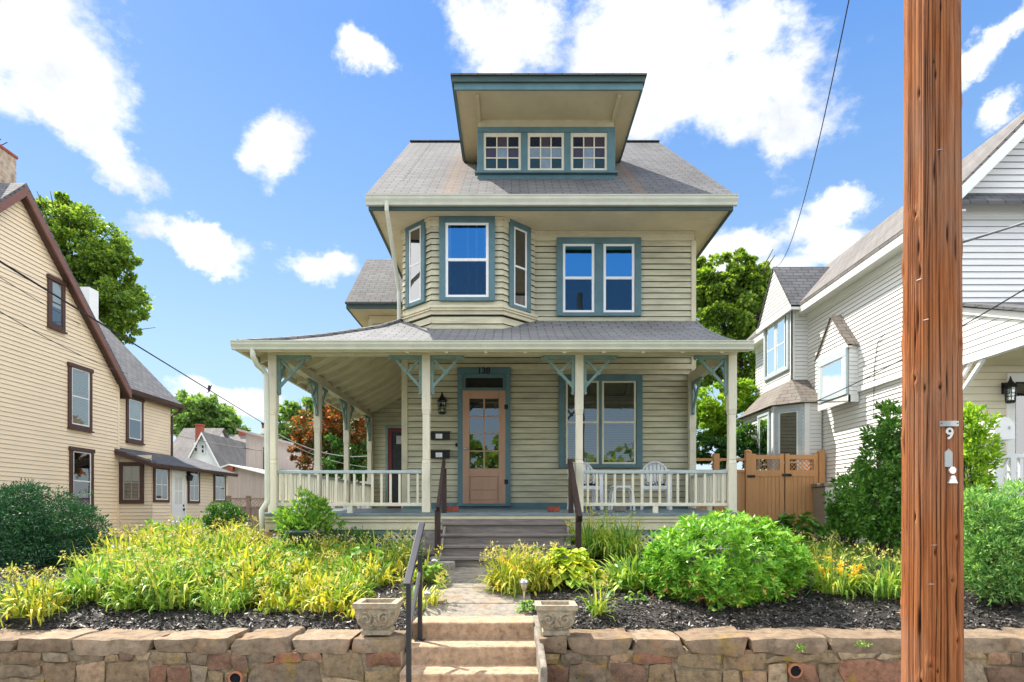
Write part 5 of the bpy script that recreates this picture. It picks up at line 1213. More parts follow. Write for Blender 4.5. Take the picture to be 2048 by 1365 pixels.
def stone_wall(name, label, x0, x1, y0, endside, caps):
    rg = np.random.default_rng(abs(hash(label)) % 1000 if False else (5 if endside < 0 else 9))
    t = thing(name, label, 'wall', ((x0+x1)/2, y0, 0))
    mb = MB(); x = x0
    def put(xa, xb, za, zb, end):
        yy = rg.uniform(-.012,.008); hy = .30 if end else .12; w_ = xb-xa
        if w_ < .05 or zb-za < .03: return
        V, Fc = stone_arr((xa+xb)/2, y0+hy+yy, (za+zb)/2, w_/2-.007, hy, (zb-za)/2-.006, rg, 16, .008, .04)
        k = rg.uniform(-.16,.16); V[:,2] += k*(V[:,0]-(xa+xb)/2)*min(1,(zb-za)/w_); mb.arr(V, Fc)
    while x < x1-.02:
        w_ = rg.uniform(.34,.72); 
        if x1-x-w_ < .25: w_ = x1-x
        xe = x+w_; end = (xe > x1-.01 and endside > 0) or (x < x0+.01 and endside < 0)
        def split(za, zb, n):
            f_ = np.cumsum(rg.uniform(.6,1.5,n)); f_ = np.concatenate([[0],f_/f_[-1]])
            for k in range(n): put(x+w_*f_[k], x+w_*f_[k+1], za+rg.uniform(-.006,.006), zb+rg.uniform(-.008,.008), end and (k == (n-1 if endside > 0 else 0)))
        r_ = rg.random(); za, zb = -.06, .425
        if r_ < .35: z1 = rg.uniform(.10,.2); z2 = rg.uniform(.25,.34); split(za,z1,rg.integers(1,3)); split(z1,z2,rg.integers(1,4)); split(z2,zb,rg.integers(1,4))
        elif r_ < .75: z1 = rg.uniform(.12,.30); split(za,z1,rg.integers(1,3)); split(z1,zb,rg.integers(1,3))
        else: z1 = rg.uniform(.0,.07); z2 = rg.uniform(.30,.36); split(za,z1,2); split(z1,z2,rg.integers(1,3)); split(z2,zb,rg.integers(2,4))
        x = xe
    mb.build('stones', M['stone'], t, 2)
    mb = MB(); mb.box(x0+.02,x1-.02,y0+.024,y0+.5,-.1,.44); mb.build('mortar', M['mortar'], t)
    mb = MB(); x = x0 if endside > 0 else x0
    xs_ = caps
    for xa, xb in zip(xs_, xs_[1:]):
        hz = rg.uniform(.062,.080); hy = rg.uniform(.24,.29)
        V, Fc = stone_arr((xa+xb)/2, y0+hy-.01+rg.uniform(-.015,.015), .555-hz+rg.uniform(-.012,.008), (xb-xa)/2-.006, hy, hz, rg, 14, .007)
        mb.arr(V, Fc)
    mb.build('cap_stones', M['cap2'], t, 2)
    return t
# cap stones: brown tones vary by stone, with noise blotches
m = rock('sandstone_cap', [(0,(.22,.165,.115)),(.5,(.17,.125,.085)),(1,(.27,.21,.15))], 4, .9, .35, .7); M['cap2'] = m
cl = [-6.6,-5.9,-5.35,-4.62,-4.1,-3.35,-2.62,-2.05,-1.5,-1.02]; cr = [.25,.52,1.12,1.62,2.2,2.95,3.75,4.1,4.9,5.5,6.3,7.2]
stone_wall('stone_wall', 'low rubble stone retaining wall left of the garden steps', -6.6, -1.02, 5.80, 1, cl)
stone_wall('stone_wall', 'low rubble stone retaining wall right of the garden steps, behind the utility pole', .25, 7.2, 5.80, -1, cr)
def pipe(u, v, label):
    y = 5.765; b = MB(); c = P(u, v, y); n = 20; R0, R1 = .064, .051
    for k in range(n):
        a, a2 = 6.2832*k/n, 6.2832*(k+1)/n
        f = lambda r, q, yy: (c[0]+r*math.cos(q), yy, c[2]+r*math.sin(q))
        b.cur = 0; b.face(f(R0,a,y),f(R1,a,y),f(R1,a2,y),f(R0,a2,y)); b.face(f(R0,a,y),f(R0,a2,y),f(R0,a2,y+.2),f(R0,a,y+.2)); b.face(f(R1,a,y),f(R1,a,y+.15),f(R1,a2,y+.15),f(R1,a2,y))
    b.cur = 1; b.face(*[(c[0]+R1*math.cos(6.2832*k/n), y+.012, c[2]+R1*math.sin(6.2832*k/n)) for k in range(n)])
    tag(b.build('drain_pipe', [M['terra'], M['dark']], loc=c), label, 'pipe', 'terracotta weep pipes in the walls')
pipe(1592,1343,'round terracotta drain pipe opening in the right stone wall'); pipe(470,1358,'round terracotta drain pipe opening low in the left stone wall')

# ================================================================ planters
def planter(x, y, z, label, s=1.0, earth='soil', sprout=False):
    t = thing('planter', label, 'planter', (x, y, z), 'cast stone planters on the wall ends')
    hx, hy = .185*s, .16*s; prof_ = [(.70,.0),(.70,.035),(.62,.045),(.62,.05),(.78,.09),(.90,.15),(.955,.21),(.97,.245)]
    mb = MB(); ring = lambda k, zz: [(x-hx*k,y-hy*k,z+zz*s),(x+hx*k,y-hy*k,z+zz*s),(x+hx*k,y+hy*k,z+zz*s),(x-hx*k,y+hy*k,z+zz*s)]
    for (k0,z0),(k1,z1) in zip(prof_,prof_[1:]):
        a, b_ = ring(k0,z0), ring(k1,z1)
        for j in range(4): mb.face(a[j],a[(j+1)%4],b_[(j+1)%4],b_[j])
    mb.face(*ring(.70,0)[::-1]); mb.build('body', M['planter'], t, bevel=.006)
    mb = MB(); o0, o1, i0, i1 = ring(1.06,.245), ring(1.06,.29), ring(.74,.29), ring(.70,.20)
    for j in range(4):
        q = (j+1)%4; mb.face(o0[j],o0[q],o1[q],o1[j]); mb.face(o1[j],o1[q],i0[q],i0[j]); mb.face(i0[j],i0[q],i1[q],i1[j])
    mb.face(*o0[::-1]); mb.build('rim', M['planter'], t, bevel=.006)
    mb = MB(); V, Fc = grid_mesh(x-hx*.72,x+hx*.72,y-hy*.72,y+hy*.72,14,12,lambda X,Y: z+.232*s+.012*np.sin(X*60)*np.sin(Y*70)); mb.arr(V,Fc); mb.build('soil', M[earth], t)
    mb = MB()
    def surf(u, v):   # front face point, u in -1..1 , v height
        k = np.interp(v, [p[1] for p in prof_], [p[0] for p in prof_]); return (x+u*hx, y-hy*k-.002, z+v*s)
    for sg in (1,-1):
        pts = []
        for k in range(26):
            a = k/25*3.6*math.pi*.75; r_ = .19*(1-k/30); pts.append(surf(sg*(.42+ r_*1.55*math.cos(a+.9)), .155+r_*.30*math.sin(a+.9)))
        mb.tube(pts, .011*s, 6)
        mb.tube([surf(sg*(.82*math.sin(q)), .135-.075*math.cos(q)) for q in np.linspace(.1,2.0,14)], .010*s, 6)
        mb.tube([surf(sg*u, v) for u, v in ((.02,.13),(.10,.10),(.2,.085),(.26,.10))], .011*s, 6)
        mb.tube([surf(sg*u, v) for u, v in ((.0,.145),(.05,.11),(.10,.08))], .011*s, 6)
    mb.tube([surf(0, v) for v in (.06,.10,.14)], [.004,.013*s,.005], 6); mb.tube([surf(-.04,.18),surf(0,.17),surf(.04,.18)],.012*s,6)
    mb.build('scroll_relief', M['planter'], t, True)
    return t
M['pebble'] = rock('brown_pebbles', [(0,(.20,.12,.08)),(1,(.34,.22,.16))], 20, .9, 0, .8, False)
yl = 6.03
planter(PX(757,yl), yl, PZ(1266,yl), 'square cast stone planter with scrolls, left of the black handrail', 1.06)
yr2 = 6.0
planter(PX(1111,yr2), yr2, PZ(1267,yr2), 'square cast stone planter with scrolls and brown pebbles, on the right wall end', 1.0, 'pebble')

# ================================================================ black handrail
t = thing('handrail', 'black metal handrail beside the concrete garden steps', 'handrail', (-.9, 5.5, .1))
mb = MB(); x = -.905
mb.box(x-.022,x+.022,5.46,5.504,.03,PZ(1170,5.48)); mb.box(x-.045,x+.045,5.43,5.53,.11,.125); mb.build('post', M['blackrail'], t, bevel=.004)
mb = MB(); mb.box(x-.022,x+.022,6.13,6.174,.46,PZ(1110,6.15)); mb.box(x-.05,x+.05,6.10,6.205,.462,.474); mb.build('post', M['blackrail'], t, bevel=.004)
mb = MB(); mb.bar((x,5.38,PZ(1171,5.38)),(x,6.28,PZ(1047,6.28)),.064,.034); mb.build('top_rail', M['blackrail'], t, bevel=.006)
mb = MB(); mb.bar((x,5.50,PZ(1262,5.5)),(x,6.13,PZ(1146,6.13)),.034,.034); mb.build('lower_rail', M['blackrail'], t, bevel=.004)

# solar path lights
def solar(u, v, label, h=.25):
    x, y, z = G(u, v); t = thing('path_light', label, 'light', (x,y,z), 'solar path lights beside the garden path')
    b = MB(); b.tube([(x,y,z-.03),(x,y,z+h*.5)],.011,8); b.lathe([(.012,h*.45),(.032,h*.58),(.040,h*.72),(.040,h*.80)],(x,y,z),14); b.build('lamp_body', M['lampbody'], t, True)
    b = MB(); b.lathe([(.052,h*.79),(.056,h*.82),(.046,h*.93),(.025,h*.99),(.004,h)],(x,y,z),16); b.build('cap', M['silver'], t, True)
M['lampbody'] = plain('cream_plastic', (.55,.46,.30), .4); M['silver'] = plain('silver_plastic', (.62,.62,.63), .25, .6)
solar(1048,1204,'silver topped solar light in front of the lily clump right of the path',.26); solar(869,1150,'silver topped solar light left of the path near the porch steps',.22); solar(855,1215,'yellowed solar light low among leaves behind the black handrail',.18)

# ================================================================ utility pole
py = 3.4; pcx = PX(1864,py)
t = thing('utility_pole', 'weathered brown wooden utility pole standing on the pavement', 'pole', (pcx, py, 0))
nth, nz = 420, 420; zt_ = 9.0
th_ = np.linspace(0,2*np.pi,nth,endpoint=False); zz = np.concatenate([np.linspace(-.1,4.9,nz-20),np.linspace(5.0,zt_,20)])
TH, ZZ = np.meshgrid(th_, zz); Rr = .144-.0038*ZZ
rg = np.random.default_rng(4)
def crack(th0, z0, z1, w_, d_):
    c = th0+.05*np.sin(ZZ*1.3+th0*7)+.018*np.sin(ZZ*6+th0*3); dd = np.abs((TH-c+np.pi)%(2*np.pi)-np.pi); e_ = np.clip((ZZ-z0)/.25,0,1)*np.clip((z1-ZZ)/.25,0,1)
    return -d_*np.exp(-(dd/w_)**2)*e_
D_ = np.zeros_like(Rr)
for k in range(170):
    z0 = rg.uniform(-1,4.4); D_ += crack(rg.random()*6.283, z0, z0+rg.uniform(.3,2.6), rg.uniform(.007,.017), rg.uniform(.002,.010))
for k in range(14): D_ += .0006*np.sin(TH*rg.integers(14,70)+rg.random()*6+ .8*np.sin(ZZ*rg.uniform(.5,2.5)))
for k in range(30):
    a, z0 = rg.random()*6.283, rg.uniform(.2,4.6); dd = ((TH-a+np.pi)%(2*np.pi)-np.pi)*.142; r2 = (dd/.028)**2+((ZZ-z0)/.045)**2
    D_ += .010*np.exp(-r2)-.018*np.exp(-r2*7)
for k in range(70):
    a, z0 = rg.random()*6.283, rg.uniform(.1,4.7); dd = ((TH-a+np.pi)%(2*np.pi)-np.pi)*.142; D_ += -.011*np.exp(-(dd/.0055)**2-((ZZ-z0)/rg.uniform(.01,.07))**2)
Rr = Rr+D_
V = np.stack([pcx+Rr*np.cos(TH), py+Rr*np.sin(TH), ZZ],-1).reshape(-1,3); n = len(zz)
i = np.arange(n-1)[:,None]*nth; j = np.arange(nth)[None,:]; a = (i+j).ravel(); b_ = (i+(j+1)%nth).ravel()
m, tt, bs = newmat('pole_wood'); v = coords(tt,'Object',(16,16,.7))
f1 = noise(tt, v, 2.2, 8, .65); c = ramp(tt, f1, [(.28,(.13,.042,.014)),(.5,(.31,.105,.034)),(.72,(.43,.18,.07))])
f2 = noise(tt, coords(tt,'Object',(60,60,1.6)), 1.8, 8, .75); c = mixc(tt, ramp(tt, f2, [(.57,0.0),(.70,.85)]), c, (.035,.016,.009))
f3 = noise(tt, coords(tt,'Object',(1.2,1.2,.5)), 2.0, 5); c = mixc(tt, ramp(tt, f3, [(.45,0.0),(.7,.5)]), c, (.27,.20,.15))
vc = tt.nodes.new('ShaderNodeAttribute'); vc.attribute_name = 'groove'; c = mixc(tt, vc.outputs['Fac'], c, (.02,.010,.007))
L(tt, c, bs.inputs['Base Color']); bs.inputs['Roughness'].default_value = .85; bs.inputs['Specular IOR Level'].default_value = .2; bump(tt, bs, f2, .7, .01)
mb = MB(); mb.arr(V, np.stack([a,b_,b_+nth,a+nth],-1)); o = mb.build('pole_shaft', m, t, True)
at = o.data.attributes.new('groove','FLOAT','POINT'); at.data.foreach_set('value', np.clip(-D_*125-.10,0,.9).astype(np.float32).ravel())
def on_pole(u, v, e=.004):
    zz_ = PZ(v, py-.16); r_ = .144-.0038*zz_
    # nearest hit of the ray with the cylinder
    dx = (u-1024)/F_PX; A = dx*dx+1; B = -2*(dx*pcx+py); Cc = pcx**2+py**2-(r_+e)**2; yy = (-B-math.sqrt(max(0,B*B-4*A*Cc)))/(2*A)
    return (dx*yy, yy, PZ(v, yy))
def on_rot(p): return math.atan2(p[0]-pcx, -(p[1]-py))
p = on_pole(1898,848,.002); q = on_rot(p)
b = MB(); n = 6
for k in range(n):
    a0, a1 = q-.33+.66*k/n, q-.33+.66*(k+1)/n; r_ = .1445
    b.hexa([(pcx+rr*math.sin(aa),py-rr*math.cos(aa),z_) for z_ in (p[2]-.014,p[2]+.014) for rr,aa in ((r_+.004,a0),(r_+.004,a1),(r_-.02,a1),(r_-.02,a0))])
b.cur = 1
for sg in (-1,1): 
    aa = q+sg*.28; b.lathe([(.004,0),(.004,.004)],(pcx+.149*math.sin(aa),py-.149*math.cos(aa),p[2]),6)
b.build('name_plate', [M['metalgrey'], M['black']], t)
p = on_pole(1899,869,.003); text_part('9', .085, M['silver'], t, p, (R(90),0,-on_rot(p)*-1 if False else on_rot(p)), 'pole_number', .003)
p = on_pole(1897,917,.003); b = MB(); Fp_ = Fr((p[0],p[1]), (math.cos(on_rot(p)),math.sin(on_rot(p))), (math.sin(on_rot(p)),-math.cos(on_rot(p))))
b.prism(Fp_, [(-.019,p[2]-.045),(.019,p[2]-.045),(.019,p[2]+.03),(.0,p[2]+.05),(-.019,p[2]+.03)], -.015, .003); b.build('metal_tag', M['metalgrey'], t)
for (u, v, r_) in ((1904,941,.019),(1905,957,.015)):
    p = on_pole(u, v, .002); b = MB(); q = on_rot(p); nn = Vector((math.sin(q),-math.cos(q),0)); b.tube([Vector(p)-nn*.02, Vector(p)+nn*.006],r_,14)
    if v > 950: Fp_ = Fr((p[0],p[1]), (math.cos(q),math.sin(q)), (nn.x,nn.y)); b.prism(Fp_, [(-.026,p[2]-.026),(.026,p[2]-.026),(.012,p[2]+.005),(-.012,p[2]+.005)], -.012, .006)
    b.build('metal_disc', M['silver'], t)
b = MB()
for (u, v) in ((1868,1091),(1863,1169),(1852,640),(1838,560),(1880,300)):
    p = on_pole(u, v, .001); q = on_rot(p); tx_, ty_ = math.cos(q), math.sin(q); b.bar((p[0]-tx_*.012,p[1]-ty_*.012,p[2]),(p[0]+tx_*.012,p[1]+ty_*.012,p[2]+.002),.004,.003)
b.build('staples', M['silver'], t)
b = MB()
for z_ in (PZ(470,py),PZ(482,py),PZ(490,py)): b.tube([(pcx+.10,py+.02,z_),(pcx+.152,py-.0,z_)],.010,6)
b.box(pcx+.130,pcx+.143,py-.03,py+.03,PZ(494,py),PZ(466,py)); b.build('wire_bracket', M['black'], t)

# ================================================================ wires
def wire(name, label, p, q, sag, r_, mat='cable', n=24, group='overhead wires'):
    p, q = Vector(p), Vector(q); b = MB(); pts = [p.lerp(q,k/n)-Vector((0,0,sag*4*(k/n)*(1-k/n))) for k in range(n+1)]; b.tube(pts, r_, 6)
    return tag(b.build(name, M[mat], loc=tuple(p)), label, 'cable')
wire('overhead_cable','thick black overhead cable sloping down in front of the peach house', P(-160,425,9), P(533,851,41.5), .0, .020)
wire('overhead_wire','thin wire ending high on the peach house gable, upper of two', P(-120,478,8), (LX+.03,18.7,PZ(648,18.7)), .05, .007)
wire('overhead_wire','thin wire ending near the gable eave of the peach house, lower of two', P(-120,551,8), P(256,748,20.5), .15, .008)
wire('overhead_wire','thin wire crossing the distant grey and green roofs', P(342,868,40), P(548,905,34), .1, .02)
wire('service_wire','thin dark wire falling from the top of the sky to the white side bay', P(1722,-120,6.0), P(1551,534,17.55), .75, .0065)
wire('service_cable','twisted cable rising right from a bracket on the utility pole', (pcx+.145,py-.005,PZ(488,py)), P(2110,428,5.2), .0, .006)
wire('service_cable','pale cable rising right from the pole bracket above the twisted cable', (pcx+.145,py-.005,PZ(484,py)), P(2110,418,5.3), .02, .005, 'whitecable')
wire('service_cable','thin cable from the white house bay passing behind the pole', P(1632,803,15.9), P(2130,530,8.0), .10, .010)
wire('cable','pale cable sagging across the back garden behind the left porch posts', P(545,862,22), P(742,912,23), .32, .017, 'whitecable'); wire('cable','thin lower cable in front of the orange tree', P(540,866,23), P(740,935,23), .25, .008, 'whitecable')
b = MB(); pts = [P(1769,668,14.15),P(1760,690,14.2),P(1752,740,14.25),P(1750,830,14.25)]; pts = [(HX-.03,p[1],p[2]) for p in [(0,yat(1772,HX),PZ(668,yat(1772,HX))),(0,yat(1758,HX),PZ(685,yat(1758,HX))),(0,yat(1751,HX),PZ(740,yat(1751,HX))),(0,yat(1750,HX),PZ(838,yat(1750,HX)))]]; b.tube(pts,.008,5)
tag(b.build('wall_cable', M['cable'], loc=pts[0]), 'thin loose cable hanging down the white siding below the small gabled window', 'cable')
D = 30.0; c = P(418,778,D); b = MB(); b.lathe([(.01,-.16),(.06,-.08),(.075,0),(.05,.09),(.055,.13),(.03,.17),(.005,.19)], c, 8); b.face((c[0]-.02,c[1],c[2]+.05),(c[0]+.16,c[1],c[2]+.22),(c[0]+.05,c[1]+.02,c[2]-.08)); b.face((c[0]-.03,c[1],c[2]-.12),(c[0]-.14,c[1],c[2]-.24),(c[0]+.05,c[1]+.01,c[2]-.13)); tag(b.build('bird', M['black'], loc=c), 'small dark bird above the sloping overhead cable', 'bird')
# ================================================================ foliage
rng = np.random.default_rng(21)
def unit(v): return v/np.maximum(1e-9,np.linalg.norm(v,axis=1))[:,None]
def leaf_quads(mb, p, d, size, asp, rng, fold=.25, up=None):
    """one folded diamond leaf per point: base p, direction d"""
    n = len(p); d = unit(d); r_ = rng.normal(size=(n,3)) if up is None else up+rng.normal(size=(n,3))*.35
    s_ = unit(np.cross(d, r_)); u = np.cross(s_, d); l = (size*(.7+.6*rng.random(n)))[:,None]; w_ = l*asp*.5
    mid = p+d*l*.45
    V = np.stack([p, mid+s_*w_+u*w_*fold, p+d*l, mid-s_*w_+u*w_*fold],1).reshape(-1,3)
    mb.arr(V, np.arange(n*4).reshape(-1,4))
def blades(mb, p, az, lean, length, width, curl, rng, k=4):
    """arching strap leaves: p (n,3)"""
    n = len(p); a = lean.copy(); q = p.copy(); hd = np.stack([np.cos(az),np.sin(az),np.zeros(n)],-1); sd = np.stack([-np.sin(az),np.cos(az),np.zeros(n)],-1)
    rows = []
    for i in range(k+1):
        w_ = width*(1-(i/k)**2.2*.97)*(.7+.3*min(1,i))
        rows.append(np.stack([q-sd*w_[:,None]*.5, q+sd*w_[:,None]*.5],1))
        q = q+(hd*np.sin(a)[:,None]+np.array([0,0,1])*np.cos(a)[:,None])*(length/k)[:,None]; a = a+curl/k*(1+.6*i)
    V = np.stack(rows,1).reshape(-1,3); m = 2*(k+1); base = np.arange(n)*m
    Fc = np.concatenate([np.stack([base+2*i,base+2*i+1,base+2*i+3,base+2*i+2],-1) for i in range(k)]); mb.arr(V,Fc)
def place(o, loc): o.location = loc
LF = {}
LF['maple'] = leafmat('maple_leaves', [(0,(.03,.068,.013)),(.45,(.08,.14,.026)),(1,(.18,.25,.042))], .5)
LF['bright'] = leafmat('bright_tree_leaves', [(0,(.06,.13,.015)),(.5,(.12,.22,.022)),(1,(.24,.33,.035))], .5)
LF['farg'] = leafmat('distant_tree_leaves', [(0,(.06,.12,.04)),(1,(.14,.22,.07))], .45)
LF['orange'] = leafmat('orange_red_leaves', [(0,(.03,.05,.012)),(.42,(.075,.095,.02)),(.6,(.14,.05,.022)),(.8,(.26,.075,.03)),(1,(.36,.14,.035))], .45, tint=(1.2,1,.6))
LF['yew'] = leafmat('yew_needles', [(0,(.006,.030,.014)),(.6,(.012,.048,.020)),(1,(.03,.085,.028))], .18, .55)
LF['dark'] = leafmat('dark_shrub_leaves', [(0,(.012,.045,.012)),(.6,(.03,.085,.018)),(1,(.075,.16,.03))], .35, .4)
LF['dark2'] = leafmat('mid_green_shrub_leaves', [(0,(.018,.06,.012)),(.5,(.045,.12,.02)),(1,(.12,.22,.035))], .4, .4)
LF['rhodo'] = leafmat('glossy_green_leaves', [(0,(.045,.14,.012)),(.5,(.085,.20,.018)),(.9,(.16,.29,.03)),(1,(.22,.30,.04))], .26, .42, .3)
LF['lily'] = leafmat('lily_leaves', [(0,(.06,.13,.02)),(.4,(.18,.22,.028)),(.75,(.31,.285,.034)),(.94,(.42,.36,.045)),(1,(.40,.20,.05))], .36, tint=(1.15,1.1,.6))
LF['lilyr'] = leafmat('fresh_lily_leaves', [(0,(.05,.13,.02)),(.6,(.14,.22,.03)),(1,(.30,.32,.06))], .36, tint=(1.15,1.1,.6))
LF['hosta'] = leafmat('hosta_leaves', [(0,(.07,.16,.02)),(.4,(.20,.27,.03)),(1,(.42,.40,.05))], .45)
LF['juniper'] = leafmat('juniper_sprays', [(0,(.035,.11,.035)),(.5,(.10,.22,.06)),(1,(.24,.34,.10))], .3, .6)
LF['mid'] = leafmat('green_herb_leaves', [(0,(.04,.11,.02)),(.6,(.10,.20,.03)),(1,(.20,.28,.06))], .45)
LF['spent'] = leafmat('spent_flower_heads', [(0,(.16,.17,.04)),(.6,(.28,.27,.09)),(1,(.32,.22,.09))], .3)
LF['flower'] = leafmat('orange_petals', [(0,(.65,.22,.03)),(1,(.75,.35,.05))], .4)
LF['brownleaf'] = leafmat('dead_leaves', [(0,(.08,.035,.015)),(.6,(.20,.09,.03)),(1,(.38,.20,.05))], .3)

def crown_points(blobs, n, rng, sub=26, shell=.55):
    """blobs: (cx,cy,cz,rx,ry,rz). leaf positions gathered in small clumps near each blob's skin"""
    out = []; nrm = []
    vol = np.array([b[3]*b[4]+b[3]*b[5] for b in blobs]); vol = vol/vol.sum()
    for b, f in zip(blobs, vol):
        c = np.array(b[:3]); r_ = np.array(b[3:]); ns = max(6,int(sub*f*len(blobs)))
        d = unit(rng.normal(size=(ns,3))); rad = (shell+(1-shell)*rng.random(ns)**.6)[:,None]*(1+.16*rng.normal(size=(ns,1)))
        cc = c+d*r_*rad; sr = r_.mean()*rng.uniform(.12,.30,ns)
        k = int(n*f/ns)+1
        dd = unit(rng.normal(size=(ns*k,3))); rr = rng.random((ns*k,1))**.45; s3 = np.repeat(sr,k)[:,None]
        out.append(np.repeat(cc,k,0)+dd*rr*s3*np.array([1.15,1.15,.7])); nrm.append(dd*.7+np.repeat(d,k,0)*.6)
    return np.concatenate(out), np.concatenate(nrm)
def tree(name, label, base, trunk_r, blobs, n, size, mat, asp=.75, group=None, sub=26, droop=-.25, limbs=True, cat='tree'):
    bx_, by_, bz_ = base; t = thing(name, label, cat, base, group)
    top = max(b[2] for b in blobs); cx = np.mean([b[0] for b in blobs]); cyy = np.mean([b[1] for b in blobs])
    mb = MB(); lo = min(b[2]-b[5] for b in blobs); fork = bz_+(lo-bz_)*.7+.4
    mb.tube([(bx_,by_,bz_-.2),(bx_+.02,by_,bz_+.4),(bx_*.7+cx*.3,by_,fork),(cx,cyy,top)], [trunk_r*1.3,trunk_r,trunk_r*.8,trunk_r*.15], 10)
    for b in blobs:
        q = Vector((b[0],b[1],b[2])); s0 = Vector((bx_*.7+cx*.3,by_,fork)).lerp(Vector((cx,cyy,top)), rs.uniform(0,.45))
        mid = s0.lerp(q,.5)+Vector((rs.uniform(-.2,.2),rs.uniform(-.2,.2),rs.uniform(.0,.3)))
        mb.tube([s0,mid,q],[trunk_r*.45,trunk_r*.3,trunk_r*.08],6)
        for k in range(5):
            e_ = q+Vector((rs.gauss(0,b[3]*.5),rs.gauss(0,b[4]*.5),rs.gauss(0.1,b[5]*.5))); mb.tube([mid.lerp(q,rs.random()),e_],[trunk_r*.14,trunk_r*.04],4)
    mb.build('trunk', M['bark'], t, True)
    p, d = crown_points(blobs, n, rng, sub); d = d+np.array([0,0,droop])+rng.normal(size=p.shape)*.45
    mb = MB(); leaf_quads(mb, p, d, size, asp, rng); mb.build('crown', LF[mat], t)
    return t
def blob_px(u, v, y, ru, rv, ry=None, dy=0):
    s_ = y/F_PX; return (PX(u,y), y+dy, PZ(v,y), ru*s_, ry if ry else ru*s_*.9, rv*s_)
D = 32
tree('maple_tree','large maple rising behind the roof of the peach house', (PX(150,D),D,.85), .35, [blob_px(*a) for a in ((120,470,D,75,70),(180,500,D,70,75),(105,560,D,60,60),(205,590,D,70,70),(235,630,D,50,45),(150,620,D,70,60),(215,660,D,40,35),(110,430,D,45,40),(225,540,D,40,40))], 40000, .17, 'maple', .8, sub=40)
D = 62
tree('bushy_tree','broad pale green tree beyond the distant white and green houses', (PX(400,D),D,.85), .4, [blob_px(*a) for a in ((370,815,D,45,28),(410,825,D,50,34),(350,840,D,35,30),(445,850,D,35,22),(400,845,D,50,30),(480,868,D,25,12))], 11000, .42, 'farg', .8, sub=30)
D = 42
tree('bushy_tree','loose green tree seen between the left porch posts beyond the board building', (PX(600,D),D,.85), .25, [blob_px(*a) for a in ((575,830,D,26,24),(610,815,D,26,18),(590,860,D,30,25),(635,810,D,22,14),(560,880,D,30,20),(700,850,D,45,45),(625,880,D,30,25))], 7500, .26, 'farg', .8, sub=26)
D = 25
tree('plum_tree','orange and red leaved tree behind the left side of the porch', (PX(660,D),D,.85), .16, [blob_px(*a) for a in ((640,860,D,50,42),(690,850,D,50,50),(615,885,D,32,30),(700,915,D,50,40),(640,925,D,40,28),(735,880,D,35,45),(665,810,D,32,25),(590,900,D,16,20))], 15000, .13, 'orange', .6, sub=34)
tree('leafy_tree','dark green tree under the orange leaved tree behind the porch railing', (PX(690,23.4),24.4,.85), .12, [blob_px(*a) for a in ((690,940,24,45,35),(720,915,24,25,45),(660,900,24,28,30),(740,960,24,25,30))], 4500, .12, 'dark', .6)
D = 25
tree('maple_tree','large bright green maple behind the right side of the cream house', (PX(1450,D),D,.85), .35, [blob_px(*a) for a in ((1440,580,D,55,50),(1500,575,D,50,45),(1480,535,D,35,28),(1410,590,D,40,45),(1450,650,D,60,55),(1520,630,D,50,60),(1410,700,D,50,60),(1480,720,D,60,55),(1535,560,D,28,30),(1400,545,D,25,22),(1550,700,D,40,60))], 46000, .15, 'maple', .8, sub=44)
D = 20.5
tree('leafy_tree','bright green small tree behind the right end of the porch', (PX(1450,D),D,.95), .14, [blob_px(*a) for a in ((1430,810,D,40,38),(1470,790,D,38,32),(1410,850,D,38,40),(1460,860,D,45,40),(1500,820,D,25,40))], 16000, .10, 'bright', .65, sub=36)
tree('leafy_tree','dark leafy shrub tree against the tan panel fence behind the porch', (PX(1440,18.2),18.2,.95), .1, [blob_px(*a) for a in ((1420,900,18,40,30),(1470,905,18,35,35),(1500,890,18,25,45))], 5000, .11, 'dark', .6, cat='shrub')
def shrub(name, label, base, blobs, n, size, asp, mat, sub=40, droop=.2, stems=10, group=None, shell=.75, cat='shrub', stem_r=.012):
    t = thing(name, label, cat, base, group)
    mb = MB()
    for k in range(stems):
        b = blobs[k % len(blobs)]; e_ = Vector((b[0]+rs.uniform(-.6,.6)*b[3], b[1]+rs.uniform(-.6,.6)*b[4], b[2]+rs.uniform(-.2,.6)*b[5]))
        s0 = Vector((base[0]+rs.uniform(-.12,.12), base[1]+rs.uniform(-.12,.12), base[2]-.03)); mb.tube([s0, s0.lerp(e_,.5)+Vector((0,0,.05)), e_],[stem_r,stem_r*.75,stem_r*.3],5)
    mb.build('stems', M['bark'], t)
    p, d = crown_points(blobs, n, rng, sub, shell); keep = p[:,2] > gz(p[:,0],p[:,1])+.02; p, d = p[keep], d[keep]
    d = d+np.array([0,0,droop])+rng.normal(size=p.shape)*.35
    mb = MB(); leaf_quads(mb, p, d, size, asp, rng); mb.build('foliage', LF[mat], t); return t
# yew on the left
y0 = 9.2
shrub('yew_bush','large dark green yew bush in front of the peach house', (PX(70,y0),y0,float(gz(-6.9,y0))), [blob_px(*a) for a in ((60,1030,y0,85,55),(130,1060,y0,70,50),(20,1050,y0,70,60),(80,1090,y0,110,55),(150,1100,y0,55,45),(-60,1060,y0,90,80),(30,1000,y0,45,25),(10,1110,y0,90,45))], 42000, .055, .30, 'yew', 200, .25, 30, None, .8)
shrub('round_bush','small round glossy bush at the end of the wooden fence', (PX(452,14),14,1.0), [blob_px(*a) for a in ((450,1035,14,34,26),(462,1050,14,28,22),(440,1048,14,25,22))], 4200, .06, .55, 'dark', 70, .2, 8)
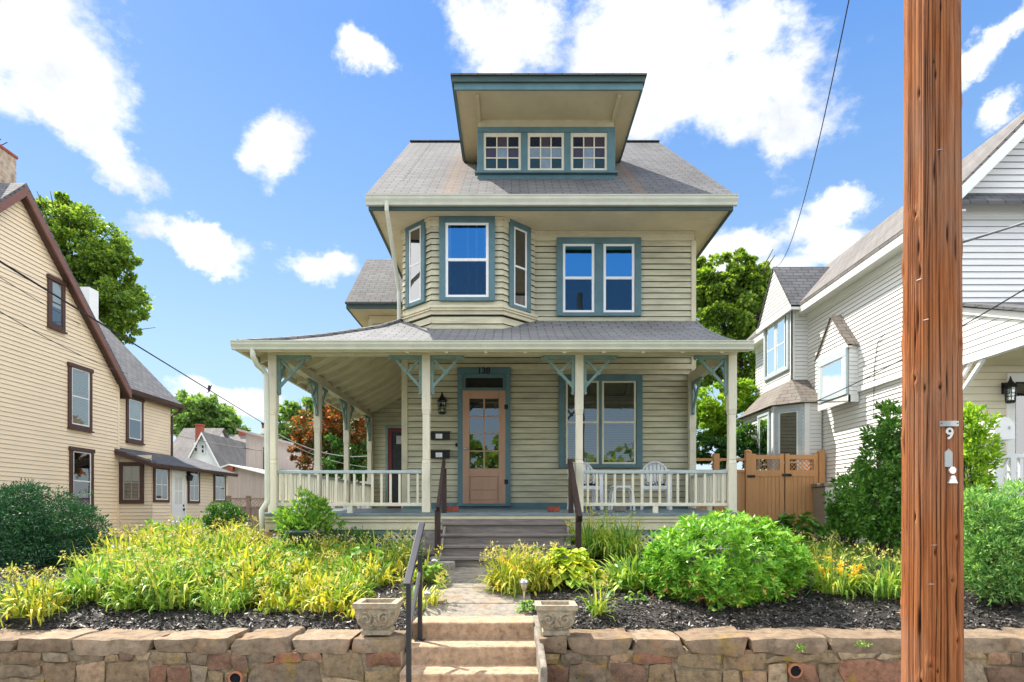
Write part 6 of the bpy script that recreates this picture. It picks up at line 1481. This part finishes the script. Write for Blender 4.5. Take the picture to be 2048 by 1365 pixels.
# rhododendron: rosettes of long leaves
y0 = 7.35; base = (PX(1455,y0),y0,float(gz(PX(1455,y0),y0)))
t = thing('rhododendron','large rounded bright green rhododendron bush in the right mulch bed','shrub',base)
bl = [blob_px(*a) for a in ((1450,1115,y0,150,85),(1380,1125,y0,85,65),(1530,1125,y0,80,70),(1440,1155,y0,135,55),(1340,1150,y0,45,40))]
mb = MB()
for k in range(26):
    b = bl[k % 5]; e_ = Vector((b[0]+rs.uniform(-.6,.6)*b[3], b[1]+rs.uniform(-.6,.6)*b[4], b[2]+rs.uniform(-.6,.2)*b[5])); s0 = Vector((base[0]+rs.uniform(-.3,.3), base[1]+rs.uniform(-.15,.15), base[2])); mb.tube([s0,s0.lerp(e_,.6)+Vector((0,0,.03)),e_],[.014,.010,.004],5)
mb.build('stems', M['bark'], t)
cs, ns = [], []
for b in bl:
    k = int(1150*b[3]*b[5]/(bl[0][3]*bl[0][5])); d = unit(rng.normal(size=(k,3))); c = np.array(b[:3])+d*np.array(b[3:])*(.74+.27*rng.random((k,1))+.05*np.sin(d[:,:1]*9+d[:,2:]*7)+.05*np.sin(d[:,1:2]*13-d[:,2:]*11)); cs.append(c); ns.append(unit(d/np.array(b[3:])))
cs, ns = np.concatenate(cs), np.concatenate(ns)
ins = np.zeros(len(cs),bool)
for b in bl: ins |= (((cs-np.array(b[:3]))/np.array(b[3:]))**2).sum(1) < .55
ok = ~ins & (cs[:,2] > gz(cs[:,0],cs[:,1])+.03); cs, ns = cs[ok], ns[ok]
ax = unit(ns*.7+np.array([0,-.05,.75])+rng.normal(size=cs.shape)*.22)
P_, D2, U_ = [], [], []
e1 = unit(np.cross(ax, rng.normal(size=ax.shape))); e2 = np.cross(ax, e1)
for k in range(9):
    a = 2*np.pi*k/9*1.07+rng.random(len(cs))*.5; rad = e1*np.cos(a)[:,None]+e2*np.sin(a)[:,None]; op = (.45+.55*rng.random(len(cs)))[:,None]
    P_.append(cs+rng.normal(size=cs.shape)*.006); D2.append(rad*op+ax*(.75-.45*op)); U_.append(ax)
mb = MB(); leaf_quads(mb, np.concatenate(P_), np.concatenate(D2), .088, .29, rng, .3, np.concatenate(U_)); mb.build('foliage', LF['rhodo'], t)
pl = cs[(cs[:,2] < base[2]+.28)]; pl = pl[rng.random(len(pl)) < .35]; pl = np.repeat(pl,4,0)+rng.normal(size=(len(pl)*4,3))*.04
mb = MB(); leaf_quads(mb, pl, rng.normal(size=pl.shape)+np.array([0,0,-.8]), .07, .35, rng); mb.build('dead_leaves', LF['brownleaf'], t)

# lily clumps
def lily(label, x, y, h, spread, n, mat='lily', heads=18, group='daylily clumps in the left bed', name='daylily_clump', flowers=0, cat='plant', wid=.026, mound=0):
    z = float(gz(x,y))+.02; t = thing(name, label, cat, (x,y,z), group)
    a = rng.random(n)*6.283; r_ = spread*.45*np.sqrt(rng.random(n)); p = np.stack([x+r_*np.cos(a),y+r_*np.sin(a),np.full(n,z)],-1)
    az = a+rng.normal(0,.7,n); lean = np.abs(rng.normal(.22,.38,n)); ln = h*(.7+.75*rng.random(n)); curl = np.abs(rng.normal(1.5,.9,n))
    mb = MB(); blades(mb, p, az, lean, ln, wid*(.6+.8*rng.random(n)), curl, rng, 5); mb.build('leaves', LF[mat], t)
    if mound:
        d = unit(rng.normal(size=(mound,3))); d[:,2] = np.abs(d[:,2]); q = np.array([x,y,z])+d*np.array([spread*.55,spread*.55,h*.92])*(.55+.48*rng.random((mound,1)))
        dd = d*.7+rng.normal(size=q.shape)*.55+np.array([0,0,.25]); mb = MB(); leaf_quads(mb, q, dd, .12, .26, rng); mb.build('broad_leaves', LF[mat], t)
    if heads:
        mb = MB(); m = heads; a = rng.random(m)*6.283; r_ = spread*.55*np.sqrt(rng.random(m)); q = np.stack([x+r_*np.cos(a),y+r_*np.sin(a),np.full(m,z)],-1)
        hh = h*(.85+.4*rng.random(m)); tip = q+np.stack([np.cos(a)*.10,np.sin(a)*.10,hh],-1)
        for i in range(m): mb.tube([tuple(q[i]),tuple((q[i]+tip[i])/2+np.array([0,0,.03])),tuple(tip[i])],.004,4)
        mb.build('stalks', M['stalk'], t)
        k = 12; c = np.repeat(tip,k,0)+rng.normal(size=(m*k,3))*np.array([.03,.03,.025]); d = rng.normal(size=c.shape)+np.array([0,0,.5]); mb = MB(); leaf_quads(mb, c, d, .038, .42, rng); mb.build('seed_heads', LF['spent'], t)
        k = 5; f_ = rng.random((m*k,1)); c = np.repeat(q,k,0)*(1-f_)+np.repeat(tip,k,0)*f_; d = rng.normal(size=c.shape)+np.array([0,0,.1]); mb = MB(); leaf_quads(mb, c, d, .11, .2, rng); mb.build('stalk_leaves', LF[mat], t)
    if flowers:
        mb = MB()
        for i in range(flowers):
            a_ = rs.random()*6.283; rr = spread*.5*rs.random()**.5; c = np.array([[x+rr*math.cos(a_), y+rr*math.sin(a_)-.08, z+h*rs.uniform(.45,1.0)]]); c = np.repeat(c,12,0); d = rng.normal(size=c.shape)+np.array([0,-.5,.4]); leaf_quads(mb, c, d, .065, .42, rng)
        mb.build('flowers', LF['flower'], t)
    return t
M['stalk'] = plain('green_stalk', (.16,.22,.04), .6)
spots = []
bnd = [(150,1152,1240),(250,1110,1225),(350,1092,1215),(450,1088,1212),(560,1092,1225),(660,1098,1212),(760,1112,1195),(800,1125,1190)]
k = 0
for v_row, us in ((1098,range(330,700,62)),(1112,range(290,760,62)),(1130,range(250,800,60)),(1152,range(215,800,60)),(1176,range(190,790,62)),(1202,range(205,700,70)),(1222,range(250,700,105))):
    for u in us:
        uu, vv = u+rs.uniform(-16,16), v_row+rs.uniform(-6,6); spots.append((uu,vv))
pos_words = ['at the back near the porch','behind the middle of the bed','in the middle of the bed','toward the front of the bed','at the front edge above the wall']
for i, (u, v) in enumerate(spots):
    if (u > 520 and v < 1120) or rs.random() < .10: continue
    x, y, z = G(u, v); r_ = rs.random(); low = u > 560
    lily('yellow green daylily clump in the dense bed left of the path', x, y, rs.uniform(.24,.36) if low else rs.uniform(.30,.50), rs.uniform(.40,.58), int(rs.uniform(55,105)), 'lily' if r_ < .5 else 'lilyr', rs.choice([2,5,9,13]), wid=rs.choice([.022,.030,.040]), mound=rs.choice([90,170,260]))
x, y, z = G(75,1235); lily('daylily clump standing alone at the far left end of the left bed', x, y, .40, .5, 90, 'lily', 16, None, mound=160)
x, y, z = G(20,1225); lily('pale daylily clump at the left picture edge beside the driveway', x, y, .32, .4, 60, 'lilyr', 6, None)
x, y, z = G(700,1240); lily('small sprig of daylily growing through mulch beside the left planter', x, y, .17, .15, 18, 'lily', 0, None)
for (u,v,h,s_,n,lab) in ((775,1150,.50,.5,60,'tall grassy daylily clump left of the black handrail'),(845,1215,.28,.35,50,'low daylily clump behind the black handrail beside the path'),(848,1165,.34,.35,50,'leafy daylily clump between the path and the handrail top')):
    x, y, z = G(u,v); lily(lab, x, y, h, s_, n, 'lily', 8, None)
x, y, z = G(1030,1185); lily('bushy yellow green daylily clump leaning over the path, right side', x, y, .44, .55, 170, 'lily', 30, None, mound=380)
x, y, z = G(1070,1180); lily('yellow green daylily clump between the path clump and the hosta', x, y, .42, .5, 120, 'lily', 22, None, mound=260)
x, y, z = G(1195,1235); lily('single slender green lily plant alone in the mulch beside the right planter', x, y, .36, .16, 26, 'lilyr', 6, None, 'lily_plant')
for (u,v,lab) in ((1185,1115,'tall dark green grassy clump at the right end of the porch steps'),(1240,1120,'dark green grassy clump against the porch skirt left of the rhododendron')):
    x, y, z = G(u,v); lily(lab, x, y, .56, .6, 260, 'lilyr', 6, None, 'grass_clump', mound=120)
x, y, z = G(1255,1180); lily('broad leaved green plant at the left foot of the rhododendron', x, y, .40, .45, 70, 'lilyr', 0, None, 'leafy_plant', wid=.05, mound=260)
x, y, z = G(1672,1190); lily('daylily clump with orange flowers right of the rhododendron', x, y, .42, .45, 170, 'lilyr', 8, None, flowers=12)
x, y, z = G(1635,1150); lily('pale daylily clump half behind the rhododendron', x, y, .45, .4, 90, 'lily', 12, None)
x, y, z = G(1775,1195); lily('tall pale green clump of lily stalks left of the utility pole', x, y, .44, .45, 110, 'lilyr', 22, None)
# hosta
def hosta(label, x, y, n, h, ls, mat='hosta', name='hosta'):
    z = float(gz(x,y))+.02; t = thing(name, label, 'plant', (x,y,z)); a = rng.random(n)*6.283; el = rng.random(n)
    p0 = np.stack([x+np.cos(a)*h*(.25+.75*(1-el)), y+np.sin(a)*h*(.25+.75*(1-el)), z+h*(.15+.85*el)],-1)
    d = np.stack([np.cos(a),np.sin(a),-.35+.5*el],-1)+rng.normal(size=p0.shape)*.25; mb = MB()
    l = ls; s_ = unit(np.cross(d,np.array([0,0,1])+rng.normal(size=p0.shape)*.25)); d = unit(d); u = np.cross(s_,d)
    prof_ = [(0,.12),(.2,.36),(.45,.42),(.75,.25),(1,.02)]; rows = []
    for f_, w_ in prof_: 
        c = p0+d*l*f_-np.array([0,0,1])*l*.25*f_*f_; rows.append(np.stack([c-s_*l*w_+u*l*w_*.35, c, c+s_*l*w_+u*l*w_*.35],1))
    V = np.stack(rows,1).reshape(-1,3); base_ = np.arange(n)*15
    Fc = np.concatenate([np.stack([base_+3*i+j,base_+3*i+j+1,base_+3*i+j+4,base_+3*i+j+3],-1) for i in range(4) for j in range(2)]); mb.arr(V,Fc); mb.build('leaves', LF[mat], t, True)
    mb = MB()
    for i in range(0,n,3): mb.tube([(x+.05*math.cos(a[i]),y+.05*math.sin(a[i]),z),tuple(p0[i])],.005,4)
    mb.build('stalks', M['stalk'], t); return t
x, y, z = G(1135,1172); hosta('large yellow green hosta with broad ribbed leaves right of the path clumps', x, y, 260, .42, .15)
x, y = PX(1592,14.4), 14.4; hosta('dark green hosta at the foot of the tan gate', x, y, 110, .62, .24, 'dark2')
x, y = PX(1545,14.2), 14.2; hosta('small dark leafy plant left of the gate hosta', x, y, 70, .50, .16, 'dark2', 'leafy_plant')
k_ = 0
for (u, v) in ((330,1130),(380,1180),(450,1190),(500,1175),(570,1135),(660,1180),(720,1140),(290,1150),(410,1165),(520,1150),(610,1165),(690,1150),(350,1205),(560,1205),(740,1165),(465,1115),(640,1120),(250,1190)):
    x, y, z = G(u+rs.uniform(-12,12), v); t = hosta('leafy green herb among the daylily clumps of the left bed', x, y, 60, rs.uniform(.28,.42), rs.uniform(.07,.11), 'mid', 'leafy_herb'); t['group'] = 'leafy herbs in the left bed'
for (u,v,lab) in ((865,1170,'bright broad leaved plant on the path edge below the porch steps'),(560,1125,'broad leaved green plant in the left bed below the tub')):
    x, y, z = G(u,v); hosta(lab, x, y, 40, .22, .10, 'mid', 'leafy_plant')
x, y, z = G(1055,1225); hosta('tuft of bright green leaves at the corner of the right planter', x, y, 60, .10, .05, 'mid', 'small_plant')
for i, (u,v,lab) in enumerate(((1270,1205,'low green weed in mulch left of the rhododendron base'),(1440,1225,'tiny weed below the front of the rhododendron'))):
    x, y, z = G(u,v); hosta(lab, x, y, 14, .10, .07, 'mid', 'weed')
# hydrangea-like leaves at the back of the left bed, tub plant, dark skirt plant
for (u,v,w_,h_,lab,mat) in ((385,1080,50,36,'bright green leafy shrub at the back of the left bed before the sunroom','mid'),(320,1090,42,30,'bright leafy shrub at the left back corner of the lily bed','mid'),(240,1150,40,28,'green leafy shrub among lilies at the left of the bed','mid'),(130,1200,40,26,'low bright green leafy plant behind the lone left clump','mid')):
    x, y, z = G(u,v+8); shrub('leafy_shrub', lab, (x,y,z), [blob_px(u,v-4,y,w_,h_)], 1100, .075, .55, mat, 40, .35, 10)
y_ = 9.35; x = PX(605,y_); zb_ = float(gz(x,y_))
t = thing('plastic_tub','large dark blue grey plastic tub in front of the porch lattice','tub',(x,y_,zb_))
b = MB(); b.lathe([(.24,0),(.31,PZ(1062,y_)-zb_-.03),(.335,PZ(1062,y_)-zb_-.025),(.335,PZ(1062,y_)-zb_+.01),(.31,PZ(1062,y_)-zb_+.01),(.30,PZ(1062,y_)-zb_-.06)],(x,y_,zb_),28); b.build('shell', plain('blue_grey_plastic',(.07,.10,.13),.4), t, True)
zt_ = PZ(1062,y_); b = MB(); b.lathe([(.30,-.06),(.02,-.03)],(x,y_,zt_),16); b.build('soil', M['soil'], t)
shrub('potted_plant','bright bushy plant growing in the dark plastic tub', (x,y_,zt_-.05), [blob_px(*a) for a in ((605,1030,y_,40,34),(585,1045,y_,30,22),(640,1045,y_,32,22),(630,1015,y_,22,18),(605,1055,y_,45,14))], 1800, .085, .42, 'mid', 60, .35, 16)
y_ = 9.45; x = PX(720,y_); shrub('lattice_shrub','sparse dark brownish shrub against the porch lattice', (x,y_,float(gz(x,y_))), [blob_px(*a) for a in ((700,1085,y_,45,24),(745,1090,y_,38,26),(665,1080,y_,28,20),(770,1105,y_,24,18))], 3200, .045, .3, 'dark', 60, .3, 24)
x = PX(520,10.2); shrub('dry_shrub','dry brown fallen branches behind the left lily bed', (PX(495,9.6),9.6,1.03), [blob_px(*a) for a in ((490,1082,9.6,45,9),(520,1080,9.6,30,12))], 900, .05, .3, 'brownleaf', 30, 0, 14)
# right side shrubs
y0 = 9.6
shrub('leafy_shrub','big dark green shrub left of the utility pole against white siding', (PX(1770,y0),y0,float(gz(5.5,y0))), [blob_px(*a) for a in ((1780,850,y0,30,40),(1755,930,y0,38,38),(1795,960,y0,40,70),(1805,880,y0,40,60),(1735,990,y0,45,45),(1790,1040,y0,45,45),(1755,1035,y0,38,28),(1840,940,y0,40,80),(1775,1065,y0,45,25),(1750,870,y0,18,30))], 9500, .08, .45, 'dark2', 70, .25, 24)
y0 = 11.0
shrub('leafy_shrub','low dark spreading shrub between the gate and the tall dark shrub', (PX(1700,y0),y0,float(gz(5.8,y0))), [blob_px(*a) for a in ((1705,985,y0,36,36),(1735,960,y0,32,35),(1715,1020,y0,45,30),(1690,1030,y0,32,22),(1750,1020,y0,40,30),(1672,1005,y0,18,22),(1715,1045,y0,50,22),(1690,1060,y0,38,16))], 7500, .08, .42, 'dark2', 60, .2, 24)
y0 = 8.7
shrub('leafy_shrub','upright green shrub right of the utility pole before the porch', (PX(1945,y0),y0,float(gz(6.4,y0))), [blob_px(*a) for a in ((1945,850,y0,32,36),(1955,900,y0,36,40),(1935,950,y0,36,50),(1950,1000,y0,35,40),(1925,830,y0,18,20))], 5200, .075, .42, 'bright', 70, .3, 20)
y0 = 6.95
shrub('juniper_bush','feathery light green juniper bush at the right edge beyond the pole', (PX(2010,y0),y0,float(gz(5.4,y0))), [blob_px(*a) for a in ((1985,1060,y0,60,60),(2040,1040,y0,60,70),(2000,1110,y0,70,60),(2070,1100,y0,70,80),(1960,1130,y0,45,45),(2020,1160,y0,70,40),(1950,1010,y0,28,34)) ], 30000, .055, .28, 'juniper', 220, .35, 30)
# grass on the lawn
mb = MB(); n = 14000; p = np.stack([rng.uniform(3.8,7.8,n), rng.uniform(9.0,13.5,n), np.zeros(n)],-1); p[:,2] = gz(p[:,0],p[:,1])+.01
blades(mb, p, rng.random(n)*6.283, np.abs(rng.normal(.2,.2,n)), .05+.05*rng.random(n), np.full(n,.006), np.abs(rng.normal(.5,.3,n)), rng, 2); tag(mb.build('grass', LF['mid']), 'short green grass of the shaded lawn between the houses', 'grass', kind='stuff')
# small ferns and weeds on the walls
for i, (u,v,lab) in enumerate(((1723,1288,'small green fern growing from the right wall near the pole'),(1598,1296,'small green weed in a joint of the right wall above the drain pipe'))):
    c = P(u,v,5.78); t = thing('wall_fern', lab, 'plant', c); mb = MB(); n = 40; p = np.array(c)+rng.normal(size=(n,3))*np.array([.03,.008,.014]); leaf_quads(mb, p, rng.normal(size=(n,3))+np.array([0,-1,.2]), .03, .4, rng); mb.build('leaves', LF['mid'], t)
# white edging stones by the right planter
for i, (u,v,r_) in enumerate(((1064,1212,.035),(1058,1222,.03),(1070,1222,.032),(1052,1230,.028),(785,1225,.0),(838,1226,.03),(862,1216,.03),(868,1206,.025))):
    if r_ == 0: continue
    x, y, z = G(u,v); V, Fc = stone_arr(x,y,z+r_*.5,r_,r_*.8,r_*.7,rng,3,.004,.02); mb = MB(); mb.arr(V-np.array([x,y,z]),Fc); o = mb.build('edging_stone', M['slab'], smooth=True); o.location = (x,y,z)
    tag(o, 'pale rounded edging stone beside the top garden step, '+('right side by the planter' if u > 1000 else 'left side by the path'), 'stone', 'pale edging stones right of the path' if u > 1000 else 'pale edging stones left of the path')
# street trees opposite (reflected in the panes)
for k, (x, y, s_) in enumerate(((-9,-14,3.2),(-1,-17,3.6),(8,-15,3.3))):
    bl = [(x+rs.uniform(-1,1)*s_, y+rs.uniform(-.6,.6)*s_, 3.5+rs.uniform(-.5,.9)*s_*.6, s_*.7, s_*.7, s_*.6) for _ in range(5)]
    tree('street_tree', ['left tree across the street behind the camera','middle tree across the street behind the camera','right tree across the street behind the camera'][k], (x,y,0), .25, bl, 2600, .45, 'maple', .8)
# ================================================================ sky, sun, camera
import bmesh
SKIP = {'blind','stained_glass','seed_heads','stalks','stalk_leaves','leaves','dead_leaves','stems','boards','wall','stones','cap_stones','scroll_relief','chimney_wires','trunk','crown','soil','foliage','house_number','pole_number','cage','bay','front_door','room_behind','lower_bay','side_bay','rear_wing','sunroom','porch_gable','porch_wall','mortar','step','dormer_sash','sash','pole_shaft'}
def split_clusters(o):
    me = o.data; n = len(me.vertices); par = list(range(n))
    def find(x):
        while par[x] != x: par[x] = par[par[x]]; x = par[x]
        return x
    for p in me.polygons:
        v = list(p.vertices); r_ = find(v[0])
        for k in v[1:]: par[find(k)] = r_
    comp = {}
    for i in range(n): comp.setdefault(find(i), []).append(i)
    cs = list(comp.values())
    if len(cs) < 2 or len(cs) > 700: return
    co = np.array([v.co[:] for v in me.vertices]); bx = [(co[c].min(0)-.03, co[c].max(0)+.03) for c in cs]; g = list(range(len(cs)))
    def fg(x):
        while g[x] != x: g[x] = g[g[x]]; x = g[x]
        return x
    for i in range(len(cs)):
        for j in range(i):
            if (bx[i][0] <= bx[j][1]).all() and (bx[j][0] <= bx[i][1]).all(): g[fg(i)] = fg(j)
    grp = {}
    for i, c in enumerate(cs): grp.setdefault(fg(i), []).extend(c)
    grp = list(grp.values())
    if len(grp) < 2 or len(grp) > 60: return
    base = me.name
    for k, keep in enumerate(grp):
        bm = bmesh.new(); bm.from_mesh(me); bm.verts.ensure_lookup_table(); ks = set(keep)
        bmesh.ops.delete(bm, geom=[v for v in bm.verts if v.index not in ks], context='VERTS')
        m2 = me.copy(); bm.to_mesh(m2); bm.free()
        if k == 0: first = m2
        else: q = o.copy(); q.data = m2; C.objects.link(q); q.parent = o.parent
    o.data = first
for o in [o for o in C.objects if o.type == 'MESH' and not o.children and 'kind' not in o and o.parent is not None]:
    if o.name.split('.')[0] not in SKIP and len(o.data.vertices) < 6000: split_clusters(o)
sc = bpy.context.scene
world = bpy.data.worlds.new('World'); sc.world = world; world.use_nodes = True
t = world.node_tree; bg = t.nodes['Background']
sunv = Vector((-.49, .45, 1.0)).normalized(); el = math.asin(sunv.z)
sky = t.nodes.new('ShaderNodeTexSky'); sky.sky_type = 'NISHITA'; sky.sun_disc = False; sky.sun_elevation = el
sky.sun_rotation = math.atan2(sunv.x, sunv.y); sky.air_density = 1.0; sky.dust_density = .6; sky.ozone_density = 2.0
hs = nd(t, 'ShaderNodeHueSaturation', Hue=SKY_HUE, Saturation=SKY_SAT, Value=SKY_VAL, Fac=1.0); L(t, sky.outputs[0], hs.inputs['Color'])
tc = t.nodes.new('ShaderNodeTexCoord'); dv = tc.outputs['Generated']
def vm(op, a, b=None, c=None):
    n = nd(t, 'ShaderNodeVectorMath', operation=op)
    for k, v in enumerate((a, b, c)):
        if v is None: continue
        if isinstance(v, (tuple, list, Vector)): n.inputs[k].default_value = tuple(v)
        else: L(t, v, n.inputs[k])
    return n
def mt(op, a, b=None, c=None, clamp=False):
    n = nd(t, 'ShaderNodeMath', operation=op); n.use_clamp = clamp
    for k, v in enumerate((a, b, c)):
        if v is None: continue
        if isinstance(v, (int, float)): n.inputs[k].default_value = v
        else: L(t, v, n.inputs[k])
    return n.outputs[0]
nw = nd(t, 'ShaderNodeTexNoise', Scale=6.0, Detail=8.0, Roughness=.65); L(t, dv, nw.inputs['Vector'])
wv = vm('SUBTRACT', nw.outputs['Color'], (.5,.5,.5)); wv = vm('SCALE', wv.outputs[0]); wv.inputs['Scale'].default_value = .13
dw = vm('ADD', dv, wv.outputs[0]).outputs[0]
clouds = [(50,75,215,140,10),(190,300,110,52,22),(110,250,50,30,20),(555,305,70,80,55),(735,85,42,85,75),(1035,60,150,95,0),(1330,85,240,165,0),(1470,190,235,130,12),(1560,265,105,85,35),(1300,200,130,90,0),(1655,420,66,40,0),(1565,540,90,40,0),(1950,110,70,40,-30),(1500,490,190,60,0),(1640,500,90,40,0),(370,485,130,34,8),(640,532,90,40,0),(455,800,130,30,8),(2025,210,60,40,-20),(2000,60,90,30,-30),(1380,60,120,70,0)]
dens = None
for (u, v, a, b, rot) in clouds:
    c = Vector(((u-1024)/F_PX, 1, (HOR-v)/F_PX)); ln = c.length; c.normalize()
    eu = c.cross(Vector((0,0,1))).normalized(); ev = eu.cross(c).normalized(); r_ = R(rot)
    e1 = eu*math.cos(r_)-ev*math.sin(r_); e2 = eu*math.sin(r_)+ev*math.cos(r_)
    ka, kb = F_PX*ln/a*.92, F_PX*ln/b*.92
    x = mt('MULTIPLY_ADD', vm('DOT_PRODUCT', dw, tuple(e1)).outputs['Value'], ka, -c.dot(e1)*ka)
    y = mt('MULTIPLY_ADD', vm('DOT_PRODUCT', dw, tuple(e2)).outputs['Value'], kb, -c.dot(e2)*kb)
    z = mt('MULTIPLY_ADD', vm('DOT_PRODUCT', dv, tuple(c)).outputs['Value'], -8.0, 8.0*.55)
    q = mt('MULTIPLY_ADD', x, x, mt('MULTIPLY', y, y)); q = mt('SUBTRACT', 1.0, mt('SQRT', q))
    q = mt('MINIMUM', q, mt('MULTIPLY_ADD', vm('DOT_PRODUCT', dv, tuple(c)).outputs['Value'], 8.0, -4.0))
    dens = q if dens is None else mt('MAXIMUM', dens, q)
bk = nd(t, 'ShaderNodeMapRange', **{'From Min':.60,'From Max':.30,'To Min':-.8,'To Max':1.15}); L(t, vm('DOT_PRODUCT', dv, (0,.9,.436)).outputs['Value'], bk.inputs['Value'])  # unseen clouds added behind and beside the view to brighten the shade
hole = nd(t, 'ShaderNodeMapRange', **{'From Min':.80,'From Max':.93,'To Min':0.0,'To Max':-3.0}); L(t, vm('DOT_PRODUCT', dv, tuple(Vector((.02,-.93,.38)).normalized())).outputs['Value'], hole.inputs['Value'])  # gap left in the added clouds so upper panes reflect blue sky
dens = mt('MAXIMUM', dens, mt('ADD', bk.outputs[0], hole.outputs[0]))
n1 = nd(t, 'ShaderNodeTexNoise', Scale=9.0, Detail=10.0, Roughness=.62); L(t, vm('MULTIPLY', dv, (1,1,1.6)).outputs[0], n1.inputs['Vector'])
dd = mt('ADD', mt('MAXIMUM', dens, -.6), mt('MULTIPLY_ADD', n1.outputs['Fac'], 2.3, -1.2))
mr = nd(t, 'ShaderNodeMapRange', interpolation_type='SMOOTHSTEP', **{'From Min':-.06,'From Max':.52,'To Min':0.0,'To Max':.97}); L(t, dd, mr.inputs['Value'])
# horizon milkiness
sep = t.nodes.new('ShaderNodeSeparateXYZ'); L(t, dv, sep.inputs[0])
kd = 1/(SKY_STR*2**EXPO)
grad = ramp(t, sep.outputs['Z'], [(p, tuple(k*kd/8 for k in c)) for p, c in ((.0,(.74,.86,1.0)),(.22,(.55,.78,1.0)),(.40,(.34,.59,1.0)),(.60,(.17,.41,.97)),(1.0,(.08,.27,.88)))])
gs = vm('SCALE', grad); gs.inputs['Scale'].default_value = 8.0
n2 = nd(t, 'ShaderNodeTexNoise', Scale=7.0, Detail=7.0, Roughness=.55); L(t, vm('ADD', dw, (.03,.0,.05)).outputs[0], n2.inputs['Vector'])
cf = ramp(t, n2.outputs['Fac'], [(.30,(.80*kd/16,.85*kd/16,.93*kd/16)),(.52,(1.3*kd/16,1.3*kd/16,1.3*kd/16))]); cfs = vm('SCALE', cf); cfs.inputs['Scale'].default_value = 16.0
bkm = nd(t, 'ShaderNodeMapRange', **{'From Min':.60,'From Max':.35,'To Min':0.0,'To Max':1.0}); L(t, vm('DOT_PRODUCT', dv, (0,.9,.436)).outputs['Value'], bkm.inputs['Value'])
ccol = mixc(t, bkm.outputs[0], cfs.outputs[0], (FILL_CLOUD,FILL_CLOUD,FILL_CLOUD*1.0))
skyc = mixc(t, .7, hs.outputs['Color'], gs.outputs[0])
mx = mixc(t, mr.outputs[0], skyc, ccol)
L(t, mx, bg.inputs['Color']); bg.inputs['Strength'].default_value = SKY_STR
sun = bpy.data.lights.new('sun', 'SUN'); sun.energy = SUN; sun.angle = R(.53); sun.color = (1.0,.93,.82)
so_ = bpy.data.objects.new('sun', sun); link(so_); so_.rotation_euler = (-sunv).to_track_quat('-Z','Y').to_euler(); so_.location = (-12, 10, 20)
cam = bpy.data.cameras.new('camera'); cam.sensor_width = 36; cam.lens = F_PX/2048*36; cam.shift_y = (HOR-682.5)/2048; cam.clip_end = 2000; cam.clip_start = .1
co = bpy.data.objects.new('camera', cam); link(co); co.location = (0,0,EYE); co.rotation_euler = (R(90),0,0); sc.camera = co
sc.view_settings.view_transform = 'Standard'; sc.view_settings.look = 'None'; sc.view_settings.exposure = EXPO; sc.view_settings.gamma = 1
sc.render.engine = 'CYCLES'; sc.cycles.max_bounces = 8; sc.cycles.transparent_max_bounces = 12
